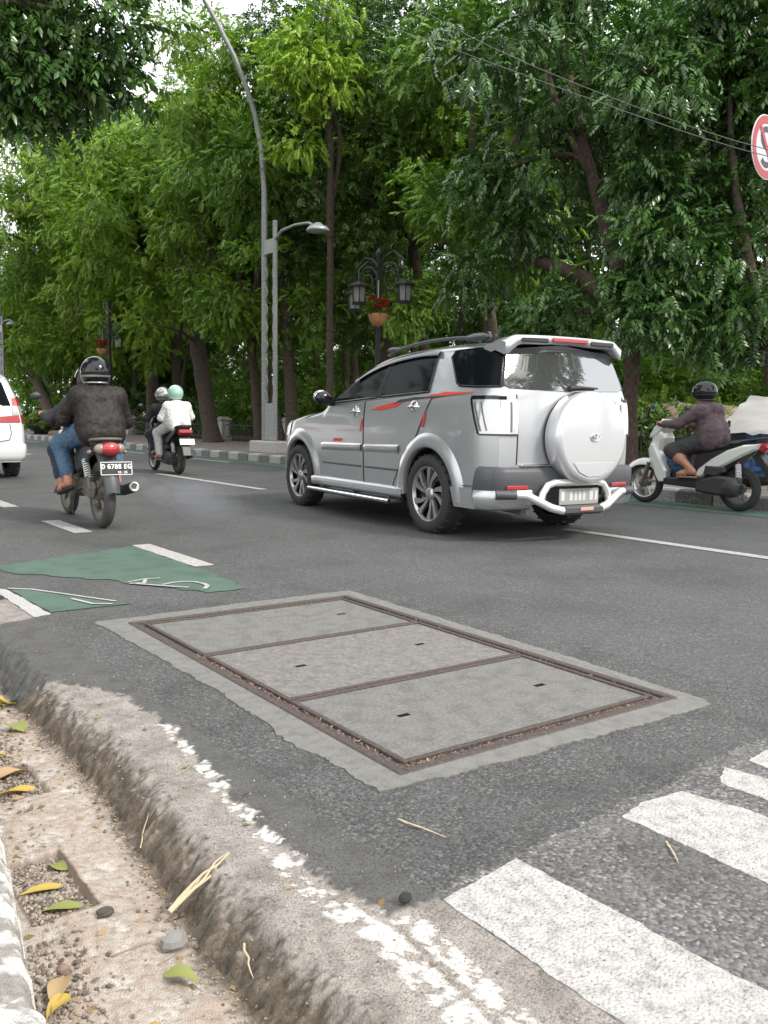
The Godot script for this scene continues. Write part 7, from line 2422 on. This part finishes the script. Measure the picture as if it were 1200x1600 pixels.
func build_ornate_lamp(z: float, label: String, fig: bool) -> void:
	var t := thing("ornate_lamp_post", label, "lamp post", Vector3(10.6, 0.13, z), 0.0, "black ornate lamp posts with flower baskets")
	var p := Mb.new()
	p.lathe([Vector2(0.2, 0.0), Vector2(0.2, 0.12), Vector2(0.13, 0.2), Vector2(0.12, 0.5), Vector2(0.07, 0.62), Vector2(0.055, 1.0), Vector2(0.045, 4.1), Vector2(0.07, 4.14), Vector2(0.05, 4.2), Vector2(0.001, 4.26)], 16)
	part("post", p, M.iron, t)
	for s in [-1.0, 1.0]:
		var a := Mb.new()
		var pts := [Vector3(0, 3.35, s * 0.04)]
		pts.append_array([Vector3(0, 3.3, s * 0.2), Vector3(0, 3.45, s * 0.42), Vector3(0, 3.7, s * 0.47)])
		a.tube(scroll_pts(Vector3(0, 3.62, s * 0.4), 0.34, -s, 1.6, 0.25, 0.0 if s < 0 else PI), 0.015, 8)
		a.tube([Vector3(0, 3.75, s * 0.72), Vector3(0, 4.0, s * 0.7), Vector3(0, 4.13, s * 0.5), Vector3(0, 4.05, s * 0.2), Vector3(0, 3.9, s * 0.04)], 0.015, 8)
		a.tube([Vector3(0, 3.55, s * 0.86), Vector3(0, 3.75, s * 0.86), Vector3(0, 3.98, s * 0.76), Vector3(0, 4.05, s * 0.6)], 0.018, 8)
		part("scroll_arm", a, M.iron, t)
	for q in [[0.0, -0.86], [0.0, 0.86]] + ([[-0.55, 0.1]] if not fig else []):
		var c := Vector3(q[0], 3.28, q[1])
		var l := Mb.new()
		l.lathe([Vector2(0.001, 0.28), Vector2(0.04, 0.25), Vector2(0.23, 0.17), Vector2(0.23, 0.14), Vector2(0.15, 0.14)], 6, Transform3D(Basis(), c), -1)
		l.lathe([Vector2(0.001, -0.2), Vector2(0.15, -0.19), Vector2(0.16, -0.15), Vector2(0.12, -0.15)], 6, Transform3D(Basis(), c), -1)
		for k in 6:
			var an := TAU * k / 6
			l.tube([c + Vector3(cos(an) * 0.145, 0.15, sin(an) * 0.145), c + Vector3(cos(an) * 0.12, -0.16, sin(an) * 0.12)], 0.011, 5)
		var lo := part("lantern", l, M.iron, t)
		var g := Mb.new()
		g.lathe([Vector2(0.135, 0.14), Vector2(0.11, -0.15)], 6, Transform3D(Basis(), c), -1)
		part("lantern_glass", g, M.frosted, lo)
		if q[0] != 0.0:
			var ar := Mb.new()
			ar.tube([Vector3(0, 3.8, 0), Vector3(-0.3, 3.95, 0.05), Vector3(-0.55, 3.75, 0.1), Vector3(-0.55, 3.5, 0.1)], 0.018, 8)
			part("scroll_arm", ar, M.iron, t)
	if fig:
		# cast ornament on top: a leaping form with a curled tail
		var b := [[Vector3(0, 4.3, 0.0), Vector3(0, 4.5, -0.06), 0.05, 0.06, 0], [Vector3(0, 4.5, -0.06), Vector3(0, 4.68, -0.1), 0.06, 0.045, 0], [Vector3(0, 4.66, -0.1), Vector3(0, 4.7, -0.22), 0.04, 0.03, 0], [Vector3(0, 4.5, -0.05), Vector3(0, 4.38, 0.12), 0.035, 0.02, 0], [Vector3(0, 4.38, 0.12), Vector3(0, 4.36, 0.22), 0.02, 0.014, 0], [Vector3(0, 4.62, -0.2), Vector3(0, 4.5, -0.26), 0.025, 0.018, 0],
			[Vector3(0, 4.7, -0.24), Vector3(0, 4.72, -0.38), 0.024, 0.02, 0], [Vector3(0, 4.72, -0.38), Vector3(0, 4.6, -0.48), 0.02, 0.016, 0], [Vector3(0, 4.6, -0.48), Vector3(0, 4.46, -0.46), 0.016, 0.01, 0], [Vector3(0, 4.24, 0), Vector3(0, 4.32, 0), 0.05, 0.05, 0]]
		place_mesh("finial_ornament", skin_mesh(b, 0.014, 0.03, [M.iron], 0.0), null, t)
	# hanging basket
	var hb := thing("flower_basket", "terracotta hanging basket of red flowers on the %s" % ("lamp post behind the motorcycle riders" if fig else "lamp post above the silver car"), "flower basket", Vector3(10.52, 3.2 if fig else 2.98, z - (0.5 if fig else -0.1)), 0.0, "hanging baskets of red flowers")
	var pot := Mb.new()
	pot.lathe([Vector2(0.001, -0.14), Vector2(0.1, -0.13), Vector2(0.16, -0.06), Vector2(0.19, 0.04), Vector2(0.2, 0.09), Vector2(0.17, 0.085), Vector2(0.001, 0.06)], 24)
	part("pot", pot, M.terracotta, hb)
	var wr := Mb.new()
	for k in 4:
		var an := TAU * k / 4 + 0.4
		wr.tube([Vector3(cos(an) * 0.01, -0.16, sin(an) * 0.01), Vector3(cos(an) * 0.17, -0.05, sin(an) * 0.17), Vector3(cos(an) * 0.205, 0.09, sin(an) * 0.205)], 0.008, 6)
	wr.tube([Vector3(0, 0.1, 0), Vector3(0, 0.75, 0)], 0.014, 6)
	part("hanger", wr, M.galv, hb)
	foliage(hb, "leaves", [[Vector3(0, 0.16, 0), Vector3(0.2, 0.1, 0.2), 60]], 1, 0.55, M.leaf_mid, MD0, MD1, 0.0)
	for k in 15:
		var an := k * 2.4
		var rr := 0.06 + 0.17 * sqrt(k / 15.0)
		var c := Vector3(cos(an) * rr, 0.33 + 0.09 * sin(k * 5.0) - rr * 0.3, sin(an) * rr)
		var f := Mb.new()
		for j in 9:
			var u := TAU * j / 9
			var d := Vector3(cos(u), 0.35 + 0.3 * sin(j * 3.0), sin(u)).normalized()
			leaflet(f, c, d, (Vector3.UP - d * d.y).normalized(), 0.12, 0.075)
		part("flower", f, M.petal, hb)

func build_furniture() -> void:
	build_street_light()
	build_ornate_lamp(-30.6, "black ornate lamp post with two lanterns and a figure on top, behind the motorcycle riders", true)
	build_ornate_lamp(-14.75, "black ornate lamp post with three lanterns rising behind the silver car's roof", false)
	# round no-stopping sign
	var s := thing("traffic_sign", "round red and white sign with a crossed-out black S on a grey post", "traffic sign", Vector3(9.93, 0.13, -6.14), deg_to_rad(6.0))
	var xf := Transform3D(Basis(Vector3(1, 0, 0), PI / 2), Vector3(0, 4.08, 0.05))
	var po := Mb.new()
	po.tube([Vector3(0.85, 0, -0.05), Vector3(0.85, 4.6, -0.05)], 0.03, 10)
	for y in [3.9, 4.26]: po.tube([Vector3(0.85, y, -0.02), Vector3(-0.1, y, 0.04)], 0.014, 8)
	part("post", po, M.galv, s)
	var di := Mb.new()
	di.lathe([Vector2(0.001, 0.0), Vector2(0.36, 0.0), Vector2(0.365, 0.006), Vector2(0.36, 0.012), Vector2(0.001, 0.012)], 48, xf, -1)
	var disc := part("disc", di, M.sign_white, s)
	var rn := Mb.new()
	rn.lathe([Vector2(0.352, 0.0125), Vector2(0.35, 0.0155), Vector2(0.262, 0.0155), Vector2(0.26, 0.0125)], 48, xf, -1)
	part("red_ring", rn, M.sign_red, disc)
	var sl := Mb.new()
	sl.box(Vector3(0, 4.08, 0.0675), Vector3(0.06, 0.53, 0.003), 0.0, Basis(Vector3(0, 0, 1), deg_to_rad(40)))
	part("red_bar", sl, M.sign_red, disc)
	var sp := []
	for i in 25:
		var a := lerpf(0.25, PI * 1.5, i / 24.0)
		if i < 24: sp.append(Vector2(cos(a) * 0.125, 4.08 + 0.1 + sin(a) * 0.1))
	for i in 24:
		var a := lerpf(PI * 0.5, -PI * 0.75 - 0.2, i / 23.0)
		sp.append(Vector2(cos(a) * 0.125, 4.08 - 0.1 + sin(a) * 0.1))
	var sm := Mb.new()
	for i in sp.size() - 1:
		var n: Vector2 = (sp[i + 1] - sp[i]).normalized().orthogonal() * 0.033
		var z := 0.0655
		sm.quad(Vector3(sp[i].x + n.x, sp[i].y + n.y, z), Vector3(sp[i + 1].x + n.x, sp[i + 1].y + n.y, z), Vector3(sp[i + 1].x - n.x, sp[i + 1].y - n.y, z), Vector3(sp[i].x - n.x, sp[i].y - n.y, z), -1)
	part("letter_s", sm, M.sign_black, disc)
	# wires across the trees
	for w in [[[8.9, 8.6, -14.8], [9.0, 7.05, -11.7], [9.0, 4.29, -6.49], [9.0, 3.4, -4.5], "lower thin cable crossing in front of the tree crowns"], [[8.9, 8.4, -13.0], [9.0, 6.26, -9.81], [9.0, 4.35, -6.45], [9.0, 3.4, -4.4], "upper thin cable crossing in front of the tree crowns"]]:
		var mb := Mb.new()
		var sp2 := smooth_path([w[0] + [0.008], w[1] + [0.008], w[2] + [0.008], w[3] + [0.008]])
		mb.tube(sp2[0], 0.0045, 5)
		var o := part("cable", mb, M.wire, self)
		tag(o, w[4], "cable")
	# fence with stone pillars
	var f := thing("fence", "low black picket fence with pale stone pillars along the sidewalk", "fence", Vector3(14.3, 0.13, 0))
	var zs := [-4.3, -9.0, -15.3, -20.0, -24.7, -29.4, -34.1, -38.8, -43.5, -48.2, -52.9]
	for z in zs:
		var pm := Mb.new()
		pm.box(Vector3(0, 0.36, z), Vector3(0.34, 0.72, 0.34), 0.015)
		pm.box(Vector3(0, 0.06, z), Vector3(0.42, 0.12, 0.42), 0.015)
		pm.box(Vector3(0, 0.755, z), Vector3(0.46, 0.07, 0.46), 0.02)
		pm.box(Vector3(0, 0.82, z), Vector3(0.34, 0.06, 0.34), 0.025)
		part("pillar", pm, M.stone, f)
	var pk := Mb.new()
	pk.box(Vector3.ZERO, Vector3(0.022, 0.66, 0.022), 0.004)
	pk.ell(Vector3(0, 0.35, 0), Vector3(0.02, 0.035, 0.02), 6, 4)
	var pkm := mesh_of(pk)
	var count := 0
	for i in zs.size() - 1:
		for y in [0.14, 0.56]:
			var rm := Mb.new()
			rm.box(Vector3(0, y, (zs[i] + zs[i + 1]) * 0.5), Vector3(0.03, 0.03, absf(zs[i] - zs[i + 1]) - 0.34), 0.004)
			part("rail", rm, M.iron, f)
		var z: float = zs[i] - 0.3
		while z > zs[i + 1] + 0.25 and count < 290:
			place_mesh("picket", pkm, M.iron, f, Transform3D(Basis(), Vector3(0, 0.36, z)))
			count += 1
			z -= 0.16
	# bowl planter far down the sidewalk
	var b := thing("planter", "dark bowl planter with low plants on the far sidewalk by the white minivan", "planter", Vector3(10.75, 0.13, -40.0))
	var bm := Mb.new()
	bm.lathe([Vector2(0.001, 0.0), Vector2(0.3, 0.0), Vector2(0.28, 0.1), Vector2(0.6, 0.3), Vector2(0.72, 0.42), Vector2(0.66, 0.42), Vector2(0.001, 0.36)], 28)
	part("bowl", bm, M.black_plastic, b)
	foliage(b, "leaves", [[Vector3(0, 0.55, 0), Vector3(0.7, 0.18, 0.7), 260], [Vector3(0, 0.8, 0), Vector3(0.3, 0.25, 0.3), 90]], 1, 0.9, M.leaf_mid, MD0, LT1, 0.1)
	# covered stall at the right edge
	var tn := thing("market_stall", "covered stall with a white tarpaulin roof and blue tarpaulin sides behind the scooter rider", "stall", Vector3(13.1, 0.13, -7.1))
	for q in [[0.0, -1.3], [0.0, 1.5], [1.6, -1.3], [1.6, 1.5]]:
		var pm := Mb.new()
		pm.tube([Vector3(q[0], 0, q[1]), Vector3(q[0], 0.9, q[1])], 0.025, 8)
		part("post", pm, M.iron, tn)
	var cloth := func(a: Vector3, bb: Vector3, c: Vector3, d: Vector3, amp: float) -> Mb:
		var mb := Mb.new()
		var rows := []
		wob.frequency = 1.0
		for i in 15:
			var r := PackedVector3Array()
			for j in 25:
				var u := j / 24.0
				var v := i / 14.0
				var p: Vector3 = a.lerp(bb, u).lerp(d.lerp(c, u), v)
				var n := (bb - a).cross(d - a).normalized()
				r.append(p + n * amp * (wob.get_noise_2d(u * 300.0 * 0.5, v * 60.0) + 0.5 * wob.get_noise_2d(u * 420.0, v * 30.0)))
			rows.append(r)
		mb.grid(rows)
		return mb
	var ridge := 1.33
	part("roof_sheet", cloth.call(Vector3(-0.15, 0.7, -1.45), Vector3(-0.15, 0.7, 1.7), Vector3(0.8, 0.95, 1.7), Vector3(0.8, ridge, -1.45), 0.05), M.white_tarp, tn)
	part("roof_sheet", cloth.call(Vector3(1.75, 0.7, -1.45), Vector3(1.75, 0.7, 1.7), Vector3(0.8, 0.95, 1.7), Vector3(0.8, ridge, -1.45), 0.05), M.white_tarp, tn)
	part("side_sheet", cloth.call(Vector3(-0.03, 0.02, -0.98), Vector3(-0.03, 0.02, 1.6), Vector3(-0.03, 0.7, 1.6), Vector3(-0.03, 0.7, -0.98), 0.07), M.blue_tarp, tn)
	part("side_sheet", cloth.call(Vector3(0.0, 0.02, -1.36), Vector3(-0.02, 0.02, -0.98), Vector3(-0.02, 0.7, -0.98), Vector3(0.0, 0.7, -1.36), 0.03), M.navy_tarp, tn)
	part("side_sheet", cloth.call(Vector3(0.0, 0.02, -1.36), Vector3(1.6, 0.02, -1.36), Vector3(1.6, 0.7, -1.36), Vector3(0.0, 0.7, -1.36), 0.05), M.navy_tarp, tn)
	# tan earth mound behind the fence
	var md := Mb.new()
	var rows := []
	wob.frequency = 1.0
	for i in 25:
		var r := PackedVector3Array()
		for j in 25:
			var u := i / 24.0 * 2 - 1
			var v := j / 24.0 * 2 - 1
			var h := maxf(0.0, 1.0 - u * u) * maxf(0.0, 1.0 - v * v)
			r.append(Vector3(17.0 + u * 1.8, 0.1 + 1.3 * pow(h, 0.8) + 0.22 * wob.get_noise_2d(u * 60, v * 60), -12.0 + v * 3.6))
		rows.append(r)
	md.grid(rows)
	struct("mound", md, M.tan_soil, "tan bank of bare earth behind the fence")
	# exhaust smoke of the motorcycle
	rng.seed = 12
	for i in 9:
		var u := i / 8.0
		var q := [Vector3(2.86 + 0.62 * u, 0.37 - 0.1 * u + rng.randf_range(-0.05, 0.06), -7.52 + 0.25 * u + rng.randf_range(-0.08, 0.08)), Vector3(0.16 + 0.42 * u, 0.12 + 0.24 * u, 0.16 + 0.36 * u) * rng.randf_range(0.9, 1.3), lerpf(0.5, 0.07, sqrt(u))]
		var fv := FogVolume.new()
		fv.shape = RenderingServer.FOG_VOLUME_SHAPE_ELLIPSOID
		fv.size = q[1]
		fv.position = q[0]
		var fm := FogMaterial.new()
		fm.density = q[2]
		fm.albedo = lin(0.7, 0.76, 0.86)
		fv.material = fm
		fv.name = numbered("exhaust_smoke")
		add_child(fv, true)
		tag(fv, "puff of bluish exhaust smoke behind the old motorcycle", "smoke", "exhaust smoke")

func _ready() -> void:
	# camera
	var cam := Camera3D.new()
	cam.name = "camera"
	cam.transform = Transform3D(Basis(Vector3(0.80758634, 0.01213124, 0.58962457), Vector3(0.05236666, 0.99436411, -0.09218319), Vector3(-0.58741981, 0.10532256, 0.80239961)).orthonormalized(), Vector3(0, 1.0, 0))
	cam.fov = 60.06
	cam.near = 0.05
	cam.far = 900.0
	add_child(cam)
	# sky and light: bright haze over the street, the sun soft behind it
	var env := Environment.new()
	var sky := Sky.new()
	var sm := ProceduralSkyMaterial.new()
	sm.sky_top_color = Color(0.94, 0.95, 0.965)
	sm.sky_horizon_color = Color(0.975, 0.97, 0.965)
	sm.sky_curve = 0.2
	sm.ground_bottom_color = Color(0.25, 0.24, 0.22)
	sm.ground_horizon_color = Color(0.5, 0.5, 0.5)
	sm.sky_energy_multiplier = 1.0
	sky.sky_material = sm
	env.background_mode = Environment.BG_SKY
	env.sky = sky
	env.background_energy_multiplier = 1.05
	env.tonemap_mode = Environment.TONE_MAPPER_LINEAR
	env.tonemap_exposure = 2.5
	env.sdfgi_enabled = true
	env.ssao_enabled = true
	env.ssil_enabled = true
	env.volumetric_fog_enabled = true
	env.volumetric_fog_density = 0.0
	var we := WorldEnvironment.new()
	we.environment = env
	add_child(we)
	var sun := DirectionalLight3D.new()
	sun.name = "sun"
	sun.light_energy = 0.5
	sun.light_angular_distance = 10.0
	sun.light_color = Color(1.0, 0.97, 0.93)
	sun.shadow_enabled = true
	sun.rotation_degrees = Vector3(-40, 20, 0)
	add_child(sun)
	wob.seed = 3
	wob.noise_type = FastNoiseLite.TYPE_SIMPLEX_SMOOTH
	var t0 := Time.get_ticks_msec()
	make_materials()
	build_road()
	build_road_edge()
	build_far_side()
	print("ground ", Time.get_ticks_msec() - t0)
	build_trees()
	print("trees ", Time.get_ticks_msec() - t0)
	build_suv()
	build_minivan()
	print("cars ", Time.get_ticks_msec() - t0)
	build_motorcycle()
	build_scooters()
	print("riders ", Time.get_ticks_msec() - t0)
	build_furniture()
	build_cover()
	build_gutter_things()
	print("done ", Time.get_ticks_msec() - t0)
